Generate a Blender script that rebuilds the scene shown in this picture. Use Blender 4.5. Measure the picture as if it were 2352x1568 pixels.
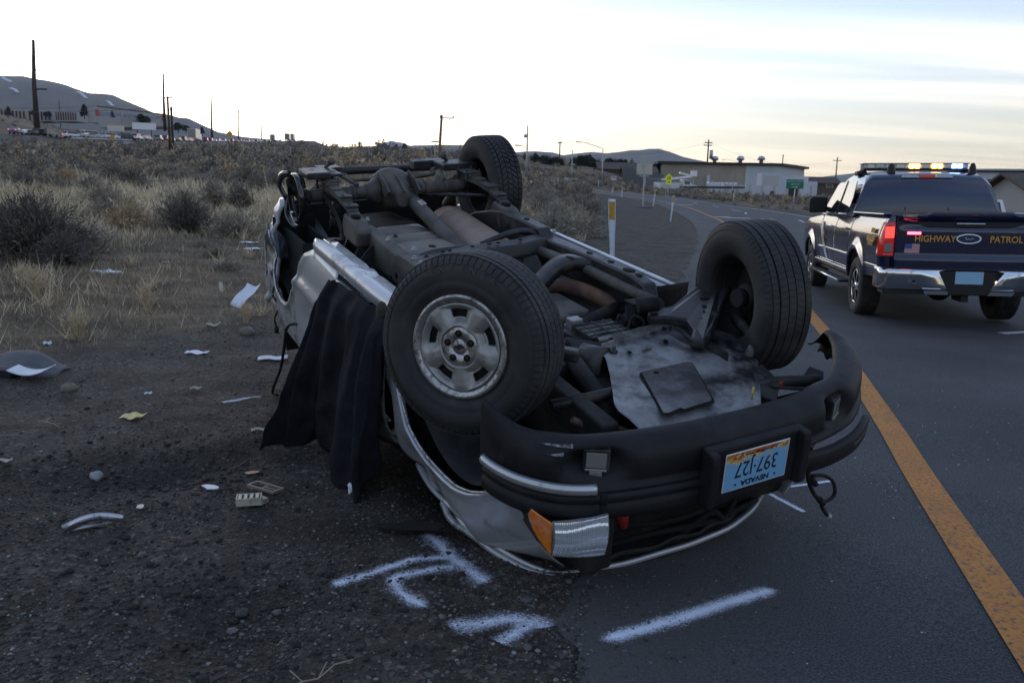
import bpy, bmesh, math, random
import numpy as np
from mathutils import Vector, Matrix
random.seed(7); RNG = np.random.default_rng(11)
for _o in list(bpy.data.objects): bpy.data.objects.remove(_o)
SC = bpy.context.scene; COL = SC.collection
# ------------------------------------------------------------------ camera, sky, sun, exposure
CAMR = np.array([[0.99973, 0.02304, 0.0], [0.004, -0.17336, 0.98485], [0.02269, -0.98459, -0.17341]])
cd = bpy.data.cameras.new('camera'); co = bpy.data.objects.new('camera', cd); COL.objects.link(co)
co.matrix_world = Matrix(((CAMR[0,0], -CAMR[0,1], -CAMR[0,2], 0), (CAMR[1,0], -CAMR[1,1], -CAMR[1,2], 0),
                          (CAMR[2,0], -CAMR[2,1], -CAMR[2,2], 1.42), (0, 0, 0, 1)))
cd.sensor_width = 36; cd.lens = 1890/2352*36; cd.clip_start = .05; cd.clip_end = 20000
cd.dof.use_dof = True; cd.dof.focus_distance = 3.6; cd.dof.aperture_fstop = 9.0
SC.camera = co
SC.view_settings.view_transform = 'Standard'; SC.view_settings.look = 'None'
SC.view_settings.exposure = 0.12; SC.view_settings.gamma = 1; SC.view_settings.use_curve_mapping = False
SC.render.engine = 'CYCLES'
SC.cycles.max_bounces = 6; SC.cycles.diffuse_bounces = 3; SC.cycles.glossy_bounces = 3; SC.cycles.transmission_bounces = 4
SC.cycles.use_denoising = True
SUN_EL, SUN_AZ = math.radians(5.0), math.radians(-24)       # the sun has gone behind the ridge at the left
W = bpy.data.worlds.new('World'); SC.world = W; W.use_nodes = True
def world():
    nt = W.node_tree; N = nt.nodes; L = nt.links
    for n in list(N): N.remove(n)
    out = N.new('ShaderNodeOutputWorld'); bg = N.new('ShaderNodeBackground')
    sky = N.new('ShaderNodeTexSky'); sky.sky_type = 'NISHITA'; sky.sun_disc = False
    sky.sun_elevation = SUN_EL; sky.sun_rotation = SUN_AZ; sky.air_density = 1.0; sky.dust_density = 1.2; sky.ozone_density = 2.0
    tc = N.new('ShaderNodeTexCoord'); sep = N.new('ShaderNodeSeparateXYZ'); L.new(tc.outputs['Generated'], sep.inputs[0])
    # thin high cloud: a veil of streaks lying in a flat layer, projected from direction to a plane
    zc = N.new('ShaderNodeMath'); zc.operation = 'MAXIMUM'; zc.inputs[1].default_value = .0; L.new(sep.outputs[2], zc.inputs[0])
    za = N.new('ShaderNodeMath'); za.operation = 'ADD'; za.inputs[1].default_value = .07; L.new(zc.outputs[0], za.inputs[0])
    dv = N.new('ShaderNodeVectorMath'); dv.operation = 'DIVIDE'
    cz = N.new('ShaderNodeCombineXYZ')
    for i in range(3): L.new(za.outputs[0], cz.inputs[i])
    L.new(tc.outputs['Generated'], dv.inputs[0]); L.new(cz.outputs[0], dv.inputs[1])
    mp = N.new('ShaderNodeMapping'); mp.inputs['Rotation'].default_value = (0, 0, math.radians(-14)); mp.inputs['Scale'].default_value = (.10, .62, 0.0)
    L.new(dv.outputs[0], mp.inputs[0])
    nz = N.new('ShaderNodeTexNoise'); nz.inputs['Scale'].default_value = 1.5; nz.inputs['Detail'].default_value = 3; nz.inputs['Roughness'].default_value = .5
    nz.inputs['Distortion'].default_value = .35; L.new(mp.outputs[0], nz.inputs['Vector'])
    cr = N.new('ShaderNodeMapRange'); cr.interpolation_type = 'SMOOTHSTEP'
    cr.inputs['From Min'].default_value = .40; cr.inputs['From Max'].default_value = .74; L.new(nz.outputs[0], cr.inputs[0])
    # desaturate the low sun's orange toward the milky dusk light of the photograph
    ds = N.new('ShaderNodeHueSaturation'); ds.inputs['Saturation'].default_value = SKY_SAT; gm = N.new('ShaderNodeGamma'); gm.inputs[1].default_value = SKY_GAMMA; L.new(sky.outputs[0], gm.inputs[0]); L.new(gm.outputs[0], ds.inputs['Color'])
    tint = N.new('ShaderNodeMix'); tint.data_type = 'RGBA'; tint.blend_type = 'MULTIPLY'; tint.inputs[0].default_value = 1
    tint.inputs[7].default_value = SKY_TINT; L.new(ds.outputs[0], tint.inputs[6])
    cl = N.new('ShaderNodeMix'); cl.data_type = 'RGBA'; cl.blend_type = 'MIX'
    cm = N.new('ShaderNodeMath'); cm.operation = 'MULTIPLY'; cm.inputs[1].default_value = CLOUD_AMT; L.new(cr.outputs[0], cm.inputs[0])
    L.new(cm.outputs[0], cl.inputs[0]); L.new(tint.outputs[2], cl.inputs[6])
    cl.inputs[7].default_value = CLOUD_COL
    # twilight: the sky is much brighter low down on the sunset side than overhead
    el = N.new('ShaderNodeMapRange'); el.interpolation_type = 'SMOOTHSTEP'; el.inputs['From Min'].default_value = .12; el.inputs['From Max'].default_value = .62
    el.inputs['To Min'].default_value = 1; el.inputs['To Max'].default_value = 0; L.new(sep.outputs[2], el.inputs[0])
    dt = N.new('ShaderNodeVectorMath'); dt.operation = 'DOT_PRODUCT'; dt.inputs[1].default_value = (math.sin(SUN_AZ), math.cos(SUN_AZ), 0); L.new(tc.outputs['Generated'], dt.inputs[0])
    wz = N.new('ShaderNodeMapRange'); wz.interpolation_type = 'SMOOTHSTEP'; wz.inputs['From Min'].default_value = -.55; wz.inputs['From Max'].default_value = .75; L.new(dt.outputs['Value'], wz.inputs[0])
    ww = N.new('ShaderNodeMath'); ww.operation = 'MULTIPLY'; L.new(el.outputs[0], ww.inputs[0]); L.new(wz.outputs[0], ww.inputs[1])
    fa = N.new('ShaderNodeMapRange'); fa.inputs['To Min'].default_value = SKY_TOP; fa.inputs['To Max'].default_value = SKY_LOW; L.new(ww.outputs[0], fa.inputs[0])
    vm = N.new('ShaderNodeVectorMath'); vm.operation = 'SCALE'; L.new(cl.outputs[2], vm.inputs[0]); L.new(fa.outputs[0], vm.inputs['Scale'])
    # dusk colours by height: cream at the horizon, pale blue above, deeper blue overhead
    rp = N.new('ShaderNodeValToRGB'); els = rp.color_ramp.elements; els[0].position = 0; els[0].color = (1.06,.93,.74,1); els[1].position = 1; els[1].color = (.83,.98,1.20,1)
    for p_, c_ in ((.09,(1.05,.95,.82)),(.155,(1.01,.985,.95)),(.23,(.94,.985,1.05)),(.6,(.84,.98,1.19))): q_ = els.new(p_); q_.color = (*c_,1)
    L.new(sep.outputs[2], rp.inputs[0]); vx = N.new('ShaderNodeVectorMath'); vx.operation = 'MULTIPLY'; L.new(vm.outputs[0], vx.inputs[0]); L.new(rp.outputs[0], vx.inputs[1])
    L.new(vx.outputs[0], bg.inputs[0]); bg.inputs[1].default_value = SKY_STR
    L.new(bg.outputs[0], out.inputs[0])
SKY_SAT = .62; SKY_TINT = (.92, .99, 1.16, 1); CLOUD_AMT = .34; CLOUD_COL = (5.0, 4.5, 4.05, 1); SKY_STR = .15; SKY_GAMMA = .62; SKY_TOP = 2.35; SKY_LOW = 3.6
world()
sd = bpy.data.lights.new('sun', 'SUN'); so = bpy.data.objects.new('sun', sd); COL.objects.link(so)
sd.energy = .25; sd.angle = math.radians(25); sd.color = (1, .86, .7)
_sdir = Vector((math.sin(SUN_AZ)*math.cos(SUN_EL+.1), math.cos(SUN_AZ)*math.cos(SUN_EL+.1), math.sin(SUN_EL+.1)))
so.rotation_euler = _sdir.to_track_quat('Z', 'Y').to_euler(); so.location = (-30, 60, 30)
# ------------------------------------------------------------------ helpers
def link(o): COL.objects.link(o); return o
def tag(o, label=None, cat=None, group=None, kind=None):
    if label: o['label'] = label
    if cat: o['category'] = cat
    if group: o['group'] = group
    if kind: o['kind'] = kind
    return o
def empty(name, loc=(0,0,0), rz=0, label=None, cat=None, group=None, parent=None):
    o = bpy.data.objects.new(name, None); link(o); o.location = loc; o.rotation_euler = (0,0,rz); o.empty_display_size = .1
    if parent: o.parent = parent
    return tag(o, label, cat, group)
def copy_tree(o, parent=None):
    c = o.copy(); link(c)
    if parent: c.parent = parent; c.matrix_parent_inverse = o.matrix_parent_inverse.copy()
    for ch in list(o.children): copy_tree(ch, c)
    return c
class MB:
    """collects shapes, then links them as one mesh object"""
    def __init__(s): s.v = []; s.f = []; s.m = []; s.s = []
    def add(s, vs, fs, m=0, sm=False):
        b = len(s.v); s.v += [tuple(map(float, v)) for v in vs]
        for f in fs: s.f.append([b+i for i in f]); s.m.append(m); s.s.append(sm)
        return s
    def box(s, c, d, R=None, m=0, taper=1.0):
        hx, hy, hz = d[0]/2, d[1]/2, d[2]/2; vs = []
        for z in (-1,1):
            k = taper if z > 0 else 1
            for x,y in ((-1,-1),(1,-1),(1,1),(-1,1)):
                p = Vector((x*hx*k, y*hy*k, z*hz)); p = R @ p if R is not None else p
                vs.append((p.x+c[0], p.y+c[1], p.z+c[2]))
        return s.add(vs, [(3,2,1,0),(4,5,6,7),(0,1,5,4),(1,2,6,5),(2,3,7,6),(3,0,4,7)], m)
    def bb(s, x0,x1,y0,y1,z0,z1, m=0): return s.box(((x0+x1)/2,(y0+y1)/2,(z0+z1)/2),(x1-x0,y1-y0,z1-z0), None, m)
    def bar(s, a, b, w, h, m=0, up=(0,0,1)):
        a = Vector(a); b = Vector(b); d = b-a; l = d.length; d.normalize(); u = Vector(up)
        x = d.cross(u)
        if x.length < 1e-4: x = d.cross(Vector((1,0,0)))
        x.normalize(); u = x.cross(d); R = Matrix((x, d, u)).transposed()
        return s.box((a+b)/2, (w, l, h), R, m)
    def tube(s, pts, r, n=10, m=0, sm=True, caps=True, flat=1.0):
        P = [Vector(p) for p in pts]; k = len(P); rs = r if isinstance(r, (list,tuple)) else [r]*k
        up = Vector((0,0,1)); vs = []; fs = []; prev = None
        for i in range(k):
            t = (P[min(i+1,k-1)]-P[max(i-1,0)]).normalized()
            if prev is None:
                x = t.cross(up)
                if x.length < .05: x = t.cross(Vector((1,0,0)))
            else: x = prev - t*prev.dot(t)
            x.normalize(); prev = x; y = t.cross(x)
            for j in range(n):
                a = 2*math.pi*j/n; vs.append(P[i] + x*math.cos(a)*rs[i] + y*math.sin(a)*rs[i]*flat)
        for i in range(k-1):
            for j in range(n): fs.append((i*n+j, i*n+(j+1)%n, (i+1)*n+(j+1)%n, (i+1)*n+j))
        s.add(vs, fs, m, sm)
        if caps: s.add(vs[:n], [tuple(range(n))[::-1]], m); s.add(vs[-n:], [tuple(range(n))], m)
        return s
    def loft(s, rings, m=0, sm=True, closed=True, caps=True):
        n = len(rings[0]); vs = [p for r in rings for p in r]; fs = []
        for i in range(len(rings)-1):
            for j in range(n if closed else n-1): fs.append((i*n+j, i*n+(j+1)%n, (i+1)*n+(j+1)%n, (i+1)*n+j))
        s.add(vs, fs, m, sm)
        if caps and closed: s.add(rings[0], [tuple(range(n))[::-1]], m); s.add(rings[-1], [tuple(range(n))], m)
        return s
    def lathe(s, prof, c=(0,0,0), ax='y', n=48, m=0, sm=True):
        """prof: (radius, offset along the axis)"""
        vs = []
        for r, h in prof:
            for j in range(n):
                a = 2*math.pi*j/n; p = (r*math.cos(a), h, r*math.sin(a)) if ax == 'y' else ((h, r*math.cos(a), r*math.sin(a)) if ax == 'x' else (r*math.cos(a), r*math.sin(a), h))
                vs.append((p[0]+c[0], p[1]+c[1], p[2]+c[2]))
        fs = [(i*n+j, i*n+(j+1)%n, (i+1)*n+(j+1)%n, (i+1)*n+j) for i in range(len(prof)-1) for j in range(n)]
        return s.add(vs, fs, m, sm)
    def grid(s, fn, us, vs_, m=0, sm=True, keep=None):
        pts = [fn(u,v) for v in vs_ for u in us]; nu = len(us); fs = []
        for j in range(len(vs_)-1):
            for i in range(nu-1):
                if keep is None or keep((us[i]+us[i+1])/2, (vs_[j]+vs_[j+1])/2): fs.append((j*nu+i, j*nu+i+1, (j+1)*nu+i+1, (j+1)*nu+i))
        return s.add(pts, fs, m, sm)
    def prism(s, poly, d, m=0, sm=False):
        """poly: 3-D outline, extruded by vector d"""
        n = len(poly); d = Vector(d); a = [Vector(p) for p in poly]; b = [p+d for p in a]
        s.add(a, [tuple(range(n))[::-1]], m, sm); s.add(b, [tuple(range(n))], m, sm)
        s.add(a+b, [(i,(i+1)%n,n+(i+1)%n,n+i) for i in range(n)], m, sm); return s
    def ball(s, c, r, n=10, m=0, sc=(1,1,1)):
        k = max(5, n//2+1)
        pr = [(max(1e-4, math.sin(math.pi*i/(k-1))), -math.cos(math.pi*i/(k-1))) for i in range(k)]
        vs = []; 
        for rr,h in pr:
            for j in range(n):
                a = 2*math.pi*j/n; vs.append((c[0]+r*sc[0]*rr*math.cos(a), c[1]+r*sc[1]*rr*math.sin(a), c[2]+r*sc[2]*h))
        return s.add(vs, [(i*n+j, i*n+(j+1)%n, (i+1)*n+(j+1)%n, (i+1)*n+j) for i in range(k-1) for j in range(n)], m, True)
    def build(s, name, mats, parent=None, bevel=0, solid=0, sub=0, loc=None, rz=0, seg=2, off=0, fixn=True):
        me = bpy.data.meshes.new(name); me.from_pydata(s.v, [], s.f)
        if not isinstance(mats, (list,tuple)): mats = [mats]
        for q in mats: me.materials.append(q)
        me.polygons.foreach_set('material_index', s.m); me.polygons.foreach_set('use_smooth', s.s); me.validate()
        if fixn:
            bm = bmesh.new(); bm.from_mesh(me); bmesh.ops.remove_doubles(bm, verts=bm.verts, dist=1e-5)
            bmesh.ops.recalc_face_normals(bm, faces=bm.faces); bm.to_mesh(me); bm.free()
        me.update(); o = bpy.data.objects.new(name, me); link(o)
        if parent is not None: o.parent = parent
        if loc is not None: o.location = loc
        o.rotation_euler = (0,0,rz)
        if sub: q = o.modifiers.new('sub','SUBSURF'); q.levels = q.render_levels = sub
        if solid: q = o.modifiers.new('sol','SOLIDIFY'); q.thickness = solid; q.offset = off
        if bevel: q = o.modifiers.new('bev','BEVEL'); q.width = bevel; q.segments = seg; q.limit_method = 'ANGLE'; q.angle_limit = .6; q.harden_normals = False
        return o
def arrays(name, V, F, mat, parent=None, smooth=False, attr=None):
    """big meshes straight from numpy arrays; F is (m,3) or (m,4)"""
    me = bpy.data.meshes.new(name); V = np.asarray(V, np.float32); F = np.asarray(F, np.int32); k = F.shape[1]
    me.vertices.add(len(V)); me.vertices.foreach_set('co', V.ravel()); me.loops.add(F.size); me.loops.foreach_set('vertex_index', F.ravel())
    me.polygons.add(len(F)); me.polygons.foreach_set('loop_start', np.arange(0, F.size, k, dtype=np.int32))
    me.polygons.foreach_set('use_smooth', np.full(len(F), smooth)); me.update(calc_edges=True)
    for nm, a in (attr or {}).items():
        t = me.attributes.new(nm, 'FLOAT', 'POINT'); t.data.foreach_set('value', np.asarray(a, np.float32))
    for q in (mat if isinstance(mat,(list,tuple)) else [mat]): me.materials.append(q)
    o = bpy.data.objects.new(name, me); link(o)
    if parent is not None: o.parent = parent
    return o
def text(name, s, size, mat, parent=None, mw=None, loc=(0,0,0), rot=(0,0,0), ext=.001, sx=1.0, align='CENTER', bold=0.0, spacing=1.0):
    c = bpy.data.curves.new(name, 'FONT'); c.body = s; c.size = size; c.extrude = ext; c.align_x = align; c.align_y = 'CENTER'; c.offset = bold
    c.space_character = spacing; c.materials.append(mat); c.resolution_u = 3
    t_ = bpy.data.objects.new(name, c); me = bpy.data.meshes.new_from_object(t_); bpy.data.objects.remove(t_); me.name = name
    if not me.materials: me.materials.append(mat)
    o = bpy.data.objects.new(name, me); link(o)
    if parent is not None: o.parent = parent
    if mw is not None: o.matrix_local = mw
    else: o.location = loc; o.rotation_euler = rot; o.scale = (sx, 1, 1)
    return o
def basis(o, x, y):
    """matrix whose X runs along x, Y along y, placed at o"""
    x = Vector(x).normalized(); y = Vector(y); y = (y - x*y.dot(x)).normalized(); z = x.cross(y)
    return Matrix(((x.x,y.x,z.x,o[0]),(x.y,y.y,z.y,o[1]),(x.z,y.z,z.z,o[2]),(0,0,0,1)))
def lerp(a, b, t): return a+(b-a)*t
def sstep(a, b, x):
    t = min(1, max(0, (x-a)/(b-a))); return t*t*(3-2*t)
def curve(pts, n):
    """Catmull-Rom through points, n samples evenly by parameter"""
    P = [np.array(p, float) for p in pts]; P = [2*P[0]-P[1]]+P+[2*P[-1]-P[-2]]; k = len(P)-3; out = []
    for i in range(n):
        t = i/(n-1)*k; j = min(int(t), k-1); f = t-j; a,b,c,d = P[j:j+4]
        out.append(.5*((2*b)+(c-a)*f+(2*a-5*b+4*c-d)*f*f+(3*b-a-3*c+d)*f**3))
    return out
def lin(xs, ys): return lambda x: float(np.interp(x, xs, ys))
# ------------------------------------------------------------------ materials
def mk(name, col, rough=.6, metal=0.0, var=0.0, vscale=6.0, bump=0.0, bscale=60.0, coat=0.0, spec=.5, dirt=None, dscale=3.0, damt=.5, emit=None, estr=1.0, trans=0.0, ior=1.45, isl=0.0, alpha=None, scratch=None):
    m = bpy.data.materials.new(name); m.use_nodes = True; nt = m.node_tree; N = nt.nodes; L = nt.links; b = N['Principled BSDF']
    b.inputs['Roughness'].default_value = rough; b.inputs['Metallic'].default_value = metal; b.inputs['Coat Weight'].default_value = coat
    b.inputs['Coat Roughness'].default_value = .06; b.inputs['Specular IOR Level'].default_value = spec
    b.inputs['Transmission Weight'].default_value = trans; b.inputs['IOR'].default_value = ior
    c4 = (*col, 1); b.inputs['Base Color'].default_value = c4
    tc = N.new('ShaderNodeTexCoord'); src = None
    def noise(sc, det=5, ro=.6):
        n = N.new('ShaderNodeTexNoise'); n.inputs['Scale'].default_value = sc; n.inputs['Detail'].default_value = det; n.inputs['Roughness'].default_value = ro
        L.new(tc.outputs['Object'], n.inputs['Vector']); return n
    if var:
        n = noise(vscale); r = N.new('ShaderNodeMapRange'); r.inputs['From Min'].default_value = .3; r.inputs['From Max'].default_value = .7
        r.inputs['To Min'].default_value = 1-var; r.inputs['To Max'].default_value = 1+var; L.new(n.outputs[0], r.inputs[0])
        mx = N.new('ShaderNodeMix'); mx.data_type = 'RGBA'; mx.blend_type = 'MULTIPLY'; mx.inputs[0].default_value = 1; mx.inputs[6].default_value = c4
        L.new(r.outputs[0], mx.inputs[7]); src = mx.outputs[2]
    if isl:
        g = N.new('ShaderNodeNewGeometry'); r = N.new('ShaderNodeMapRange'); r.inputs['To Min'].default_value = 1-isl; r.inputs['To Max'].default_value = 1+isl
        L.new(g.outputs['Random Per Island'], r.inputs[0]); mx = N.new('ShaderNodeMix'); mx.data_type = 'RGBA'; mx.blend_type = 'MULTIPLY'; mx.inputs[0].default_value = 1
        mx.inputs[6].default_value = c4
        if src: L.new(src, mx.inputs[6])
        L.new(r.outputs[0], mx.inputs[7]); src = mx.outputs[2]
    for dd, sc, am in ((dirt, dscale, damt), (scratch, 14.0, .34)):
        if dd:
            n = noise(sc, 8, .65); r = N.new('ShaderNodeMapRange'); r.interpolation_type = 'SMOOTHSTEP'
            r.inputs['From Min'].default_value = 1-am-.12; r.inputs['From Max'].default_value = 1-am+.12; L.new(n.outputs[0], r.inputs[0])
            mx = N.new('ShaderNodeMix'); mx.data_type = 'RGBA'; L.new(r.outputs[0], mx.inputs[0]); mx.inputs[6].default_value = c4; mx.inputs[7].default_value = (*dd, 1)
            if src: L.new(src, mx.inputs[6])
            src = mx.outputs[2]
            rr = N.new('ShaderNodeMapRange'); rr.inputs['To Min'].default_value = rough; rr.inputs['To Max'].default_value = max(rough, .75)
            L.new(r.outputs[0], rr.inputs[0]); L.new(rr.outputs[0], b.inputs['Roughness'])
    if src: L.new(src, b.inputs['Base Color'])
    if bump:
        n = noise(bscale, 6, .6); bp = N.new('ShaderNodeBump'); bp.inputs['Strength'].default_value = bump; bp.inputs['Distance'].default_value = .01
        L.new(n.outputs[0], bp.inputs['Height']); L.new(bp.outputs[0], b.inputs['Normal'])
    if emit: b.inputs['Emission Color'].default_value = (*emit, 1); b.inputs['Emission Strength'].default_value = estr
    return m
# ------------------------------------------------------------------ terrain heights (world: camera at the origin, looking along +y)
TU=np.array([-1200,-200,0,300,600,1000,1330,1540,1700,1850,2352,3200.])
TD=np.array([1,8,11,14,20,40,63,94,132,185,215,260,320,420,650])
TZ=np.array([
[0,.05,.25,.4,.8,2.0,3.2,4.8,7.5,12.0,13.0,19,27,34,44],
[0,.05,.25,.4,.8,1.9,3.0,4.4,6.6,10.4,12.4,20,28,33,42],
[0,.02,.22,.35,.6,1.55,2.7,4.3,6.9,10.2,12.2,20.5,27.5,31,40],
[0,.0,.12,.25,.45,1.45,2.5,4.2,6.8,9.8,11.2,14.0,18.8,27,42],
[0,.0,.05,.15,.35,1.35,2.5,4.4,7.0,10.4,12.2,14.6,17.3,22,36],
[0,.0,.03,.12,.35,1.3,2.5,4.3,6.8,10.4,12.0,14.4,17.2,19,21],
[0,.0,.02,.12,.25,.6,1.1,1.75,2.5,7.5,9.5,12.8,15.8,17,18],
[0,.0,.0,.10,.2,.46,.92,1.55,2.5,3.5,4.2,5.2,6.5,7.5,9],
[0,-.02,-.03,-.02,.08,.42,.8,1.3,2.0,3.0,3.6,4.5,5.5,7,9],
[0,-.04,-.06,-.05,.02,.35,.7,1.25,1.9,2.8,3.4,4.2,5.2,7,9],
[0,-.06,-.085,-.09,-.05,.2,.5,.95,1.5,2.2,2.6,3.2,4,6,8],
[0,-.06,-.085,-.09,-.05,.2,.5,.95,1.5,2.2,2.6,3.2,4,6,8],
])
def zf(x,y):
    x=np.asarray(x,float);y=np.asarray(y,float)
    d=np.maximum(np.hypot(x,y),1.0); yy=np.maximum(y,0.15*d)
    u=1176+1890*np.clip(x/yy,-2,2); d=d*np.sqrt(1.0)
    dy=np.maximum(y,0.25*d)   # use forward distance as the table distance
    iu=np.clip(np.searchsorted(TU,u)-1,0,len(TU)-2);tu=np.clip((u-TU[iu])/(TU[iu+1]-TU[iu]),0,1);tu=tu*tu*(3-2*tu)
    idd=np.clip(np.searchsorted(TD,dy)-1,0,len(TD)-2);td=np.clip((dy-TD[idd])/(TD[idd+1]-TD[idd]),0,1)
    z=(TZ[iu,idd]*(1-td)+TZ[iu,idd+1]*td)*(1-tu)+(TZ[iu+1,idd]*(1-td)+TZ[iu+1,idd+1]*td)*tu
    return z
# ------------------------------------------------------------------ ground, road
RL = np.array([(-.6,-14),(-.35,-6),(.0,0),(.2,2.24),(.29,2.91),(1.0,6.0),(2.1,11),(4.66,21.26),(5.9,26.74),(8.5,40.5),(10.6,57.2),(11.9,72),(12.0,82.3),(11.2,98.4),(9.9,115.2),(7.4,134.8),(2.5,141),(-6,147),(-20,152)])
YL = np.array([(-2.8,-14),(-.09,-4),(.99,0),(1.68,2.54),(1.9,3.35),(2.15,4.27),(2.63,5.97),(3.71,10.08),(5.9,19.5),(9.78,39.19),(11.09,48.05),(12.5,58.85),(13.3,67.72),(13.8,76.81),(13.6,86),(12.9,98),(11.6,115),(9.3,132),(4,142.5),(-6,149),(-20,154)])
RR = np.array([(9.5,-14),(10.5,-4),(11.3,2),(13,10),(15.6,22),(18.0,38),(19.5,56.2),(20.0,71.3),(19.8,88),(18.8,105),(16.5,122),(12.5,138),(6,150),(-4,158),(-20,163)])
def along(P, n):
    d = np.r_[0, np.cumsum(np.hypot(*np.diff(P, axis=0).T))]; t = np.linspace(0, d[-1], n)**1.0
    t = d[-1]*np.linspace(0,1,n)**1.7
    return np.c_[np.interp(t, d, P[:,0]), np.interp(t, d, P[:,1])], t
def sm(P, n=900):
    return np.array(curve([tuple(p) for p in P], n))
RLs, YLs, RRs = sm(RL), sm(YL), sm(RR)
def edge_x(P, y): return np.interp(y, P[:,1], P[:,0])
def road_mask(x, y):
    """>0 inside the pavement (metres from the nearer edge), for y up to the far bend"""
    a = x-edge_x(RLs, y); b = edge_x(RRs, y)-x; return np.minimum(a, b)
def vnoise(x, y, s, seed=0):
    r = np.random.default_rng(seed); T = r.random((256,256)); x = x*s; y = y*s
    i = np.floor(x).astype(int); j = np.floor(y).astype(int); fx = x-i; fy = y-j; fx = fx*fx*(3-2*fx); fy = fy*fy*(3-2*fy)
    g = lambda a,b: T[a%256, b%256]
    return (g(i,j)*(1-fx)+g(i+1,j)*fx)*(1-fy)+(g(i,j+1)*(1-fx)+g(i+1,j+1)*fx)*fy
def fbm(x, y, s, seed=0, o=4): return sum(vnoise(x, y, s*2**k, seed+k)*.5**k for k in range(o))/sum(.5**k for k in range(o))
def grass_line(x):  # where the gravel shoulder gives way to the dry field
    return np.interp(x, [-14,-8,-4.6,-3.4,-2.2,-1.2,0,1.0,1.8,3.5,5.4,8,10], [2.5,4.6,6.2,7.4,8.6,10.2,13.5,16.5,21,41,62,88,115])
def fieldness(x, y):
    f = np.clip((y-grass_line(x)+ (fbm(x,y,.9,5)-.5)*3.2)/1.6, 0, 1)
    return np.maximum(f, np.clip((x-edge_x(RRs,y)-1.0+(fbm(x,y,.5,6)-.5)*2)/1.2, 0, 1))
def gz(x, y):
    """height of the bare ground with its small relief"""
    x = np.asarray(x, float); y = np.asarray(y, float); z = zf(x, y); rm = road_mask(x, y); d = np.hypot(x, y)
    off = np.clip(-rm/.5, 0, 1); far = np.clip((d-12)/40, 0, 1)
    rel = (fbm(x,y,1.3,20)-.5)*.07 + (fbm(x,y,5.5,30)-.5)*.035*np.exp(-d/14)
    for cx, cy, r, h in ((-1.75,4.05,.34,-.075),(-2.0,3.75,.36,-.05),(-1.6,4.45,.25,.03),(-.95,2.55,.4,-.04),(-1.3,2.75,.3,.025),(-.25,3.72,.3,-.05),(-2.6,4.3,.4,.025)):
        rel = rel + h*np.exp(-((x-cx)**2+(y-cy)**2)/r**2*1.6)
    rel = rel + (fbm(x,y,.25,40)-.5)*.9*far*fieldness(x,y)
    return z + rel*off - .05*np.clip(rm/.25, 0, 1)
def make_ground():
    az = np.r_[np.linspace(-math.pi, -.75, 60)[:-1], np.linspace(-.75, .75, 620), np.linspace(.75, math.pi, 60)[1:]]
    rr = np.r_[.3, np.geomspace(1.2, 30, 330), np.geomspace(31, 700, 150), np.geomspace(760, 9000, 14)]
    A, R = np.meshgrid(az, rr); X = R*np.sin(A); Y = R*np.cos(A); Z = gz(X, Y); V = np.c_[X.ravel(), Y.ravel(), Z.ravel()]
    Z2 = Z.copy(); Z2[R > 720] -= 14*np.clip((R[R > 720]-720)/200, 0, 1); V[:,2] = Z2.ravel()
    n = len(az); i, j = np.meshgrid(np.arange(len(rr)-1), np.arange(n-1), indexing='ij'); q = (i*n+j).ravel(); F = np.c_[q, q+1, q+n+1, q+n][:, ::-1]
    f = fieldness(X, Y).ravel()
    # wet and disturbed soil
    x, y = X.ravel(), Y.ravel(); dk = np.zeros_like(x)
    for cx, cy, rx, ry, a in ((-1.7,4.0,.55,.28,.9),(-2.05,3.7,.5,.26,.7),(-.95,2.6,.45,.3,.5),(-.75,3.35,.55,.22,.8),(-.25,3.75,.4,.35,1.0),(-2.5,3.2,.5,.3,.5),(-.3,3.35,.25,.3,.9)):
        dk = np.maximum(dk, a*np.exp(-(((x-cx)/rx)**2+((y-cy)/ry)**2)*(1+.9*(fbm(x,y,4,77)-.5)*2)))
    return arrays('ground', V, F, M_GROUND(), smooth=True, attr={'field': f, 'disturbed': np.clip(dk,0,1)})
def attr_node(N, nm):
    a = N.new('ShaderNodeAttribute'); a.attribute_name = nm; return a.outputs['Fac']
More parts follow.
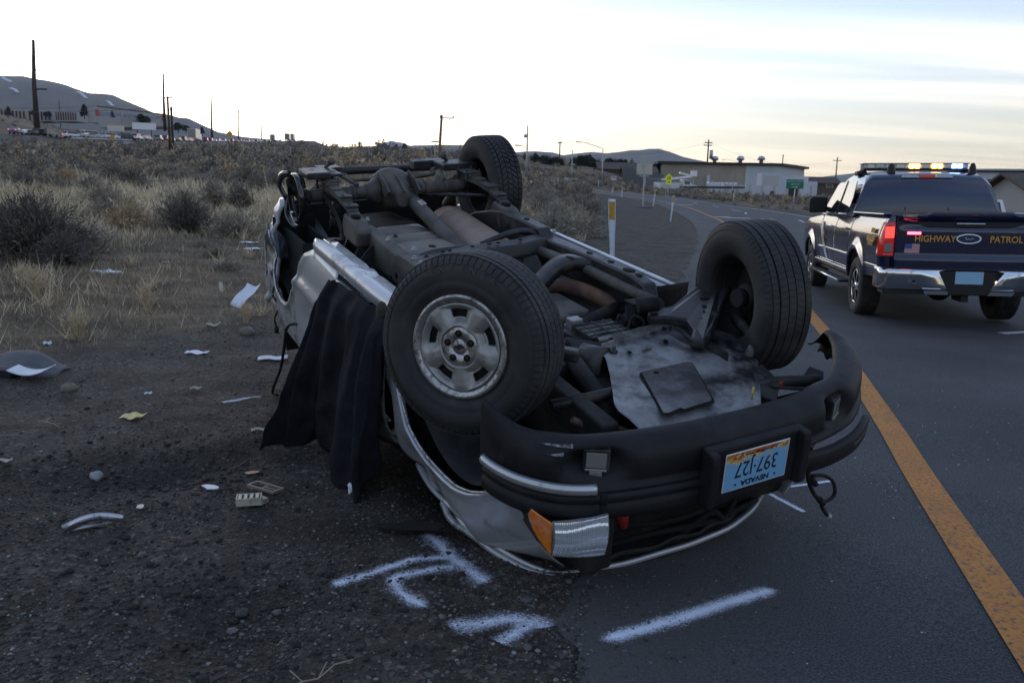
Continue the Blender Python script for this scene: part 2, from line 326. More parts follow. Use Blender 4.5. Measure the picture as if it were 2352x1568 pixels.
def M_GROUND():
    m = bpy.data.materials.new('gravel and dry soil'); m.use_nodes = True; nt = m.node_tree; N = nt.nodes; L = nt.links; b = N['Principled BSDF']
    b.inputs['Roughness'].default_value = .9; b.inputs['Specular IOR Level'].default_value = .25
    tc = N.new('ShaderNodeTexCoord')
    def nz(sc, det=6, ro=.65, typ='n'):
        n = N.new('ShaderNodeTexNoise'); n.inputs['Scale'].default_value = sc; n.inputs['Detail'].default_value = det; n.inputs['Roughness'].default_value = ro
        L.new(tc.outputs['Object'], n.inputs['Vector']); return n.outputs[0]
    def ramp(v, stops):
        r = N.new('ShaderNodeValToRGB'); e = r.color_ramp.elements
        e[0].position, e[0].color = stops[0][0], (*stops[0][1],1); e[1].position, e[1].color = stops[-1][0], (*stops[-1][1],1)
        for p,c in stops[1:-1]: q = e.new(p); q.color = (*c,1)
        L.new(v, r.inputs[0]); return r.outputs[0]
    def mix(f, a, c, bl='MIX'):
        x = N.new('ShaderNodeMix'); x.data_type = 'RGBA'; x.blend_type = bl
        if isinstance(f, float): x.inputs[0].default_value = f
        else: L.new(f, x.inputs[0])
        L.new(a, x.inputs[6])
        if isinstance(c, tuple): x.inputs[7].default_value = (*c,1)
        else: L.new(c, x.inputs[7])
        return x.outputs[2]
    fine = ramp(nz(95, 3, .7), [(.30,(.020,.019,.018)),(.5,(.055,.051,.048)),(.66,(.105,.098,.092)),(.8,(.24,.23,.22))])
    vo = N.new('ShaderNodeTexVoronoi'); vo.inputs['Scale'].default_value = 48; L.new(tc.outputs['Object'], vo.inputs['Vector'])
    vr = N.new('ShaderNodeSeparateColor'); L.new(vo.outputs['Color'], vr.inputs[0])
    peb = ramp(vr.outputs[0], [(0,(.026,.025,.024)),(.5,(.062,.058,.055)),(.85,(.105,.098,.092)),(1,(.22,.215,.21))])
    grav = mix(.5, fine, peb)
    soil = ramp(nz(2.2, 6), [(.33,(.52,.43,.35)),(.5,(1.0,.90,.80)),(.66,(1.28,1.20,1.12))]); grav = mix(1.0, grav, soil, 'MULTIPLY')
    grav = mix(attr_node(N,'disturbed'), grav, (.020,.017,.015))
    fld = ramp(nz(1.6, 8, .7), [(.32,(.055,.044,.033)),(.48,(.13,.102,.074)),(.62,(.23,.185,.13)),(.75,(.34,.28,.20))])
    fine2 = ramp(nz(40, 4, .7), [(.3,(.6,.6,.6)),(.7,(1.35,1.3,1.25))]); fld = mix(1.0, fld, fine2, 'MULTIPLY')
    big = ramp(nz(.10, 4), [(.36,(.62,.66,.70)),(.6,(1.2,1.1,.95))]); fld = mix(1.0, fld, big, 'MULTIPLY')
    L.new(mix(attr_node(N,'field'), grav, fld), b.inputs['Base Color'])
    bp = N.new('ShaderNodeBump'); bp.inputs['Strength'].default_value = .9; bp.inputs['Distance'].default_value = .012
    ad = N.new('ShaderNodeMath'); ad.operation = 'ADD'; L.new(nz(60, 5, .7), ad.inputs[0]); L.new(vo.outputs['Distance'], ad.inputs[1]); L.new(ad.outputs[0], bp.inputs['Height'])
    L.new(bp.outputs[0], b.inputs['Normal']); return m
def M_ROAD():
    m = bpy.data.materials.new('worn asphalt'); m.use_nodes = True; nt = m.node_tree; N = nt.nodes; L = nt.links; b = N['Principled BSDF']
    b.inputs['Roughness'].default_value = .82; b.inputs['Specular IOR Level'].default_value = .35
    tc = N.new('ShaderNodeTexCoord')
    def nz(sc, det=5):
        n = N.new('ShaderNodeTexNoise'); n.inputs['Scale'].default_value = sc; n.inputs['Detail'].default_value = det; L.new(tc.outputs['Object'], n.inputs['Vector']); return n.outputs[0]
    r = N.new('ShaderNodeValToRGB'); e = r.color_ramp.elements; e[0].position = .34; e[0].color = (.020,.023,.028,1); e[1].position = .70; e[1].color = (.100,.106,.116,1)
    L.new(nz(120,2), r.inputs[0])
    r2 = N.new('ShaderNodeValToRGB'); e = r2.color_ramp.elements; e[0].position = .35; e[0].color = (.78,.78,.78,1); e[1].position = .65; e[1].color = (1.18,1.18,1.17,1)
    L.new(nz(.7,5), r2.inputs[0])
    x = N.new('ShaderNodeMix'); x.data_type = 'RGBA'; x.blend_type = 'MULTIPLY'; x.inputs[0].default_value = 1; L.new(r.outputs[0], x.inputs[6]); L.new(r2.outputs[0], x.inputs[7])
    dust = N.new('ShaderNodeMix'); dust.data_type = 'RGBA'; L.new(attr_node(N,'dust'), dust.inputs[0]); L.new(x.outputs[2], dust.inputs[6]); dust.inputs[7].default_value = (.085,.079,.073,1)
    L.new(dust.outputs[2], b.inputs['Base Color'])
    bp = N.new('ShaderNodeBump'); bp.inputs['Strength'].default_value = .5; bp.inputs['Distance'].default_value = .006; L.new(nz(210,4), bp.inputs['Height']); L.new(bp.outputs[0], b.inputs['Normal'])
    return m
def rz_(x, y): return zf(x, y)+.002
def make_road():
    ys = np.r_[np.linspace(-14, 14, 170), np.geomspace(14.3, 163, 220)]
    nu = 40; V = []; D = []
    us = np.linspace(0, 1, nu)**1.5
    n = len(RLs); 
    # march along the left edge; the right edge is matched by index of arc length
    ts = np.linspace(0,1,1400)**1.5
    def at(P, t):
        d = np.r_[0, np.cumsum(np.hypot(*np.diff(P,axis=0).T))]; return np.c_[np.interp(t*d[-1], d, P[:,0]), np.interp(t*d[-1], d, P[:,1])]
    A = at(RLs, ts); B = at(RRs, ts)
    rag = (fbm(A[:,0], A[:,1], 2.2, 50)-.5)*.22 + (fbm(A[:,0], A[:,1], 14, 53)-.5)*.10; 
    for k in range(len(ts)):
        for u in us:
            p = A[k]*(1-u)+B[k]*u
            if u == 0: p = p+np.array([rag[k], 0])
            V.append((p[0], p[1], 0)); D.append(max(0, 1-u*11)*.8)
    V = np.array(V); V[:,2] = rz_(V[:,0], V[:,1]); m = len(us)
    D = np.array(D)*np.clip(fbm(V[:,0],V[:,1],1.5,60)*1.8-.3, 0, 1)
    i, j = np.meshgrid(np.arange(len(ts)-1), np.arange(m-1), indexing='ij'); q = (i*m+j).ravel(); F = np.c_[q, q+m, q+m+1, q+1][:, ::-1]
    return arrays('road', V, F, M_ROAD(), smooth=True, attr={'dust': D})
GROUND = tag(make_ground(), kind='structure'); ROAD = tag(make_road(), kind='structure')
def strip(name, pts, w, mat, z=.006, n=None):
    """painted band of width w centred on pts"""
    P = np.array(pts, float); T = np.gradient(P, axis=0); T /= np.hypot(T[:,0],T[:,1])[:,None]+1e-9; Nn = np.c_[T[:,1], -T[:,0]]
    V = []
    for s in (-.5, .5): q = P+Nn*w*s; V.append(np.c_[q, rz_(q[:,0], q[:,1])+z])
    k = len(P); V = np.vstack(V); i = np.arange(k-1); return V, np.c_[i, i+k, i+k+1, i+1][:, ::-1]
def worn(name, col, amt, sc=26):
    m = mk(name, col, .75, dirt=(.06,.058,.056), dscale=sc, damt=amt, var=.15, vscale=3); return m
M_YEL = worn('faded yellow road paint', (.50,.205,.040), .42, 55); M_WHT = worn('worn white road paint', (.62,.63,.65), .36)
seg = lambda P, y0, y1, n: P[np.searchsorted(P[:,1], y0):np.searchsorted(P[:np.argmax(P[:,1])+1,1], y1)][:: max(1, n)]
def painted(name, pts, w, mat): V, F = strip(name, pts, w, mat); return tag(arrays(name, V, F, mat), kind='structure')
iy = YLs+np.array([.075, 0]); painted('yellow_edge_line', iy[::2], .165, M_YEL)
wl = RRs-np.array([.55, 0]); painted('white_edge_line', wl[wl[:,1] > 18][::2], .14, M_WHT)
for cx, cy in ((5.95,9.9),(15.7,45.6),(15.25,55.1),(16.0,60.3),(16.9,70.5),(17.0,79),(16.9,88.5)):
    t = np.linspace(-1.5, 1.5, 5)*(1 if cy > 20 else .35); tx = .24 if cy < 60 else .05
    painted('lane_dash', np.c_[cx+t*tx, cy+t] if cy > 20 else np.c_[cx+t*.5+.2, cy+t*.2], .13 if cy > 20 else .12, M_WHT)
# ------------------------------------------------------------------ the overturned SUV (built in its own upright frame: x forward, y to its left, z up)
SUVR = np.array([[0.48069,-0.87686,-0.0067],[-0.85908,-0.47245,0.19693],[-0.17585,-0.0889,-0.98039]]); SUVT = np.array([0.4935,3.4674,1.1195])
SUV = empty('overturned_suv', label='silver SUV lying upside down on its roof at the road edge', cat='suv')
SUV.matrix_world = Matrix([list(SUVR[i])+[SUVT[i]] for i in range(3)]+[[0,0,0,1]])
def s2w(p): return SUVR @ np.array(p, float) + SUVT
# materials
mSIL = mk('silver car paint', (.47,.48,.50), .34, .35, var=.06, vscale=4, coat=.6, dirt=(.11,.105,.10), dscale=5, damt=.36, bump=.05, bscale=14)
mSILD = mk('scraped silver paint', (.43,.44,.455), .40, .35, coat=.3, dirt=(.09,.085,.08), dscale=9, damt=.43, scratch=(.45,.45,.45), bump=.12, bscale=22)
mBLK = mk('dark bumper plastic', (.013,.013,.015), .58, 0, var=.3, vscale=9, dirt=(.026,.026,.028), dscale=6, damt=.38, bump=.10, bscale=60, spec=.30, scratch=(.022,.022,.024))
mBLKS = mk('scraped bumper plastic', (.02,.021,.024), .5, 0, dirt=(.30,.30,.31), dscale=26, damt=.5)
mFRM = mk('dusty chassis steel', (.085,.080,.074), .62, .35, var=.3, vscale=7, dirt=(.16,.142,.12), dscale=6, damt=.47, bump=.15, bscale=70)
mFRD = mk('black chassis paint', (.022,.022,.025), .40, .1, var=.3, vscale=9, dirt=(.075,.068,.06), dscale=8, damt=.40, bump=.1, bscale=90)
mUND = mk('dark underbody', (.012,.0115,.0115), .75, 0, var=.4, vscale=8, dirt=(.036,.032,.028), dscale=7, damt=.42, bump=.2, bscale=40)  # base deepened for the black of shaded cavities, plus lighter dirt patches
mTNK = mk('coated fuel tank steel', (.13,.128,.122), .46, .3, var=.2, vscale=5, dirt=(.21,.19,.16), dscale=4, damt=.46, bump=.08, bscale=60)
mRST = mk('rusty exhaust steel', (.24,.165,.13), .62, .35, var=.25, vscale=5, dirt=(.30,.24,.20), dscale=3, damt=.47, bump=.12, bscale=60)
mRST2 = mk('orange rusted pipe', (.20,.105,.07), .75, .15, var=.3, vscale=16, dirt=(.10,.08,.07), dscale=14, damt=.45, bump=.15, bscale=90)
mALU = mk('weathered cast alloy', (.36,.355,.345), .45, .55, var=.08, vscale=20, dirt=(.25,.24,.22), dscale=22, damt=.42, scratch=(.5,.5,.5), bump=.08, bscale=120)
mALUB = mk('bare scraped alloy', (.45,.45,.45), .34, .9, var=.25, vscale=60, dirt=(.13,.12,.11), dscale=40, damt=.42, bump=.2, bscale=150)
mTYR = mk('dusty tyre rubber', (.024,.024,.025), .70, 0, var=.25, vscale=7, dirt=(.050,.047,.044), dscale=5, damt=.45, bump=.08, bscale=120)
mTYRL = mk('raised tyre lettering', (.085,.085,.086), .7)
mINT = mk('interior shade black', (.007,.007,.008), .9)  # near-black puts shade into the colour of inner walls, wheel house, grille bars
mHOLE = mk('dark hole', (.004,.004,.004), .9)
mSHD = mk('galvanised splash shield', (.26,.262,.27), .42, .25, var=.35, vscale=9, dirt=(.018,.018,.018), dscale=4.6, damt=.50, scratch=(.09,.088,.082), bump=.12, bscale=26)
mSHDR = mk('oily shield flange', (.16,.155,.145), .45, .3, var=.3, vscale=7, dirt=(.06,.055,.045), dscale=8, damt=.5, bump=.15, bscale=60)
mACC = mk('smoked access panel', (.15,.15,.16), .45, .2, var=.3, vscale=6, dirt=(.03,.03,.03), dscale=2.2, damt=.56, bump=.1, bscale=40)
mGLS = mk('clear ribbed lamp lens', (.86,.88,.9), .08, 0, trans=.0, spec=.8)
mAMB = mk('amber lamp lens', (.62,.17,.015), .14, 0, coat=.8, var=.25, vscale=40)
mCBL = mk('pale cable sheath', (.38,.37,.34), .5)
mRED = mk('red plastic', (.32,.02,.015), .4)
mWBL = mk('grey lamp glass', (.20,.205,.20), .15, 0, coat=.6)
mCHR = mk('chrome', (.62,.63,.65), .12, 1.0)
P = SUV
# --- tyre and rim builders: axis along +y, outer face towards +y
def tyre_mesh(R=.355, w=.235, rr=.198, blocks=78, style=0):
    b = MB(); h = w/2
    pr = [(rr-.006,-h*.62),(rr,-h*.80),(rr+.012,-h*.86),(rr+.05,-h*.99),(rr+.088,-h*1.0),(R-.045,-h*.955),(R-.022,-h*.87),(R-.0115,-h*.76),(R-.010,0),(R-.0115,h*.76),(R-.022,h*.87),(R-.045,h*.955),
          (rr+.098,h*1.0),(rr+.094,h*1.006),(rr+.062,h*1.004),(rr+.058,h*.985),(rr+.050,h*.992),(rr+.030,h*.975),(rr+.024,h*.93),(rr+.012,h*.86),(rr,h*.80),(rr-.006,h*.62)]
    b.lathe(pr, n=96)
    rows = [(-.66,.22),(-.33,.30),(0,.28),(.33,.30),(.66,.22)]
    for k,(c,ww) in enumerate(rows):
        for q in range(blocks):
            a0 = 2*math.pi*(q+(.5 if k%2 else 0))/blocks; a1 = a0+2*math.pi/blocks*(.94 if style == 0 else .76)
            sk = (.35 if k in (1,3) else .12)*(1 if k < 2 else -1)*2*math.pi/blocks
            if style: sk *= 2.2
            y0 = (c-ww/2)*h; y1 = (c+ww/2)*h; vs = []
            for r in (R-.012, R - (.002 if abs(c) > .5 else 0)):
                for (a,y) in ((a0,y0),(a1,y0),(a1+sk,y1),(a0+sk,y1)): vs.append((r*math.cos(a), y, r*math.sin(a)))
            b.add(vs, [(4,5,6,7),(0,1,5,4),(1,2,6,5),(2,3,7,6),(3,0,4,7)])
    # shoulder lugs on both sides
    for s in (-1,1):
        for q in range(blocks):
            a0 = 2*math.pi*q/blocks; a1 = a0+2*math.pi/blocks*.8; vs = []
            for (r,y) in ((R-.0105,.79),(R-.0205,.885),(R-.040,.962)):
                for a in (a0,a1): vs.append((r*math.cos(a)*1.006, y*h*s*1.004, r*math.sin(a)*1.006))
            b.add(vs, [(0,1,3,2),(2,3,5,4)])
    return b
def rim_mesh():
    """five broad spokes with five slots out near the lip; face towards +y"""
    b = MB(); nt = 150; rs = np.r_[np.linspace(.076,.110,10), np.linspace(.114,.150,10), np.linspace(.154,.171,6)]
    def h(r, a):
        d = abs(((a+math.pi/5) % (2*math.pi/5)) - math.pi/5)          # angle from the spoke's middle line
        sp = 1-sstep(.09, .44, d)
        return -.003 - .027*(1-sp)*sstep(.074,.104,r)*(1-sstep(.150,.171,r)) - .003*sstep(.15,.17,r)
    slot = lambda r, a: .114 < r < .1500 and abs(((a) % (2*math.pi/5)) - math.pi/5) < .30
    vs = [(r*math.sin(2*math.pi*i/nt), h(r, 2*math.pi*i/nt), r*math.cos(2*math.pi*i/nt)) for r in rs for i in range(nt)]
    fs = [(j*nt+i, j*nt+(i+1)%nt, (j+1)*nt+(i+1)%nt, (j+1)*nt+i) for j in range(len(rs)-1) for i in range(nt) if not slot((rs[j]+rs[j+1])/2, 2*math.pi*(i+.5)/nt)]
    b.add(vs, fs, 0, True)
    return b
def lip_mesh():
    b = MB(); b.lathe([(.166,-.010),(.1705,-.004),(.176,.005),(.1885,.011),(.199,.012),(.2035,.006),(.2035,-.006),(.197,-.020),(.190,-.05),(.185,-.13),(.20,-.19)], n=96); return b
def wheel(name_label, loc, axis, spin=0.0, style=0, face=True):
    """axis: outward direction; the wheel group is a part with tyre, rim and nuts below it"""
    e = bpy.data.objects.new('wheel', None); link(e); e.parent = P; e.empty_display_size = .1
    y = Vector(axis).normalized(); x = Vector((1,0,0)); x = (x-y*x.dot(y)).normalized(); z = x.cross(y)
    e.matrix_local = Matrix(((x.x,y.x,z.x,loc[0]),(x.y,y.y,z.y,loc[1]),(x.z,y.z,z.z,loc[2]),(0,0,0,1))) @ Matrix.Rotation(spin, 4, 'Y')
    if name_label: e['label'] = name_label
    t = tyre_mesh(style=style, blocks=78 if style == 0 else 58).build('tyre', mTYR, e)
    r = rim_mesh().build('rim', mALU, e, loc=(0,.098,0), solid=.012, off=-1)
    l = lip_mesh().build('rim_lip', mALUB, e, loc=(0,.098,0))
    hb = MB(); hb.lathe([(.0001,-.004),(.029,.001),(.0305,-.002),(.032,.002),(.075,.002),(.079,-.002),(.081,-.04)], n=48); 
    hub = hb.build('hub_cap', mALUB, e, loc=(0,.098,0))
    bk = MB()
    if face: bk.lathe([(.0001,-.075),(.165,-.075),(.186,-.07),(.186,.06),(.15,.07),(.0001,.07)], n=32)
    else: bk.lathe([(.0001,.02),(.142,.02),(.142,.045),(.0001,.045)], n=36); bk.lathe([(.0001,-.03),(.06,-.03),(.07,.02),(.0001,.02)], n=20)
    bk.build('brake_disc_or_backing', mHOLE if face else mUND, e)  # on faced wheels a black filler that darkens the rim slots
    if not face: bl = MB(); bl.lathe([(.204,-.088),(.196,-.088),(.186,-.07),(.183,.06),(.175,.075)], n=60); bl.build('rim_barrel', mFRD, e)
    for k in range(5):
        a = 2*math.pi*(k+.5)/5; n = MB(); n.lathe([(.0001,-.0025),(.014,-.0025),(.0142,-.001),(.0142,-.012)], n=14, m=0); n.lathe([(.0001,.001),(.0075,.001),(.0082,-.002),(.0082,-.004)], n=6, m=1)
        n.build('lug_nut', [mHOLE, mUND], e, loc=(.052*math.sin(a), .1035, .052*math.cos(a)))
    # bow-tie emblem, raised on the cap
    bt = [(-.021,-.0045),(-.0075,-.0045),(-.0055,-.0095),(.0095,-.0095),(.0080,-.0045),(.0215,-.0045),(.0185,.0045),(.0055,.0045),(.0035,.0095),(-.0115,.0095),(-.0095,.0045),(-.024,.0045)]
    em = MB(); em.prism([(x,.0995,z) for x,z in bt], (0,.0018,0)); em.build('emblem', mUND, e)
    return e
def arc_text(e, s, r, y, a0, da, size, flip):
    for i,ch in enumerate(s):
        a = a0+i*da; rad = Vector((math.cos(a),0,math.sin(a))); tg = Vector((-math.sin(a),0,math.cos(a)))
        if ch == ' ': continue
        mw = basis((r*rad.x, y, r*rad.z), tg*(1 if flip else -1), rad)
        text('tyre_letter', ch, size, mTYRL, e, mw=mw, ext=.0012)
d = math.radians(36); nL = Vector((math.sin(d), math.cos(d), -.14)).normalized()
hubL = Vector((0,.74,.20)) 
wl_ = wheel('front wheel with scraped five spoke alloy rim, turned outward', tuple(hubL), nL, spin=math.radians(14))
arc_text(wl_, 'EXTENSA', .300, .1190, math.radians(-108), math.radians(8.5), .036, True)
nR = Vector((math.sin(math.radians(-13))*-1, -math.cos(math.radians(13)), -.03)).normalized()
wr_ = wheel('front wheel seen from its hollow inner side', (0,-.70,.20), nR, face=False)
w3_ = wheel('rear wheel with raised letters on the sidewall', (-2.72,-.70,.163), (0,-1,0), style=1, face=False)
arc_text(w3_, 'WILDCAT', .290, -.1195, math.radians(196), -math.radians(10.5), .052, False)
# --- frame rails
def rail(pts, w, hgt, name, lab=None):
    """pts: (x, y, z_low); a box section, rounded edges"""
    rings = []
    for x,y,z in pts: rings.append([(x,y-w/2,z),(x,y+w/2,z),(x,y+w/2,z+hgt),(x,y-w/2,z+hgt)])
    b = MB(); b.loft(rings, sm=False); o = b.build(name, mFRM if w > .06 else mFRD, P, bevel=.012); return o
LR = rail([(-2.62,.43,.40),(-2.45,.43,.305),(-2.33,.43,.262),(-2.1,.43,.243),(-1.86,.43,.252),(-1.5,.43,.268),(-1.18,.43,.245),(-.75,.425,.245),(-.50,.41,.262)], .085, .178, 'frame_rail')
rail([(-.50,.41,.275),(-.33,.40,.34),(.05,.385,.40),(.45,.37,.43)], .080, .14, 'front_frame_rail').data.materials[0] = mUND  # front part darkened in colour to sink into the black engine bay
RR_ = rail([(-2.62,-.50,.36),(-2.45,-.50,.285),(-2.2,-.50,.222),(-2.05,-.50,.20),(-1.75,-.50,.20),(-1.56,-.50,.205),(-1.50,-.50,.255),(-1.0,-.50,.235),(-.6,-.49,.23),(-.47,-.48,.245),(-.40,-.46,.33),(.05,-.42,.37),(.45,-.40,.40)], .085, .178, 'frame_rail')
RR_.data.materials[0] = mFRD
rail([(-2.5,.43,.42),(-2.75,.43,.56),(-3.1,.43,.56),(-3.45,.43,.46)], .075, .13, 'rear_frame_rail').data.materials[0] = mFRD
rail([(-2.5,-.5,.42),(-2.75,-.5,.56),(-3.1,-.5,.56),(-3.45,-.5,.46)], .075, .13, 'rear_frame_rail').data.materials[0] = mFRD
def disc(c, r, ax, name, par, m=mHOLE, sc=1.0, t=.006):
    b = MB(); b.lathe([(.0001,-t/2),(r,-t/2),(r,t/2),(.0001,t/2)], ax=ax, n=18)
    o = b.build(name, m, par, loc=c); o.scale = (sc,1,1) if ax != 'x' else (1,sc,1); return o
for c in ((-2.195,.474,.358),(-2.24,.474,.397),(-1.535,.474,.388),(-1.625,.474,.428),(-.98,.474,.36)): disc(c, .017, 'y', 'rail_hole', LR, sc=1.0)
for c in ((-1.78,-.50,.199),(-1.05,-.5,.236),(-.84,-.5,.233),(-.66,-.49,.230),(-.575,-.49,.233)): disc(c, .028 if c[0] == -.66 else .016, 'z', 'rail_hole', RR_, sc=1.5)
for c in ((-1.72,-.456,.27),(-1.95,-.456,.28),(-.9,-.456,.30)): disc(c, .016, 'y', 'rail_hole', RR_)
# seam plate on the near rail
b = MB(); b.bb(-1.5,-1.16,.474,.479,.255,.425); b.build('rail_plate', mFRM, LR, bevel=.004)
# triangular body-mount brackets beside the near rail
for x in (-2.03,-1.915):
    b = MB(); b.prism([(x,.474,.30),(x,.53,.345),(x,.62,.47),(x,.474,.47)], (.008,0,0)); b.build('mount_bracket', mFRD, LR, bevel=.003)
b = MB(); b.lathe([(.02,-.03),(.085,-.03),(.095,0),(.085,.03),(.02,.03)], ax='z', n=28); b.build('body_mount', mFRD, P, loc=(-1.98,.57,.475))
b = MB(); b.lathe([(.015,-.02),(.06,-.02),(.065,.03),(.03,.04)], ax='z', n=24); b.build('body_mount', mFRM, P, loc=(-2.4,.56,.40))
b = MB(); b.prism([(-2.30,.50,.33),(-2.14,.60,.40),(-2.16,.62,.50),(-2.46,.60,.52),(-2.42,.48,.46)], (0,.02,.03)); b.build('mount_bracket', mFRD, P, bevel=.006)
# crossmembers
b = MB(); rings = []
for t in np.linspace(0,1,15):
    y = lerp(.42,-.47,t); x = lerp(-1.40,-1.52,t); z = .262-.014*math.sin(math.pi*t)-.02*sstep(.75,1,t)
    rings.append([(x-.052,y,z),(x+.052,y,z+.006),(x+.075,y,z+.075),(x+.07,y,z+.09),(x-.055,y,z+.09)])
b.loft(rings, sm=False); XM = b.build('crossmember', mFRD, P, bevel=.008)
for t in (.2,.25,.42,.55,.62,.8): disc((lerp(-1.385,-1.505,t), lerp(.42,-.47,t), .2505-.012*math.sin(math.pi*t)), .012, 'z', 'bolt_hole', XM)
b = MB(); b.tube(curve([(-1.43,.45,.30),(-1.47,.30,.262),(-1.50,.1,.262),(-1.52,-.05,.275)],14), .018, 8); b.build('brake_pipe', mFRD, P)
b = MB(); b.tube(curve([(-1.66,-.12,.30),(-1.62,-.3,.235),(-1.61,-.42,.235),(-1.58,-.48,.26)],12), .02, 8); b.build('brake_pipe', mFRD, P)
b = MB(); rings = []
for t in np.linspace(0,1,24):
    y = lerp(.42,-.50,t); x = -.84-.10*t-.12*sstep(.45,.8,t)+.06*sstep(.85,1,t); z = .335 - .085*math.exp(-((t-.84)/.25)**2)
    rings.append([(x-.062,y,z),(x-.045,y,z-.012),(x+.045,y,z-.012),(x+.065,y,z+.004),(x+.062,y,z+.055),(x-.05,y,z+.055)])
b.loft(rings, sm=True); XM2 = b.build('arched_crossmember', mFRD, P)
disc((-1.02,-.35,.240),.018,'z','bolt_hole',XM2,sc=1.8)
# torsion bars
b = MB(); b.tube([(-1.48,-.405,.315),(-1.05,-.44,.305),(-.30,-.42,.30)], .029, 12); b.build('torsion_bar', mFRM, P)
b = MB(); b.tube([(-1.42,.30,.315),(-1.0,.33,.305),(-.30,.36,.30)], .029, 12); b.build('torsion_bar', mFRD, P)
# --- fuel tank, shield, straps
def roundbox(b, x0,x1,y0,y1,z0,z1, r=.05, bot=.06, m=0, ribs=()):
    rings = []
    xs = [x0, x0+.02, x0+.06]+[x for q in ribs for x in (q-.035,q-.022,q+.022,q+.035)]+[x1-.06,x1-.02,x1]; xs = sorted(xs)
    for x in xs:
        e = 0 if x0+.05 < x < x1-.05 else (.02 if x0+.01 < x < x1-.01 else .05)
        g = .014 if any(abs(x-q) < .03 for q in ribs) else 0
        za, ya, yb = z0+e+g, y0+e*.6+g*.3, y1-e*.6-g*.3; ring = []
        for (cy,cz,a0) in ((ya+r,za+r*.8,180),(yb-r,za+r*.8,270),(yb-.02,z1,0),(ya+.02,z1,90)):
            for k in range(5):
                a = math.radians(a0+22.5*k)
                if cz == z1: ring.append((x, cy+.02*(1 if a0 == 0 else -1)*(1-k/4 if a0 else 1-k/4), z1)); 
                else: ring.append((x, cy+r*math.cos(a), cz+r*.8*math.sin(a)))
        # keep a simple consistent loop
        ring = ring[:10]+[(x, yb, z1), (x, ya, z1)]
        rings.append(ring)
    b.loft(rings, m)
b = MB(); roundbox(b, -2.44,-1.60,-.06,.345,.318,.62, r=.085, ribs=(-2.19,-1.99)); TK = b.build('fuel_tank', mTNK, P)
disc((-1.80,.14,.319),.022,'z','drain_hole',TK,sc=1.4)
b = MB(); b.prism([(-2.86,.30,.33),(-2.80,.05,.31),(-2.55,-.03,.315),(-2.43,-.05,.33),(-2.43,.33,.335)], (0,0,.22)); b.build('tank_shield', mUND, P, bevel=.03, seg=3)
# --- driveshaft, exhaust
b = MB(); b.tube([(-2.60,-.03,.185),(-1.95,-.045,.325),(-1.45,-.05,.42)], .046, 18); b.tube([(-2.66,-.03,.172),(-2.60,-.035,.185)], .055, 14); DS = b.build('driveshaft', mFRM, P)
b = MB(); b.prism([(-2.42,-.015,.179),(-2.35,-.02,.194),(-2.35,-.056,.184),(-2.42,-.051,.169)], (-.001,0,-.003)); b.build('shaft_sticker', mk('paper label', (.42,.38,.36), .7, dirt=(.25,.06,.05), dscale=40, damt=.45), DS)
b = MB(); rings = []
MA, MBp = np.array((-2.58,-.315,.385)), np.array((-1.62,-.235,.395))
ax_ = (MBp-MA)/np.linalg.norm(MBp-MA); sd_ = np.cross(ax_, (0,0,1)); sd_ /= np.linalg.norm(sd_); upv = np.cross(sd_, ax_)
for t,k in ((-.03,.70),(-.012,.93),(0,1),(.015,1.0),(.115,1.0),(.12,1.016),(.135,1.016),(.14,1.0),(.985,1.0),(1,1.02),(1.012,1.02),(1.012,.96),(.985,.93),(.97,.55)):
    c = MA+(MBp-MA)*t; rings.append([tuple(c+sd_*math.cos(a)*.150*k+upv*math.sin(a)*.122*k) for a in np.linspace(0,2*math.pi,41)[:-1]])
b.loft(rings); MF = b.build('muffler', mRST, P)
b = MB(); q = np.array(MBp)-ax_*.06; b.tube([tuple(q-ax_*.05), tuple(q+ax_*.35), (-1.2,-.25,.50)], .045, 14); b.build('exhaust_pipe', mFRM, P)
b = MB(); b.tube(curve([tuple(MA-ax_*.02),(-2.75,-.35,.42),(-2.95,-.45,.50),(-3.4,-.52,.52)],12), .035, 12); b.build('tail_pipe', mRST, P)
b = MB(); b.tube(curve([(-1.22,-.36,.47),(-1.08,-.36,.42),(-.9,-.39,.405),(-.74,-.44,.43),(-.70,-.46,.47)],16), .043, 14); b.build('front_exhaust_pipe', mRST2, P)
b = MB(); b.tube(curve([(-.70,-.465,.45),(-.66,-.40,.44),(-.60,-.2,.46),(-.56,.0,.48),(-.54,.15,.49)],16), [.045]+[.037]*15, 14); b.build('crossover_pipe', mUND, P)
# --- rear axle
b = MB(); b.tube([(-2.72,.62,.155),(-2.72,.12,.150),(-2.72,-.12,.150),(-2.72,-.60,.155)], .043, 18)
for y in (.33,-.20,-.35): b.tube([(-2.72,y-.012,.151),(-2.72,y+.012,.151)], .050, 18)
AX = b.build('rear_axle', mFRM, P)
b = MB(); rings = []
for t,wy,wz in ((-.17,.085,.075),(-.155,.125,.115),(-.10,.155,.145),(-.06,.165,.150),(0,.150,.140),(.06,.12,.11),(.12,.085,.085),(.17,.06,.065),(.20,.052,.052)):
    rings.append([(-2.72+t, .035+wy*math.cos(a)*(1 if t < .06 else 1), .158+wz*math.sin(a)+.02*sstep(0,.2,t)) for a in np.linspace(0,2*math.pi,25)[:-1]])
b.loft(rings); 
for y in (-.08,.03,.14): b.prism([(-2.60,y,.06),(-2.50,y,.12),(-2.56,y,.16),(-2.72,y,.16),(-2.72,y,.02)], (0,.012,0))
for y in (.20,-.13): b.tube([(-2.72,y*.7+.02,.152),(-2.72,y*1.25,.152)], [.095,.045], 16)
DF = b.build('differential', mFRM, P)
b = MB()
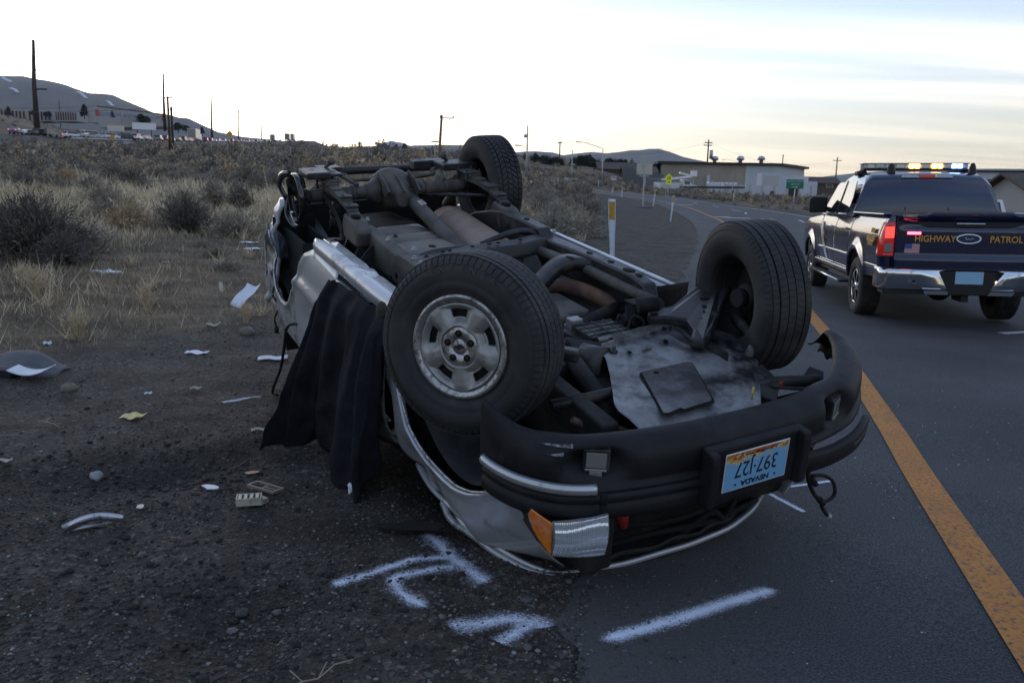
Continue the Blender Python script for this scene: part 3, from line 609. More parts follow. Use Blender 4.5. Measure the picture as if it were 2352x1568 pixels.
for k in range(10): a = 2*math.pi*k/10; b.lathe([(.0001,-.008),(.010,-.008),(.010,.008),(.0001,.008)], c=(-2.835,.035+.145*math.cos(a),.158+.135*math.sin(a)), ax='x', n=8)
b.build('cover_bolts', mFRD, P)
# --- leaf springs, U-bolts, plates, shackles, shocks
def springs(y, s):
    zs = lambda x: lin([-3.35,-3.1,-2.9,-2.72,-2.55,-2.37,-2.2,-2.05],[.30,.20,.13,.098,.092,.107,.142,.192])(x)
    b = MB()
    for k,(xa,xb) in enumerate(((-3.33,-2.05),(-3.2,-2.185),(-3.05,-2.315),(-2.92,-2.50))):
        xs = np.linspace(xa,xb,18); off = -.011*k+.012
        b.loft([[(x,y-.034,zs(x)+off),(x,y+.034,zs(x)+off),(x,y+.034,zs(x)+off+.009),(x,y-.034,zs(x)+off+.009)] for x in xs], sm=False)
    o = b.build('leaf_spring', mFRM, P)
    for x,kk in ((-2.235,1),(-2.355,2)):
        m2 = MB(); m2.bb(x-.03,x+.03,y-.042,y+.042,zs(x)-.006-.011*kk+.006,zs(x)+.004-.011*kk+.006); m2.lathe([(.0001,-.012),(.008,-.012),(.008,.01),(.0001,.01)], c=(x,y+.012*s,zs(x)-.011*kk+.002), ax='z', n=8); m2.build('spring_clip', mFRM, o)
    m2 = MB(); m2.bb(-2.81,-2.63,y-.06,y+.06,.047,.058); m2.bb(-2.83,-2.60,y-.045,y+.045,.058,.075); m2.build('spring_plate', mFRM, P, bevel=.004)
    for xx in (-2.79,-2.65):
        for yy in (-.052,.052): m2 = MB(); m2.tube([(xx,y+yy,.03),(xx,y+yy,.205)], .008, 8); m2.build('u_bolt', mFRD, P)
    m2 = MB(); m2.prism([(-2.24,y-.05,.17),(-2.06,y-.05,.19),(-1.98,y-.05,.24),(-2.0,y-.05,.34),(-2.25,y-.05,.33),(-2.28,y-.05,.24)], (0,.10,0)); hg = m2.build('spring_hanger', mFRM, P, bevel=.018, seg=3)
    disc((-2.13,y+.005,.178),.030,'z','hanger_hole',hg,sc=1.3,t=.02)
    m2 = MB(); m2.tube([(-2.78,y-.08*s,.20),(-2.93,y-.09*s,.33)], .030, 14); m2.tube([(-2.92,y-.09*s,.32),(-3.02,y-.095*s,.46)], .021, 12); m2.tube([(-2.80,y-.08*s,.17),(-2.74,y-.08*s,.12)], .015, 8); m2.build('shock_absorber', mk('grey shock tube', (.20,.20,.20), .4, .6, dirt=(.10,.09,.08), dscale=9, damt=.45) if s > 0 else mFRM, P)
    m2 = MB(); m2.tube(curve([(-2.70,y-.2*s,.10),(-2.95,y-.13*s,.055),(-2.97,y-.06*s,.02),(-2.95,y-.1*s,-.02)],10), .013, 8); m2.ball((-2.95,y-.10*s,-.028), .028, 10); m2.build('stabiliser_link', mFRM, P)
springs(.50, 1); springs(-.54, -1)
b = MB(); b.tube(curve([(-2.95,.40,.055),(-2.98,.30,.075),(-2.90,.25,.10),(-2.9,-.3,.10),(-2.98,-.36,.075),(-2.95,-.44,.055)],26), .013, 10); b.build('stabiliser_bar', mFRM, P)
b = MB(); b.tube([(-3.28,.52,.10),(-3.22,-.45,.10)], .028, 12); b.bb(-3.33,-3.20,.26,.42,.06,.10); b.build('hitch_bar', mFRD, P)
b = MB(); b.bb(-2.85,-2.62,.50,.66,-.012,.03); b.bb(-2.95,-2.70,.40,.56,.015,.035); b.build('axle_bracket', mFRD, P, bevel=.01)
b = MB(); b.bb(-3.15,-3.05,-.55,-.25,.02,.09); b.build('axle_bracket', mFRD, P, bevel=.01)
b = MB(); b.bb(-3.0,-2.8,-.65,-.38,.01,.06); b.build('axle_bracket', mFRD, P, bevel=.01)
# brake lines and parking-brake cables on the axle
b = MB(); b.tube(curve([(-2.66,.55,.13),(-2.5,.51,.27),(-2.36,.52,.38),(-2.22,.58,.46)],14), .014, 8); b.build('brake_hose', mUND, P)
b = MB(); b.tube(curve([(-2.5,.42,.33),(-2.40,.50,.44),(-2.28,.54,.45),(-2.2,.54,.40)],12), .007, 6); b.build('brake_hose', mUND, P)
b = MB(); b.tube([(-2.68,-.12,.19),(-2.45,-.45,.17),(-2.40,-.52,.17)], .012, 8); b.build('brake_pipe', mFRD, P)
# --- bent dust shield and torn brake parts where the rear wheel was
b = MB()
def dp(u, v):
    a = u; r = lerp(.055,.150,v); x = -2.76+r*math.cos(a)*.98; z = .165+r*1.02*math.sin(a); return (x, .645+.05*v*v*(1+.5*math.sin(2*a))-.02*math.sin(a*3)*v, z)
b.grid(dp, list(np.linspace(-.6,4.9,40)), list(np.linspace(0,1,6))); b.lathe([(.150,.02),(.156,.03),(.158,.055),(.150,.06)], c=(-2.76,.665,.165), n=40)
mGLB = mk('glossy black steel', (.010,.010,.011), .12, 0, coat=.6, dirt=(.05,.04,.035), dscale=14, damt=.4)
b.build('brake_backing_plate', mGLB, P, solid=.004)
b = MB(); b.lathe([(.03,0),(.05,.005),(.05,.06),(.03,.065),(.0001,.065)], c=(-2.72,.63,.158), n=20); b.build('axle_end', mUND, P)
b = MB(); b.tube(curve([(-2.95,.72,.22),(-3.02,.75,.12),(-2.96,.74,.05),(-2.86,.71,.03)],12), .012, 8, flat=2.2); b.tube(curve([(-2.95,.70,.20),(-2.93,.73,.30),(-2.84,.72,.36),(-2.76,.70,.37)],12), .014, 8, flat=2.0); b.build('brake_shoe', mGLB, P)
b = MB(); b.ball((-2.83,.72,.28), .014, 8); b.build('wheel_stud', mCHR, P)
# --- floor pan, firewall, engine bay mass
b = MB(); b.grid(lambda x,y: (x, y, .478+.012*math.sin(y*22)*math.exp(-abs(abs(y)-.55)*9)+.008*math.sin(x*9)), list(np.linspace(-2.42,-.50,34)), list(np.linspace(-.79,.79,40))); b.build('floor_pan', mUND, P, solid=.006)
b = MB(); b.bb(-3.40,-2.42,-.72,.72,.66,.70); b.bb(-2.45,-2.40,-.74,.74,.47,.70); b.bb(-3.42,-2.3,-.70,.70,.90,.96); b.build('cargo_floor', mINT, P)  # lower slab added dark to fill a bright gap
b = MB(); b.bb(-3.40,-2.42,.70,.735,.44,.96); b.bb(-3.46,-3.41,-.70,.70,.36,1.5); b.build('inner_side_wall', mINT, P)  # rear wall added dark to hide bright ground showing through
b = MB(); b.bb(-.70,-.57,.62,.80,.42,1.0); b.build('hinge_pillar_fill', mUND, P)  # dark box added to fill the bright gap between door and wing
b = MB(); b.bb(-2.45,-.5,-.74,.74,.92,.97); b.build('cabin_dark_fill', mUND, P)  # dark slab added to close bright gaps through the cabin
b = MB(); b.bb(-.53,-.47,-.74,.74,.44,1.02); b.build('firewall', mUND, P, bevel=.02)
b = MB(); b.bb(-.50,.22,-.27,.27,.50,.90); b.bb(-.2,.30,-.2,.22,.46,.56); b.build('engine_block', mUND, P, bevel=.03)
b = MB(); b.bb(-.98,-.58,-.10,.17,.395,.60); b.bb(-.95,-.62,-.24,-.08,.40,.55); b.build('transmission_pan', mFRM, P, bevel=.02)
b = MB(); b.bb(-1.45,-.50,-.16,.16,.46,.72); b.build('gearbox', mUND, P, bevel=.05)
b = MB(); b.bb(-.40,-.22,-.20,.02,.372,.50); b.bb(-.44,-.17,-.235,.05,.405,.43)
for k in range(4): b.bb(-.385+k*.047,-.377+k*.047,-.20,.02,.365,.375)
for k in range(3): b.bb(-.40,-.22,-.16+k*.065,-.153+k*.065,.366,.376)
b.build('oil_pan', mk('oily cast alloy', (.11,.11,.105), .4, .6, dirt=(.04,.038,.034), dscale=9, damt=.5), P, bevel=.012)
b = MB(); b.prism([(-.26,.15,.36),(-.20,-.02,.385),(-.04,-.02,.41),(-.04,.17,.40)], (0,.0,.12)); b.prism([(-.36,.06,.40),(-.22,.04,.39),(-.22,.18,.39),(-.34,.18,.41)],(0,0,.1)); b.build('engine_mount', mUND, P, bevel=.02)
b = MB(); b.tube([(-.14,.13,.44),(-.04,.06,.44)], .085, 22); b.build('oil_filter', mk('black filter can', (.03,.03,.032), .35, .2, dirt=(.07,.065,.06), dscale=12, damt=.42), P)
b = MB(); b.bb(-.47,-.41,-.055,.01,.355,.41); b.bb(-.50,-.36,-.03,-.0,.40,.47); b.build('sensor_box', mALU, P, bevel=.006)
b = MB(); b.bb(-.44,-.37,-.40,-.33,.30,.42); b.bb(-.43,-.35,-.41,-.30,.295,.303); b.build('engine_mount', mUND, P, bevel=.006)
for pts,r in (([(-.22,-.20,.43),(-.22,-.24,.37),(-.16,-.26,.37),(-.15,-.26,.45)],.010),([(-.14,-.26,.40),(-.12,-.38,.385),(-.2,-.5,.41),(-.22,-.56,.45)],.009),([(-.33,-.26,.44),(-.35,-.30,.36),(-.30,-.33,.37),(-.28,-.33,.45)],.008),([(-.40,-.24,.45),(-.42,-.27,.37),(-.38,-.29,.40)],.008),([(-.10,.02,.45),(-.08,-.04,.42),(-.10,-.1,.44)],.008)):
    b = MB(); b.tube(curve(pts,12), r, 7); b.build('engine_hose', mUND, P)
b = MB(); b.tube(curve([(-.12,.20,.40),(.05,.235,.42),(.18,.24,.47),(.28,.24,.55)],14), .038, 12); b.build('engine_pipe', mUND, P)
b = MB(); b.tube(curve([(.30,.45,.46),(.33,.38,.50),(.42,.31,.52),(.5,.24,.58)],10), .014, 8); b.tube([(.24,.34,.50),(.46,.28,.48)], .011, 8); b.build('brake_pipe', mRST2, P)
# --- lower control arms
def arm(s, dz=0):
    pl = [(-.27,-.32),(-.27,-.48),(-.34,-.72),(-.35,-.84),(-.25,-.875),(-.15,-.72),(-.03,-.56),(.07,-.44),(.14,-.33),(.09,-.29),(.0,-.38),(-.10,-.42),(-.18,-.38),(-.20,-.30)]
    z = lambda x,y: lerp(.262,.135,sstep(.34,.90,-y))+dz
    b = MB(); b.prism([(x,y*s,z(x,y)) for x,y in pl], (0,0,.05)); o = b.build('control_arm', mFRD, P, bevel=.014, seg=3)
    for x,y,r in ((-.19,-.60,.020),(-.125,-.55,.013),(-.08,-.52,.015),(-.04,-.47,.011),(-.27,-.76,.018)): disc((x,y*s,z(x,y)-.001),r,'z','arm_hole',o,sc=1.3,t=.008)
    b = MB(); b.tube([(-.28,-.27*s,.275),(-.24,-.36*s,.265)], .038, 12); b.build('arm_bushing', mUND, P)
arm(1,.05); arm(-1)
b = MB(); b.bb(-.30,-.06,-.46,.46,.40,.50); b.build('front_crossmember', mFRD, P, bevel=.03)
b = MB(); b.tube([(.0,-.66,.20),(-.0,-.62,.20)], .042, 16); b.build('steering_knuckle', mUND, P)
b = MB(); b.tube(curve([(-.37,-.86,.235),(-.36,-.87,.29),(-.30,-.84,.315),(-.22,-.79,.325),(-.09,-.72,.335),(.10,-.63,.34),(.18,-.585,.345),(.215,-.54,.37),(.215,-.50,.43)],34), .0235, 12); b.ball((-.37,-.86,.222),.03,10); b.build('stabiliser_bar', mk('worn grey bar', (.12,.115,.11), .45, .4, dirt=(.05,.045,.04), dscale=12), P)
b = MB(); b.tube([(.215,-.5,.43),(.215,.5,.43)], .0235, 10); b.build('stabiliser_bar', mFRD, P)
# --- splash shield with access panel and bolts
Ls = np.array(curve([(-.165,.03),(-.10,.055),(-.05,.085),(.04,.115),(.10,.145),(.26,.24),(.42,.325),(.60,.315)],30))
Rs = np.array(curve([(-.225,-.52),(-.215,-.575),(-.145,-.585),(-.02,-.625),(.10,-.66),(.24,-.56),(.37,-.44),(.60,-.24)],30))
def shz(u, v, x, y):
    z = .352+.020*sstep(.20,.235,v)+.012*sstep(.30,.40,v)*sstep(.1,.2,u)+.03*sstep(.9,1.0,v)
    z -= .008*math.exp(-((u-.80)/.018)**2)*sstep(.3,.36,v)*(1-sstep(.86,.9,v)) + .006*math.exp(-((u-.60)/.016)**2)*sstep(.26,.32,v)*(1-sstep(.5,.56,v))
    z += .022*sstep(.12,.04,u)*sstep(.35,.5,v) + .02*sstep(.9,1,u)*sstep(.4,.6,v)
    z += .010*math.exp(-(((u-.13)/.05)**2+((v-.55)/.16)**2)) + .004*math.sin(u*19+v*7)*math.sin(v*11)
    return z
def shf(u, v):
    i = v*29; k = min(28, int(i)); f = i-k; a = Ls[k]*(1-f)+Ls[k+1]*f; c = Rs[k]*(1-f)+Rs[k+1]*f; p = a*(1-u)+c*u; return (p[0], p[1], shz(u, v, p[0], p[1]))
b = MB(); US = list(np.linspace(0,1,64)); VS = list(np.linspace(.20,1,64)); b.grid(shf, US, VS); SH = b.build('splash_shield', mSHD, P, solid=.003)
b = MB(); b.grid(shf, US, list(np.linspace(0,.20,14)), keep=lambda u,v: not (u < .13 and .07 < v < .15 - abs(u-.06)*.3)); b.build('shield_flange', mSHDR, SH, solid=.003)
b = MB(); ac = [(.195,.045),(.188,-.20),(.205,-.215),(.52,-.045),(.535,-.03),(.55,.115),(.535,.12),(.55,.19),(.54,.205),(.215,.06)]
b.prism([(x,y,.3755-.0 - .004) for x,y in ac], (0,0,.006)); AP = b.build('access_panel', mACC, SH, bevel=.003)
b = MB(); ac2 = [(x+(-.008 if x < .3 else .01), y+(.008 if y > 0 else -.008)) for x,y in ac]; b.prism([(x,y,.3800) for x,y in ac2], (0,0,.002)); b.build('panel_shadow_line', mHOLE, SH)  # dark sheet paints the shadow line round the access panel
disc((.23,.0,.3715),.012,'z','panel_hole',AP)
for x,y in ((-.03,.035),(-.105,-.53)):
    b = MB(); b.lathe([(.0001,-.028),(.009,-.028),(.010,-.008),(.020,-.008),(.021,-.002),(.0001,-.002)], ax='z', n=12); b.build('shield_bolt', mFRD, SH, loc=(x,y,.372))
for x,y in ((.0,-.03),(-.05,-.27),(-.14,-.33)): disc((x,y,.3715 if x > -.1 else .351),.009,'z','shield_hole',SH,sc=1.4)
b = MB(); b.tube([(.555,-.225,.40),(.555,-.225,.345)], .004, 6); b.build('yellow_tag', mk('yellow tape', (.55,.42,.03), .5), P)
b = MB(); b.prism([(.47,-.28,.41),(.40,-.40,.40),(.30,-.50,.40),(.28,-.55,.41),(.44,-.50,.42),(.56,-.36,.43)], (0,0,.012)); b.prism([(.44,-.62,.43),(.40,-.71,.40),(.47,-.72,.40),(.53,-.66,.42),(.50,-.58,.44)],(0,0,.012)); TH = b.build('bumper_bracket', mUND, P, bevel=.004)
b = MB(); b.tube([(.40,-.42,.43),(.50,-.66,.42)], .026, 10); b.tube([(.43,-.49,.43),(.436,-.505,.43)], .028, 10, m=1); b.tube(curve([(.46,-.42,.42),(.55,-.46,.40),(.59,-.52,.40),(.62,-.60,.42)],10), .007, 6); b.build('tow_bar', [mUND, mRED], P)
# --- inner wing liner, left wheel well
b = MB(); b.grid(lambda a,y: (-.06+.475*math.cos(a), y, .36+.43*math.sin(a)), list(np.linspace(.42,3.30,30)), [.40,.55,.70,.79]); b.build('wheel_liner', mUND, P, solid=.005)
b = MB(); b.grid(lambda a,y: (-.06+.475*math.cos(a), -y, .36+.43*math.sin(a)), list(np.linspace(.42,3.30,30)), [.40,.55,.70,.79]); b.build('wheel_liner', mUND, P, solid=.005)
# --- parking brake cable over the floor
b = MB(); b.tube(curve([(-2.10,.545,.43),(-1.70,.555,.42),(-1.60,.56,.425)],8), .005, 6); b.tube([(-1.60,.56,.425),(-1.53,.56,.42)], .017, 10); b.tube([(-1.53,.56,.42),(-1.25,.53,.41)], .006, 6); b.build('brake_cable', mCBL, P)
b = MB(); b.tube(curve([(-2.15,.60,.47),(-2.0,.66,.44),(-1.8,.62,.43),(-1.66,.57,.43)],14), .013, 8); b.build('brake_cable', mFRM, P)
b = MB(); b.bb(-1.52,-1.36,.60,.70,.466,.474); b.build('floor_plug', mFRD, P, bevel=.003)

# more hoses, clips and bolts among the engine bay shadows
_q = random.Random(12)
for k in range(16):
    x, y, z = _q.uniform(-.48,.30), _q.uniform(-.55,.45), _q.uniform(.42,.52); pts = [(x,y,z)]
    for j in range(4): pts.append((pts[-1][0]+_q.uniform(-.09,.09), pts[-1][1]+_q.uniform(-.12,.12), min(.60,max(.385,pts[-1][2]+_q.uniform(-.06,.07)))))
    b = MB(); b.tube(curve(pts,16), _q.uniform(.005,.013), 7); b.build('engine_hose', _q.choice([mUND,mFRD,mFRM]), P)
for k in range(14):
    b = MB(); b.lathe([(.0001,-.012),(.010,-.012),(.010,0),(.017,.0),(.017,.006),(.0001,.006)], ax='z', n=8); x = _q.uniform(-2.3,-.6); b.build('frame_bolt', mALU if k % 3 else mFRD, P, loc=(x, _q.choice([.43,.42,-.50]), float(np.interp(x,[-2.3,-1.9,-1.5,-1.0,-.6],[.255,.250,.262,.245,.250]))-.004 if k % 2 else .20))
# --- outer body of the SUV
def yside(x, z, s=1):
    z0 = .80+.18*sstep(-.62,-1.0,x); y = .855 - 1.6*max(0, z-z0)**2 - .50*max(0,z-.60)*sstep(.12,.50,x) - .9*max(0,.52-z)**2 - .42*max(0, x-.18)**2 - .10*max(0,-2.9-x)
    return y
def body_panel(name, xs, zb, zt, rows, mat, s=1, yoff=None, flare=None, thick=.006, lip=.03):
    """a side panel between the lower outline zb(x) and the upper outline zt(x); yoff adds dents, flare rolls the arch lip"""
    b = MB(); vv = list(np.linspace(0,1,rows))
    def fn(u, v):
        z = lerp(zb(u), zt(u), v); y = yside(u, z)
        if flare: y += .018*math.exp(-((z-zb(u))/.035)**2)*flare(u)
        if yoff: y += yoff(u, z, v)
        return (u, y*s, z)
    b.grid(fn, list(xs), vv)
    if lip:
        b.grid(lambda u,v: (lambda p: (p[0], p[1]-s*lip*v, p[2]+.004*v))(fn(u,0)), list(xs), [0,.5,1])
    return b.build(name, mat, P, solid=thick, off=-1)
# left front wing
archA = ([-.66,-.625,-.60,-.585,-.56,-.52,-.474,-.40,-.30,-.20,-.117,0,.10,.22,.30,.353,.40,.45,.50],[.34,.345,.40,.48,.54,.605,.656,.735,.768,.78,.78,.775,.762,.728,.69,.648,.615,.60,.60])
wingB = ([-.66,-.60,-.54,-.45,-.345,-.2,-.08,0,.1,.25,.40,.50],[.60,.90,.99,1.012,1.02,.995,.975,.995,.998,.995,.985,.97])
dent = lambda x,z,v: -.05*math.exp(-(((x+.42)/.16)**2+((z-.93)/.10)**2)) + .018*math.sin(x*23+z*9)*sstep(.55,1,v)*sstep(.25,-.1,x) - .035*math.exp(-(((x+.12)/.10)**2+((z-.97)/.05)**2))
xs = np.r_[np.linspace(-.66,-.46,22), np.linspace(-.45,.28,46), np.linspace(.30,.50,20)]
body_panel('front_wing', xs, lin(*archA), lin(*wingB), 22, mSIL, 1, dent, lambda x: sstep(-.6,-.4,x)*(1-sstep(.36,.46,x)))
# bright torn flange along the wing's arch
b = MB(); ap = [(x, yside(x, np.interp(x,*archA))-.004, np.interp(x,*archA)-.003) for x in np.linspace(-.52,.40,40)]; b.tube(ap, .0055, 6); b.build('arch_flange', mALUB, P)
body_panel('front_wing', xs[xs < .5], lambda x: max(.62, lin(*archA)(x)), lin(*wingB), 14, mSIL, -1, None, lambda x: 1)
# bonnet resting on the ground, with its folded front lip
lip = curve([(-.50,.775,1.0),(-.30,.79,1.012),(-.09,.785,.995),(.04,.79,.995),(.16,.755,1.005),(.30,.71,1.01),(.43,.645,1.015),(.485,.585,1.016),(.515,.49,1.013),(.545,.36,1.008),(.565,.14,1.003),(.568,-.05,1.0),(.55,-.22,.998),(.50,-.38,.995),(.43,-.51,.993),(.34,-.68,.99),(.2,-.74,.99),(-.5,-.74,1.0)], 120)
b = MB(); rg = []
for k,p in enumerate(lip):
    t = lip[min(k+1,119)]-lip[max(k-1,0)]; t = t/np.linalg.norm(t); o = np.array((-t[1], t[0], 0)); o = o if np.dot(o[:2], p[:2]-np.array((-.3,0))) > 0 else -o
    w = .0012*math.sin(k*.7)
    rg.append([tuple(p+o*a+np.array((0,0,c+w))) for a,c in ((0,-.018),(.008,-.016),(.011,-.004),(.006,.006),(-.03,.012),(-.035,-.002),(-.012,-.008))])
b.loft(rg, sm=True); b.build('bonnet_lip', mSIL, P)
b = MB(); cen = np.array((-.45,0,1.03)); b.grid(lambda u,v: tuple((lambda p: p*(1-v)+np.array((-.45,p[1]*.9,1.035))*v+np.array((0,0,.012*math.sin(v*math.pi))))(lip[int(u)])), list(range(120)), list(np.linspace(0,1,8))); b.build('bonnet', mUND, P, solid=.005)  # dark colour stands in for shade on the inside of the silver bonnet
b = MB(); rg = []   # torn edge strip where bonnet and wing part
for p in curve([(-.16,.79,1.0),(-.02,.81,1.004),(.12,.775,1.008),(.28,.735,1.012),(.42,.675,1.012),(.50,.615,1.004)],26): rg.append([tuple(p+np.array(q)) for q in ((0,.012,-.012),(0,.02,.004),(0,-.004,.008),(0,-.006,-.010))])
b.loft(rg); b.build('torn_edge_strip', mSILD, P)
# rocker panel: lower channel, wide inner flange
def rk(x): return .80-.010*sstep(-1.1,-.6,x)
b = MB(); rg = []
for x in np.linspace(-1.985,-.52,40):
    k = .006*math.sin(x*41)*sstep(-1.45,-1.35,x)*(1-sstep(-1.2,-1.1,x)); e = sstep(-1.985,-1.90,x); w = .085*e+.02
    y = rk(x); rg.append([(x,y-w-.02,.305),(x,y-w,.262+k),(x,y-.045*e,.256+k),(x,y-.03*e,.250+k*.5),(x,y+.006,.262),(x,y+.016,.285),(x,y+.014,.325),(x,y-.01,.345),(x,y-.06,.40)])
b.loft(rg, closed=False); RK = b.build('rocker_panel', mSIL, P, solid=.004)
b = MB(); b.tube([(x, rk(x)-.040, .2525) for x in np.linspace(-1.95,-.55,12)], .004, 6); b.build('rocker_seam', mSIL, RK)
b = MB(); rg = []
for x in np.linspace(-1.985,-.52,20): rg.append([(x,-.83,.42),(x,-.825,.378),(x,-.805,.364),(x,-.795,.372),(x,-.77,.41)])
b.loft(rg, closed=False); b.build('rocker_panel', mSIL, P, solid=.004)
# rear door lower corner, curved round the wheel arch
doorA = ([-2.40,-2.30,-2.24,-2.20,-2.12,-2.02,-1.985,-1.9,-1.6,-.68],[.70,.60,.525,.45,.37,.325,.318,.322,.335,.35])
doorT = ([-2.40,-2.2,-1.5,-.68],[1.075,1.085,1.06,1.0])
dd = lambda x,z,v: .016*math.exp(-((z-.60-.05*(x+2.1))/.03)**2) - .012*sstep(.58,.52,z) - .03*math.exp(-(((x+2.0)/.2)**2+((z-.80)/.1)**2))
body_panel('rear_door', np.r_[np.linspace(-2.40,-1.98,30), np.linspace(-1.96,-1.52,16)], lin(*doorA), lin(*doorT), 24, mSIL, 1, dd, lambda x: sstep(-2.0,-2.15,x))
body_panel('front_door', np.linspace(-1.505,-.68,24), lambda x: .36, lin(*doorT), 14, mSILD, 1, lambda x,z,v: -.03*math.sin(v*5+x*6)*v, None)
b = MB(); b.bb(-1.5135,-1.507,.82,.853,.365,.95); b.build('door_gap', mHOLE, P)
# left rear quarter panel with the wheel arch, buckled outward behind the wheel
quA = ([-3.42,-3.30,-3.16,-3.08,-3.03,-3.0,-2.97,-2.92,-2.84,-2.70,-2.58,-2.50,-2.44,-2.40,-2.37],[.30,.27,.25,.28,.40,.50,.60,.72,.80,.842,.835,.80,.745,.705,.67])
quT = ([-3.42,-3.2,-3.0,-2.8,-2.6,-2.37],[1.05,1.07,1.085,1.09,1.09,1.075])
qd = lambda x,z,v: -.035*math.exp(-(((x+3.0)/.10)**2+((z-.62)/.16)**2)) -.05*sstep(.55,.30,z)*sstep(-3.0,-3.1,x)+ .012*math.sin(z*27+x*8)*sstep(-2.85,-3.0,x) - .25*max(0,-3.22-x) + .008*math.sin(z*60)*sstep(-2.9,-3.05,x)
body_panel('rear_quarter_panel', np.r_[np.linspace(-3.42,-3.1,14), np.linspace(-3.09,-2.37,56)], lin(*quA), lin(*quT), 26, mSILD, 1, qd, lambda x: 1.2*sstep(-2.95,-2.85,x))
b = MB(); aq = [(x, yside(x, np.interp(x,*quA))+.012+qd(x,np.interp(x,*quA),0), np.interp(x,*quA)-.004) for x in np.r_[np.linspace(-3.02,-2.9,10),np.linspace(-2.88,-2.38,24)]]; b.tube(aq, .008, 6); b.build('arch_flange', mALUB, P)
# loose trim and a bent side marker hanging off the quarter
b = MB(); b.prism([(-3.24,.79,.42),(-3.10,.865,.50),(-3.05,.87,.62),(-3.12,.86,.60),(-3.2,.82,.52)], (0,.006,0)); b.prism([(-3.10,.865,.60),(-3.02,.885,.72),(-3.04,.88,.80),(-3.12,.86,.72)], (0,.006,0)); b.build('loose_trim', mSILD, P, bevel=.003)
b = MB(); b.grid(lambda a,r: (-3.06+.055*r*math.cos(a), .868+.02*(1-r*r), .80+.12*r*math.sin(a)), list(np.linspace(0,2*math.pi,24)), [.01,.4,.8,1]); b.build('fuel_flap', mSIL, P, solid=.004)
body_panel('rear_quarter_panel', np.linspace(-3.42,-2.37,20), lambda x: .45+.35*math.exp(-((x+2.7)/.3)**4), lin(*quT), 10, mSIL, -1, None, None)
body_panel('side_door', np.linspace(-2.36,-.68,16), lambda x: .35, lin(*doorT), 10, mSIL, -1, None, None)
# inner wheel house seen through the empty arch
b = MB(); b.grid(lambda a,y: (-2.70+.40*math.cos(a), y, .44+.40*math.sin(a)), list(np.linspace(-.2,3.34,26)), [.50,.66,.80]); b.prism([(-3.1,.56,.44),(-2.3,.56,.44),(-2.32,.56,.70),(-2.6,.56,.86),(-2.8,.56,.86),(-3.06,.56,.70)], (0,-.02,0)); b.build('wheel_house', mINT, P, solid=.004)
b = MB(); b.prism([(-2.99,.80,.42),(-2.90,.84,.52),(-2.84,.82,.60),(-2.95,.74,.62),(-3.0,.74,.5)], (0,.006,0)); b.build('torn_liner', mk('torn blue grey liner', (.10,.115,.14), .5, dirt=(.05,.05,.05), dscale=9), P)
# crushed cabin: shell between the belt line and the flattened roof
b = MB(); rg = []
for x,zt,w in ((-.70,1.17,.60),(-1.1,1.30,.60),(-1.6,1.38,.62),(-2.2,1.47,.62),(-2.8,1.55,.60),(-3.3,1.55,.55)):
    rg.append([(x,.79,1.0),(x,.74,1.09),(x,w+.03,zt-.10),(x,w-.06,zt),(x,-w+.06,zt),(x,-w-.03,zt-.10),(x,-.74,1.09),(x,-.79,1.0)])
b.loft(rg, closed=False); CB = b.build('crushed_cabin', [mk('crazed cabin glass and lining', (.012,.013,.015), .35, dirt=(.06,.065,.07), dscale=9, damt=.4)], P, solid=.01)
b = MB(); rg = []
for x,zt,w in ((-1.0,1.275,.60),(-1.6,1.385,.61),(-2.2,1.475,.61),(-2.8,1.555,.59),(-3.35,1.55,.55)): rg.append([(x,w-.02,zt-.03),(x,w-.08,zt+.006),(x,-w+.08,zt+.006),(x,-w+.02,zt-.03)])
b.loft(rg, closed=False); b.build('roof', mSIL, P, solid=.006)
b = MB()
for a,c in (((-.62,.77,.98),(-1.05,.62,1.24)),((-1.52,.80,.95),(-1.62,.64,1.33)),((-2.40,.80,.97),(-2.55,.63,1.47)),((-3.2,.74,1.05),(-3.3,.58,1.5))):
    b.bar(a, c, .06, .05)
b.build('roof_pillar', mSILD, P, bevel=.01)
# little open vent slot and door handle on the rear side
b = MB(); b.prism([(-2.62,.80,1.02),(-2.50,.79,1.05),(-2.30,.765,1.14),(-2.40,.775,1.11)], (0,.012,0)); b.build('handle_recess', mHOLE, P)
b = MB(); b.tube([(-2.62,.815,1.02),(-2.50,.81,1.045),(-2.30,.79,1.13)], .010, 8); b.build('door_handle', mCHR, P)
# rear bumper corner behind the quarter
b = MB(); rg = []
for k,(x,y) in enumerate(((-3.30,.70),(-3.36,.69),(-3.42,.62),(-3.50,.4),(-3.52,0),(-3.50,-.4),(-3.42,-.62),(-3.3,-.7))): rg.append([(x,y,.33),(x-.015,y+.012*(1 if y>0 else -1),.37),(x-.02,y+.012*(1 if y>0 else -1),.50),(x,y,.55)])
b.loft(rg, closed=False); b.build('rear_bumper', mBLK, P, solid=.006)
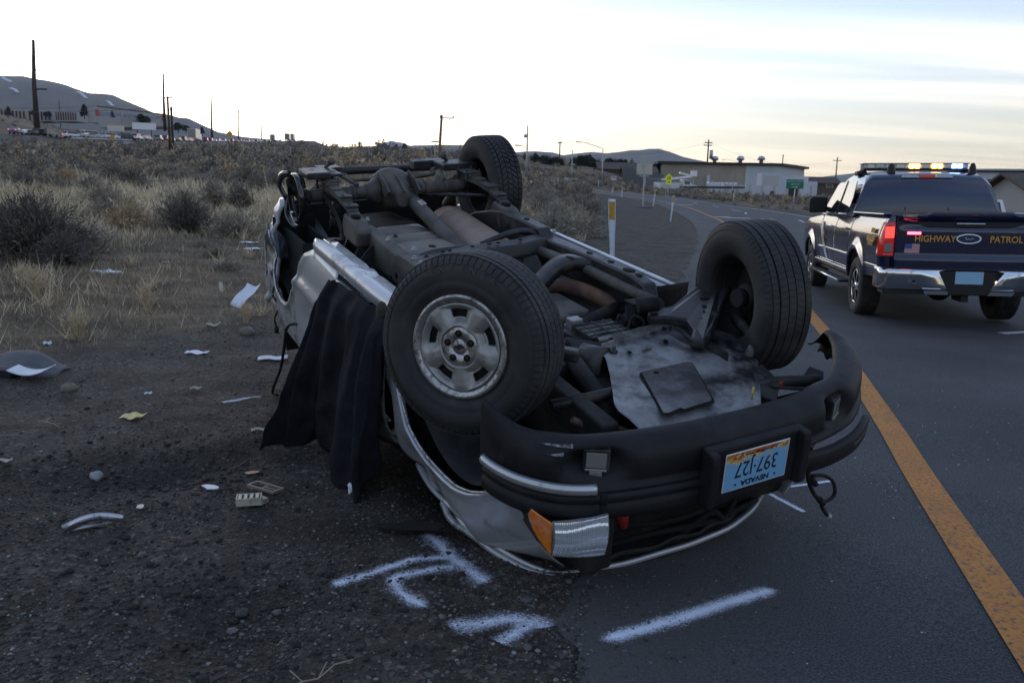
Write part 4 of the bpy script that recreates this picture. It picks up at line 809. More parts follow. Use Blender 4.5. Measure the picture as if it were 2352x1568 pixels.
# --- front bumper
KF = curve([(.335,.862),(.44,.852),(.55,.812),(.645,.738),(.705,.64),(.742,.51),(.772,.34),(.79,.17),(.797,0),(.797,-.15),(.785,-.33),(.755,-.50),(.705,-.65),(.60,-.82),(.46,-.98),(.34,-1.07),(.22,-1.12),(.10,-1.14)], 170)
def bump_pt(k, o, z):
    p = KF[k]; t = KF[min(k+1,169)]-KF[max(k-1,0)]; t = t/np.linalg.norm(t); n = np.array((t[1],-t[0])); n = n if np.dot(n, p-np.array((0,0))) > 0 else -n
    q = p+n*o; return (q[0], q[1], z)
SEC = [(-.135,.372),(-.125,.358),(-.105,.352),(-.075,.356),(-.045,.368),(-.022,.388),(-.012,.415),(-.010,.44),(-.012,.465),(-.018,.485),(-.018,.498),(-.004,.506),(.002,.516)]
def fog(k):  # recesses round the two fog lamps
    y = KF[k][1]; return max(math.exp(-((y-.61)/.105)**4), math.exp(-((y+.53)/.085)**4))
b = MB(); rg = []
for k in range(170):
    s = k/169; fl = 1-sstep(0,.17,s); fr = sstep(.80,1,s); row = []
    for o,z in SEC:
        f = fog(k)*math.exp(-((z-.425)/.046)**4)*.085
        zz = z - .075*fl*fl*max(0,1-(z-.352)/.14); zz += .11*sstep(.94,1.0,s)*max(0,1-(z-.352)/.165)
        row.append(bump_pt(k, o*(1-.92*fl-.30*fr)-f, zz+.004*math.sin(k*.4)*fr))
    rg.append(row)
b.loft(rg, closed=False); FB = b.build('front_bumper', mBLK, P, solid=.007)
BAND = [(-.03,.518),(.006,.520),(.014,.528),(.014,.545),(.006,.550),(.006,.556),(.015,.562),(.017,.590),(.010,.612),(-.01,.618),(-.06,.616)]
def band(k0, k1, nm, mat, fn=None, sec=BAND):
    b = MB(); rg = []
    for k in range(k0,k1):
        rg.append([(fn(k,o,z) if fn else bump_pt(k,o,z)) for o,z in sec])
    b.loft(rg, closed=False); return b.build(nm, mat, FB, solid=.006)
kc = int(np.argmin([abs(p[1]+.205) for p in KF])); kq = int(np.argmin([np.hypot(*(p-np.array((.722,.60)))) for p in KF]))
band(4, kc, 'bumper_band', mBLK)
mSTR = mk('silver trim strip', (.50,.51,.53), .3, .7, coat=.3, dirt=(.2,.2,.2), dscale=20, damt=.35)
def strip_fn(k,o,z): return bump_pt(k,o,z)
band(3, kq, 'silver_trim_strip', mSTR, None, [(.004,.478),(.017,.484),(.022,.496),(.018,.509),(.004,.516)])
b = MB(); rg = [[bump_pt(kq+j,o+.004,z) for o,z in BAND] for j in (0,1,2)]; b.loft(rg, closed=False); b.build('band_joint', mHOLE, FB, solid=.004)
b = MB(); rg = []
for k in range(kq+6, kq+24): rg.append([bump_pt(k,.0155,.568),bump_pt(k,.009,.572),bump_pt(k,.009,.584),bump_pt(k,.0165,.588)])
b.loft(rg, closed=False); b.build('band_recess', mHOLE, FB, solid=.002)
ke = int(np.argmin([abs(p[1]+.84) for p in KF]))
def torn(k,o,z):
    t = (k-kc)/(ke-kc); p = bump_pt(k,o+.035*t,z); return (p[0]-.0*t, p[1], p[2]+.042*t*(1 if z > .55 else .9)+.01*math.sin(t*5))
TS = band(kc, ke, 'torn_bumper_band', mBLK, torn, [(-.012,.532),(.010,.535),(.016,.545),(.014,.60),(.004,.612),(-.012,.606)])
b = MB(); rg = []
for k in range(ke-14, ke-3): rg.append([torn(k,.018,.556),torn(k,.018,.575)])
b.loft(rg, closed=False); b.build('band_slot', mk('asphalt seen through slot', (.06,.06,.062), .8), FB, solid=.001)
# ragged inner structure at the torn right end
b = MB(); rr_ = random.Random(3); rg = []
for k in range(140,169):
    t = (k-140)/29; z1 = .525+.012*math.sin(k*.9)+.012*rr_.random()-.03*t; rg.append([bump_pt(k,-.022,.40+.07*t),bump_pt(k,-.03,.46+.03*t),bump_pt(k,-.035,z1)])
b.loft(rg, closed=False); b.build('torn_bumper_core', mUND, FB, solid=.008)
# scrapes: patches of bare paint loss lying on the left corner
b = MB()
for k0,k1,o,z in ((12,36,-.052,.3615),(27,33,-.026,.384)):
    rg = []
    for k in range(k0,k1): rg.append([bump_pt(k,o-.015-.005,z-.004 - .03*(1-sstep(0,17,k))), bump_pt(k,o+.012,z+.002 - .026*(1-sstep(0,17,k)))])
    b.loft(rg, closed=False)
b.build('scrape_mark', mBLKS, FB)
# number plate bracket, plate and lettering
b = MB(); b.bb(.785,.829,-.205,.225,.393,.612); BR = b.build('plate_bracket', mBLK, P, bevel=.01)
b = MB(); b.prism([(.79,.225,.392),(.855,.232,.40),(.862,.235,.43),(.862,.235,.60),(.85,.235,.618),(.79,.225,.618)], (0,-.035,0)); b.build('bracket_end', mBLK, BR, bevel=.008)
b = MB(); b.prism([(.79,-.23,.392),(.855,-.237,.40),(.862,-.24,.43),(.862,-.24,.60),(.85,-.24,.618),(.79,-.23,.618)], (0,.035,0)); b.build('bracket_end', mBLK, BR, bevel=.008)
b = MB(); b.bb(.831,.835,-.1525,.1525,.420,.5745)
PL = b.build('license_plate', mk('white plate rim', (.72,.73,.74), .4), P, bevel=.003)
PL['label'] = 'pale blue Nevada number plate, upside down'
def M_PLATE():
    m = bpy.data.materials.new('plate print'); m.use_nodes = True; nt = m.node_tree; N = nt.nodes; L = nt.links; b = N['Principled BSDF']; b.inputs['Roughness'].default_value = .35
    tc = N.new('ShaderNodeTexCoord'); sp = N.new('ShaderNodeSeparateXYZ'); L.new(tc.outputs['Object'], sp.inputs[0])
    vo = N.new('ShaderNodeTexVoronoi'); vo.inputs['Scale'].default_value = 62; L.new(tc.outputs['Object'], vo.inputs['Vector'])
    sc = N.new('ShaderNodeSeparateColor'); L.new(vo.outputs['Color'], sc.inputs[0])
    # z .42 is the plate's lower edge: red and orange hills there, pale blue above
    a = N.new('ShaderNodeMath'); a.operation = 'MULTIPLY_ADD'; a.inputs[1].default_value = .034; L.new(sc.outputs[0], a.inputs[0]); L.new(sp.outputs[2], a.inputs[2])
    yy = N.new('ShaderNodeMath'); yy.operation = 'MULTIPLY_ADD'; yy.inputs[1].default_value = -.05; L.new(sp.outputs[1], yy.inputs[0]); L.new(a.outputs[0], yy.inputs[2])
    r = N.new('ShaderNodeValToRGB'); r.color_ramp.interpolation = 'CONSTANT'; e = r.color_ramp.elements; e[0].position = 0; e[0].color = (.30,.05,.02,1); e[1].position = 1; e[1].color = (.19,.42,.68,1)
    for p,c in ((.24,(.45,.12,.03)),(.33,(.62,.27,.05)),(.43,(.55,.42,.14)),(.51,(.50,.52,.45)),(.58,(.19,.42,.68))): q = e.new(p); q.color = (*c,1)
    mr = N.new('ShaderNodeMapRange'); mr.inputs['From Min'].default_value = .425; mr.inputs['From Max'].default_value = .505; L.new(yy.outputs[0], mr.inputs[0]); L.new(mr.outputs[0], r.inputs[0])
    L.new(r.outputs[0], b.inputs['Base Color']); return m
b = MB(); b.bb(.8352,.8358,-.1485,.1485,.424,.5705); b.build('plate_face', M_PLATE(), PL)
mINK = mk('plate ink', (.012,.014,.02), .4)
def ptext(s, y, z, size, sx=1.0, m=mINK, bold=0.0):
    mw = basis((.8362, y, z), (0,1,0), (0,0,1)); o = text('plate_text', s, size, m, PL, mw=mw, ext=.0006, bold=bold); o.matrix_local = mw @ Matrix.Diagonal((sx,1,1,1)); return o
ptext('397·J27', 0, .4905, .088, .78); ptext('NEVADA', 0, .5505, .030, 1.15, bold=.0009); ptext('Home Means Nevada', 0, .437, .0145, 1.0)
for y in (-.095,.095): disc((.8362,y,.5505),.0035,'x','plate_bolt',PL)
# fog lamps
def foglamp(c, yaw):
    e = MB(); e.bb(-.028,.012,-.046,.046,-.040,.040)
    for k in range(8): e.bb(-.026,.004,-.042+k*.0115,-.038+k*.0115,-.047,-.040)
    o = e.build('fog_lamp', mFRD, P, bevel=.004, loc=c, rz=yaw)
    g = MB(); g.bb(.0125,.0155,-.035,.035,-.030,.028); g.build('lens', mWBL, o, bevel=.002)
    g = MB(); g.bb(.0125,.018,-.038,.038,.031,.040); g.bb(-.005,.016,-.022,.022,.040,.062); g.build('clamp', mALU, o, bevel=.003)
foglamp((.665,.585,.415), math.radians(33)); foglamp((.700,-.525,.428), math.radians(-24))
# headlamp: clear ribbed lens and amber corner
HL = bpy.data.objects.new('headlight', None); link(HL); HL.parent = P
c_in, c_out = (.752,.585), (.712,.775)
def hlf(u, v):  # u from inner edge outwards, v from bumper side (0) to bonnet side (1)
    x = lerp(c_in[0],c_out[0],u)+.012*math.sin(math.pi*u)+.012*math.sin(math.pi*v); y = lerp(c_in[1],c_out[1],u); z = lerp(.585,.745-.030*u,v)
    return (x,y,z)
b = MB(); us = list(np.linspace(0,1,90)); vs = list(np.linspace(0,1,44))
def rib(u,v):
    x,y,z = hlf(u,v); f = (u*26)%1; j = int(v*5+.25*math.sin(u*5)); k = .0062*math.sin(f*math.pi)*(1 if j%2 else .55) + .0010*math.sin(v*31+math.sin(u*6)*1.0)
    return (x+k,y,z)
b.grid(rib, us, vs)
mLENS = mk('clear ribbed lens', (.80,.86,.92), .12, .60, spec=1.0, trans=.0, coat=.8)
b.build('lens', mLENS, HL, solid=.003)
b = MB(); b.grid(lambda u,v: (lambda p: (p[0]-.05*math.sin(math.pi*v)**.5*math.sin(math.pi*u)**.5-.006,p[1],p[2]))(hlf(u,v)), list(np.linspace(0,1,24)), list(np.linspace(0,1,16))); b.build('reflector', mk('lamp reflector', (.80,.83,.86), .35, .6, bump=.3, bscale=40), HL)
b = MB()
fr = [hlf(u,0) for u in (0,.25,.5,.75,1)]+[hlf(1,v) for v in (.5,1)]+[hlf(u,1) for u in (.75,.5,.25,0)]+[hlf(0,.5)]
b.tube(fr+[fr[0]], .0055, 6); b.build('lens_frame', mk('grey lamp frame', (.14,.14,.145), .4), HL)
b = MB(); b.grid(lambda u,v: (lerp(.714,(.715-.125*(1-v**2.6)-.004),u)+.010*math.sin(math.pi*u)*(1-v), lerp(.779,.779+.022*(1-v**3),u), lerp(.588,.712,v)), list(np.linspace(0,1,14)), list(np.linspace(0,1,16))); b.build('amber_lens', mAMB, HL, solid=.004)
b = MB(); b.prism([(.42,.76,.62),(.60,.785,.62),(.69,.77,.62),(.69,.50,.62),(.42,.50,.62)], (0,-.01,.115)); b.build('headlight_housing', mUND, P, bevel=.02)
b = MB(); b.bb(.46,.60,.43,.56,.60,.955); b.build('grille_support', mUND, P, bevel=.012)
# radiator and the dark clutter in the grille opening
b = MB(); b.bb(.36,.44,-.62,.62,.55,.985); b.build('radiator', mUND, P, bevel=.01)
for pts,r in (([(.50,.40,.93),(.55,.2,.90),(.55,-.1,.93),(.50,-.4,.94)],.012),([(.52,.35,.84),(.56,.1,.86),(.55,-.2,.84),(.48,-.5,.88)],.010),([(.47,.3,.70),(.53,.0,.80),(.54,-.16,.84),(.5,-.4,.74)],.016),([(.55,.05,.94),(.57,-.08,.87),(.56,-.16,.93),(.55,-.22,.86)],.012),([(.5,.42,.66),(.55,.3,.75),(.56,.15,.78)],.009)):
    b = MB(); b.tube(curve(pts,16), r, 8); b.build('grille_bar', mINT, P)
b = MB(); b.grid(lambda u,v: tuple(np.array(lip[int(u)])+np.array((-.035-.01*math.sin(u*.8),0,-.03*v))), list(range(60,96)), [0,1]); b.build('torn_seal', mUND, P, solid=.006)
b = MB(); b.tube([(.60,.415,.69),(.615,.40,.775)], [.040,.014], 14); b.tube([(.58,.40,.69),(.58,.29,.675)], .020, 8); b.build('horn', mRED, P)
b = MB(); b.tube([(.71,.585,.71),(.70,.565,.735),(.69,.56,.76)], .004, 6); b.build('lamp_clip', mCBL, P)
# wiring loom hanging from the torn end
b = MB(); b.tube(curve([(.62,-.542,.66),(.62,-.545,.74),(.622,-.561,.82),(.625,-.61,.90),(.622,-.663,.946),(.62,-.685,.99),(.62,-.731,1.046)],24), .0095, 8)
b.tube(curve([(.622,-.575,.80),(.63,-.64,.81),(.63,-.71,.86),(.63,-.735,.93),(.625,-.70,.955),(.622,-.663,.946)],18), .0085, 8); b.tube([(.625,-.565,.80),(.63,-.60,.845)], .013, 8); b.tube([(.622,-.65,.935),(.622,-.68,.965)], .015, 8)
b.tube([(.62,-.725,1.04),(.62,-.748,1.055)], .012, 8, m=1); b.build('wiring_loom', [mUND, mCBL], P)
# rock jammed at the end of the rocker
b = MB(); b.ball((-.735,.845,.30), .042, 10, sc=(.75,.7,1.35)); b.build('mud_clod', mk('mud clod', (.055,.048,.038), .9, var=.3, vscale=40, bump=.8, bscale=60), P)
# weatherstrip and wire dangling beside the blanket
def wl2s(p): return SUVR.T @ (np.array(p, float)-SUVT)
# ------------------------------------------------------------------ blanket over the driver's door
mBLA = mk('dark woven blanket', (.013,.013,.018), .95, 0, var=.3, vscale=11, dirt=(.026,.024,.028), dscale=5, damt=.46, bump=.35, bscale=420, spec=.15)
def make_blanket():
    top = [s2w(p) for p in ((-1.60,.875,.43),(-1.56,.885,.375),(-1.42,.89,.352),(-1.22,.89,.325),(-1.0,.89,.305),(-.82,.89,.298),(-.70,.892,.31),(-.60,.885,.35))]
    bot = [np.array(p) for p in ((-1.37,4.38,.012),(-1.28,4.43,.012),(-1.17,4.48,.015),(-1.06,4.52,.02),(-.94,4.16,.012),(-.80,3.80,.010),(-.70,3.62,.012),(-.635,3.70,.10))]
    mid = [np.array(p) for p in ((-1.20,4.46,.42),(-1.14,4.42,.42),(-1.07,4.36,.42),(-.99,4.27,.42),(-.89,4.10,.42),(-.79,3.86,.42),(-.71,3.70,.42),(-.66,3.68,.42))]
    nu, nv = 150, 60; T = curve(top, nu); Bt = curve(bot, nu); Md = curve(mid, nu); n = np.array((-.85,-.50,0)); V = []
    gu, gv = np.meshgrid(np.linspace(0,1,nu), np.linspace(0,1,nv)); G1 = fbm(gu*6+3, gv*1.1, 1.0, 91); G2 = fbm(gu*4, gv*2+5, 1.0, 92); G3 = fbm(gu*18, gv*7, 1.0, 93)
    for j in range(nv):
        v = j/(nv-1)
        for i in range(nu):
            u = i/(nu-1); a = T[i]*(1-v)**2 + 2*(Md[i]*1.0)*v*(1-v) + Bt[i]*v*v
            q = u + .035*math.sin(v*2.2+u*3)
            s1 = math.sin((q+.06*G2[j,i])*2*math.pi*4.6+.6); f = (.55+.9*G1[j,i])*(.036*(abs(s1)**.7*(1 if s1 > 0 else -1)) + .016*math.sin((q+.06*G2[j,i])*2*math.pi*8.3+v*2.1)) + .028*(G3[j,i]-.5)
            f = f*(.28+.95*v**.8)*(1-.35*sstep(.85,1,v)) + .010*math.sin(v*9+u*14)*(1-v)
            p = a + n*f + np.array((0,0,.018*math.sin(u*21)*sstep(.85,1,v)))
            if v < .08: p = p + np.array((.10,.05,.004))*(.08-v)/.08*.35
            p[2] = max(p[2], .006+.004*math.sin(i*.5)); V.append(tuple(p))
    b = MB(); b.add(V, [(j*nu+i, j*nu+i+1, (j+1)*nu+i+1, (j+1)*nu+i) for j in range(nv-1) for i in range(nu-1)], 0, True)
    o = b.build('blanket', mBLA, None, solid=.006); return tag(o, 'dark navy blanket draped over the silver SUV beside its front wheel', 'blanket')
make_blanket()
# ------------------------------------------------------------------ papers and debris on the ground
mPAP = mk('white paper', (.72,.74,.80), .75, var=.05, vscale=20)
mPRT = mk('printed paper', (.66,.68,.74), .7, dirt=(.35,.37,.42), dscale=40, damt=.42)
mYPA = mk('yellow paper', (.66,.56,.24), .75, var=.1, vscale=30, dirt=(.45,.35,.10), dscale=30, damt=.4)
mCRD = mk('beige card', (.45,.42,.34), .7, var=.15, vscale=40)
def paper(name, x, y, w, l, rz, curl, mat, label, cat='paper', lift=.012, tilt=0.0, fold=0.0):
    b = MB(); us = list(np.linspace(-.5,.5,9)); vs = list(np.linspace(-.5,.5,9))
    b.grid(lambda u,v: (u*w, v*l*math.cos(tilt), curl*((u*2)**2*.5+(v*2)**3*.5)*.5 + .006*math.sin(u*9+v*7) + abs(curl)*.3 + (v+.5)*l*math.sin(tilt) + fold*abs(u)*w), us, vs)
    o = b.build(name, mat, None, solid=.0012); o.location = (x, y, float(gz(x,y))+lift); o.rotation_euler = (0,0,rz); return tag(o, label, cat, 'papers scattered from the crashed SUV')
paper('paper_sheet', -5.98, 12.06, .28, .40, .9, .02, mPRT, 'white letter sheet on brown grass left of the dry shrub clump')
paper('paper_sheet', -3.19, 9.75, .22, .32, -.5, .16, mPAP, 'curled white sheet on the soil just left of the blanketed SUV', tilt=.5)
paper('paper_sheet', -5.73, 17.88, .36, .20, -.2, .02, mPAP, 'upper sheet of the two small white papers near the far brush')
paper('paper_sheet', -5.30, 16.80, .30, .30, -.5, .03, mPAP, 'lower sheet of the two small white papers near the far brush')
paper('paper_sheet', -2.76, 7.08, .19, .11, -.25, .01, mPAP, 'small white card-sized slip on the gravel shoulder', lift=.015)
paper('paper_sheet', -2.03, 6.86, .24, .13, .2, .01, mPAP, 'white slip beside the thin black strip and blanket', lift=.015)
paper('yellow_note', -2.35, 4.96, .12, .115, -.3, .012, mYPA, 'small yellow note on the dark gravel', 'note', lift=.015)
paper('paper_scrap', -4.23, 7.36, .07, .12, .6, .01, mPRT, 'tiny white scrap on grass behind the grey floor mat')
paper('paper_scrap', -2.23, 5.67, .075, .04, .2, .004, mCRD, 'pale card scrap on gravel above the yellow note', lift=.018)
paper('paper_scrap', -2.51, 5.54, .05, .03, .6, .006, mPAP, 'little white crumpled scrap on gravel left of the pale card', lift=.018)
paper('paper_scrap', -5.7, 13.54, .17, .07, -.3, .01, mCRD, 'flat pale strip on grass right of the white letter sheet')
paper('paper_scrap', -3.89, 10.9, .05, .13, .5, .02, mCRD, 'upright cream scrap in grass above the curled sheet', tilt=1.0)
paper('paper_scrap', -3.09, 8.4, .13, .07, .2, .01, mCRD, 'pale folded scrap at the edge of the gravel', fold=.4)
paper('paper_scrap', -1.45, 4.63, .11, .035, .2, .006, mCRD, 'cream sliver beside the lower left blanket hem', lift=.018)
paper('paper_scrap', -2.57, 4.01, .07, .03, .2, .004, mCRD, 'cream slip at the far left edge of the gravel', lift=.018)
paper('paper_scrap', -.735, 3.68, .035, .05, .3, .005, mPAP, 'white tag at the bottom hem of the blanket', lift=.03, tilt=.7)
paper('paper_scrap', -3.9, 6.05, .07, .05, .2, .02, mCRD, 'crumpled cream card at the grass edge', fold=.8)
paper('paper_scrap', -11.9, 24.9, .5, .25, .1, .05, mPAP, 'pale scrap caught among the far brush')
# floor mat with a stack of paper
FM = empty('floor_mat', (-3.72, 6.05, float(gz(-3.72,6.05))), .1, 'grey curled car floor mat lying at the grass edge', 'floor mat')
mMAT = mk('grey carpet mat', (.10,.105,.115), .85, dirt=(.16,.15,.15), dscale=12, damt=.4, bump=.2, bscale=300)
b = MB(); b.grid(lambda u,v: (u*.62, v*.34, .065+.025*math.cos(u*5.5)+.05*v-.07*(u+.5)**2*0+.02*math.sin(v*4+u*3)-.06*sstep(.1,.5,u)), list(np.linspace(-.5,.5,24)), list(np.linspace(-.5,.5,12))); b.build('mat_sheet', mMAT, FM, solid=.012)
b = MB(); b.prism([(-.34,-.10,.0),(.06,-.22,.0),(.10,-.14,.0),(-.28,.04,.0)], (0,.0,.06)); b.build('mat_backing', mk('black mat edge', (.012,.011,.016), .8), FM, bevel=.01)
pg = MB(); pg.grid(lambda u,v: (u*.26, v*.20, .04*u*u*4-.02*v), list(np.linspace(-.5,.5,10)), list(np.linspace(-.5,.5,8))); o = pg.build('paper_stack', mPAP, None, solid=.006); o.location = (-3.50,5.87,float(gz(-3.5,5.87))+.05); o.rotation_euler = (.1,0,.15); tag(o, 'white paper stack sliding out under the grey floor mat', 'paper', 'papers scattered from the crashed SUV')
# beige dashboard vent, vent frame, chrome strip, shards
mBEI = mk('beige plastic', (.42,.39,.33), .5, dirt=(.2,.18,.15), dscale=20, damt=.4)
def gpos(x, y, dz=0): return (x, y, float(gz(x,y))+dz)
VT = empty('dashboard_vent', gpos(-1.18,3.56,.02), .25, 'broken beige dashboard vent lying on wet gravel', 'car vent')
b = MB(); b.bb(-.055,.055,-.035,-.030,-.01,.025); b.bb(-.055,.055,.030,.035,-.01,.025); b.bb(-.055,-.050,-.03,.03,-.01,.025); b.bb(.050,.055,-.03,.03,-.01,.025); b.bb(-.05,.05,-.03,.03,-.012,-.008); b.prism([(.055,-.035,-.01),(.085,.0,-.01),(.055,.035,-.01)], (0,0,.02)); b.build('vent_body', mBEI, VT)
for k in range(4): b = MB(); b.bb(-.046+k*.025,-.032+k*.025,-.03,.03,.012,.024); b.build('vent_slat', mBEI, VT)
b = MB(); b.bb(-.09,.09,-.035,-.026,0,.012); b.bb(-.09,.09,.026,.035,0,.012); b.bb(-.09,-.08,-.026,.026,0,.012); b.bb(.08,.09,-.026,.026,0,.012); b.bb(-.01,.0,-.026,.026,0,.008); b.bb(.0,.08,-.003,.003,0,.008)
o = b.build('vent_frame', mk('brown plastic frame', (.20,.17,.13), .6), None, loc=gpos(-1.16,3.74,.012), rz=-.55); tag(o, 'empty beige vent frame on gravel behind the broken vent', 'plastic frame')
b = MB(); b.tube(curve([(-.11,-.03,.0),(-.05,.02,.018),(.02,.045,.022),(.11,.045,.008)],14), .009, 8, flat=2.0); b.prism([(-.06,-.05,0),(.02,-.01,0),(.07,.02,0),(.05,.03,0),(-.03,.0,0)], (0,0,.004))
o = b.build('trim_strip', mk('chipped chrome trim', (.50,.52,.56), .25, .9, dirt=(.1,.1,.1), dscale=22, damt=.4), None, loc=gpos(-1.75,3.28,.015), rz=.15); tag(o, 'broken curved chrome trim strip on the dark gravel', 'car trim')
def shard(x, y, r, col, label, cat, sc=(1,.6,.12), seed=1, dz=.012):
    q = random.Random(seed); b = MB(); pts = [(r*sc[0]*math.cos(a)*(.7+.5*q.random()), r*sc[1]*math.sin(a)*(.7+.5*q.random()), 0) for a in np.linspace(0,2*math.pi,9)[:-1]]
    b.prism(pts, (0,0,r*sc[2])); o = b.build('shard' if cat == 'shard' else cat.replace(' ','_'), mk('debris', col, .5), None, loc=gpos(x,y,dz), rz=q.random()*3); return tag(o, label, cat)
shard(-1.42,3.74,.045,(.6,.64,.7),'white plastic shard by the wet gravel left of the vent','shard',seed=2)
shard(-1.66,3.52,.03,(.45,.43,.38),'pale chip on gravel left of the white shard','shard',seed=3)
shard(-2.08,2.62,.05,(.09,.10,.11),'flat slate-grey shard near the bottom left','shard',seed=4)
shard(-.40,3.30,.10,(.010,.010,.011),'black plastic triangle poking from under the SUV wing','shard',sc=(1.4,.5,.06),seed=5,dz=.03)
shard(-1.30,3.98,.04,(.09,.012,.012),'dark red fragment on the soil below the blanket','shard',seed=6)
def rock(x, y, r, col, label, seed=0, sc=(1,.8,.7)):
    q = np.random.default_rng(seed); b = MB(); b.ball((0,0,0), r, 12, sc=sc); b.v = [tuple(np.array(v)*(.82+.34*q.random())) for v in b.v]
    o = b.build('rock', mk('stone', col, .85, var=.2, vscale=30, bump=.4, bscale=60), None, loc=gpos(x,y,r*sc[2]*.55), rz=q.random()*3); return tag(o, label, 'rock')
rock(-2.09,3.98,.038,(.30,.31,.33),'small pale angular rock on churned soil',1)
rock(-3.10,5.62,.055,(.20,.17,.13),'rounded tan rock near the floor mat',2)
rock(-1.66,3.98,.026,(.07,.066,.062),'small dark stone in the churned gravel hollow',3)
rock(-2.65,8.1,.075,(.19,.17,.14),'tan rock at the shoulder edge near the SUV',4)
rock(-.92,2.66,.028,(.06,.058,.055),'half buried dark stone in the near gravel',5,(1,.8,.5))
# thin black weatherstrip beside the blanket, and a wire with a connector
def gp(px_dir): return px_dir
b = MB(); b.tube(curve([(-1.30,5.20,.57),(-1.40,5.27,.575),(-1.47,5.30,.545),(-1.51,5.36,.40),(-1.56,5.44,.24),(-1.66,5.58,.05),(-1.62,5.57,.02)],24), .010, 7); o = b.build('rubber_strip', mk('black rubber strip', (.012,.012,.013), .5), None); tag(o, 'black rubber seal hanging from the SUV left of the blanket', 'rubber seal')
b = MB(); b.tube(curve([(-1.66,5.75,.98),(-1.665,5.75,.80),(-1.69,5.75,.70),(-1.645,5.75,.62),(-1.68,5.75,.54),(-1.67,5.75,.47)],22), .007, 6); b.tube([(-1.70,5.75,.72),(-1.735,5.75,.66)], .024, 8, m=1); b.tube([(-1.67,5.75,.48),(-1.67,5.75,.43)], .016, 8, m=0); o = b.build('lamp_wire', [mUND, mBEI], None); tag(o, 'loose lamp wire with pale socket hanging behind the SUV side', 'wire')
# dry twigs
def twig(x, y, r, label, seed):
    q = random.Random(seed); b = MB(); p = [(0,0,.01)]
    for k in range(5): p.append((p[-1][0]+r*(.1+.15*q.random()), p[-1][1]+r*.2*(q.random()-.5), .012+.02*q.random()))
    b.tube(p, .0025, 5); b.tube([p[2],(p[2][0]+r*.15,p[2][1]+r*.2,.03)], .002, 5); b.tube([p[1],(p[1][0]-r*.1,p[1][1]+r*.22,.03)], .002, 5)
    o = b.build('dry_twig', mk('bleached twig', (.28,.25,.20), .8), None, loc=gpos(x,y,.005), rz=q.random()*3); return tag(o, label, 'twig')
twig(-2.62,4.62,.3,'pale forked twig on gravel left of the yellow note',1); twig(-2.45,3.75,.3,'thin dry twig at the left edge of the gravel',2); twig(-.62,2.18,.25,'straw stalk at the bottom near the pavement edge',3)
# ------------------------------------------------------------------ sprayed survey marks
def M_SPRAY(dens):
    m = bpy.data.materials.new('white survey spray'); m.use_nodes = True; nt = m.node_tree; N = nt.nodes; L = nt.links; b = N['Principled BSDF']
    b.inputs['Base Color'].default_value = (.70,.77,.92,1); b.inputs['Roughness'].default_value = .7
    tc = N.new('ShaderNodeTexCoord'); n = N.new('ShaderNodeTexNoise'); n.inputs['Scale'].default_value = 130; n.inputs['Detail'].default_value = 4; n.inputs['Roughness'].default_value = .7; L.new(tc.outputs['Object'], n.inputs['Vector'])
    n2 = N.new('ShaderNodeTexNoise'); n2.inputs['Scale'].default_value = 17; n2.inputs['Detail'].default_value = 3; L.new(tc.outputs['Object'], n2.inputs['Vector'])
    a = attr_node(N,'edge'); q = N.new('ShaderNodeMath'); q.operation = 'MULTIPLY_ADD'; q.inputs[1].default_value = dens; L.new(a, q.inputs[0]); L.new(n.outputs[0], q.inputs[2])
    q2 = N.new('ShaderNodeMath'); q2.operation = 'MULTIPLY_ADD'; q2.inputs[1].default_value = .35; L.new(n2.outputs[0], q2.inputs[0]); L.new(q.outputs[0], q2.inputs[2])
    r = N.new('ShaderNodeMapRange'); r.interpolation_type = 'SMOOTHSTEP'; r.inputs['From Min'].default_value = .86; r.inputs['From Max'].default_value = 1.50; L.new(q2.outputs[0], r.inputs[0]); L.new(r.outputs[0], b.inputs['Alpha']); return m
mSPG, mSPA = M_SPRAY(.64), M_SPRAY(.86)
def spray(name, pts, w, mat, label, n=60, taper=True, dz=.005):
    P2 = np.array(curve([(*p,0) for p in pts], n))[:,:2]; T = np.gradient(P2, axis=0); T /= np.hypot(T[:,0],T[:,1])[:,None]; Nn = np.c_[T[:,1],-T[:,0]]; V = []; E = []; m = 17
    for i in range(n):
        e = min(1, min(i,n-1-i)/5) if taper else 1
        for j in range(m):
            s = j/(m-1)*2-1; q = P2[i]+Nn[i]*(s*w*1.45); V.append((q[0],q[1],0)); E.append(e*(1-abs(s))**1.5)
    V = np.array(V); on = road_mask(V[:,0],V[:,1]) > 0; V[:,2] = np.where(on, rz_(V[:,0],V[:,1])+.003, gz(V[:,0],V[:,1])+dz)
    i,j = np.meshgrid(np.arange(n-1), np.arange(m-1), indexing='ij'); q = (i*m+j).ravel()
    return tag(arrays(name, V, np.c_[q,q+1,q+m+1,q+m], mat, attr={'edge':E}), label, 'paint mark', 'sprayed survey marks round the wreck')
spray('spray_mark', [(.29,2.46),(.55,2.60),(.80,2.76),(1.03,2.90)], .055, mSPA, 'long white sprayed line on the asphalt before the bumper')
spray('spray_mark', [(-.67,2.82),(-.5,2.92),(-.34,3.02),(-.20,3.08)], .05, mSPG, 'sprayed bar of the letter on gravel, its left arm')
spray('spray_mark', [(-.36,3.34),(-.26,3.15),(-.15,2.96),(-.06,2.84)], .075, mSPG, 'thick sprayed stroke on gravel slanting to the SUV headlight')
spray('spray_mark', [(-.17,3.0),(-.30,2.93),(-.42,2.86),(-.36,2.75),(-.26,2.65)], .055, mSPG, 'hooked sprayed stroke on gravel below the upper bar')
spray('spray_mark', [(-.21,2.52),(-.09,2.56),(.0,2.60),(.10,2.58),(.13,2.53)], .085, mSPG, 'curved sprayed blotch on gravel at the pavement edge')
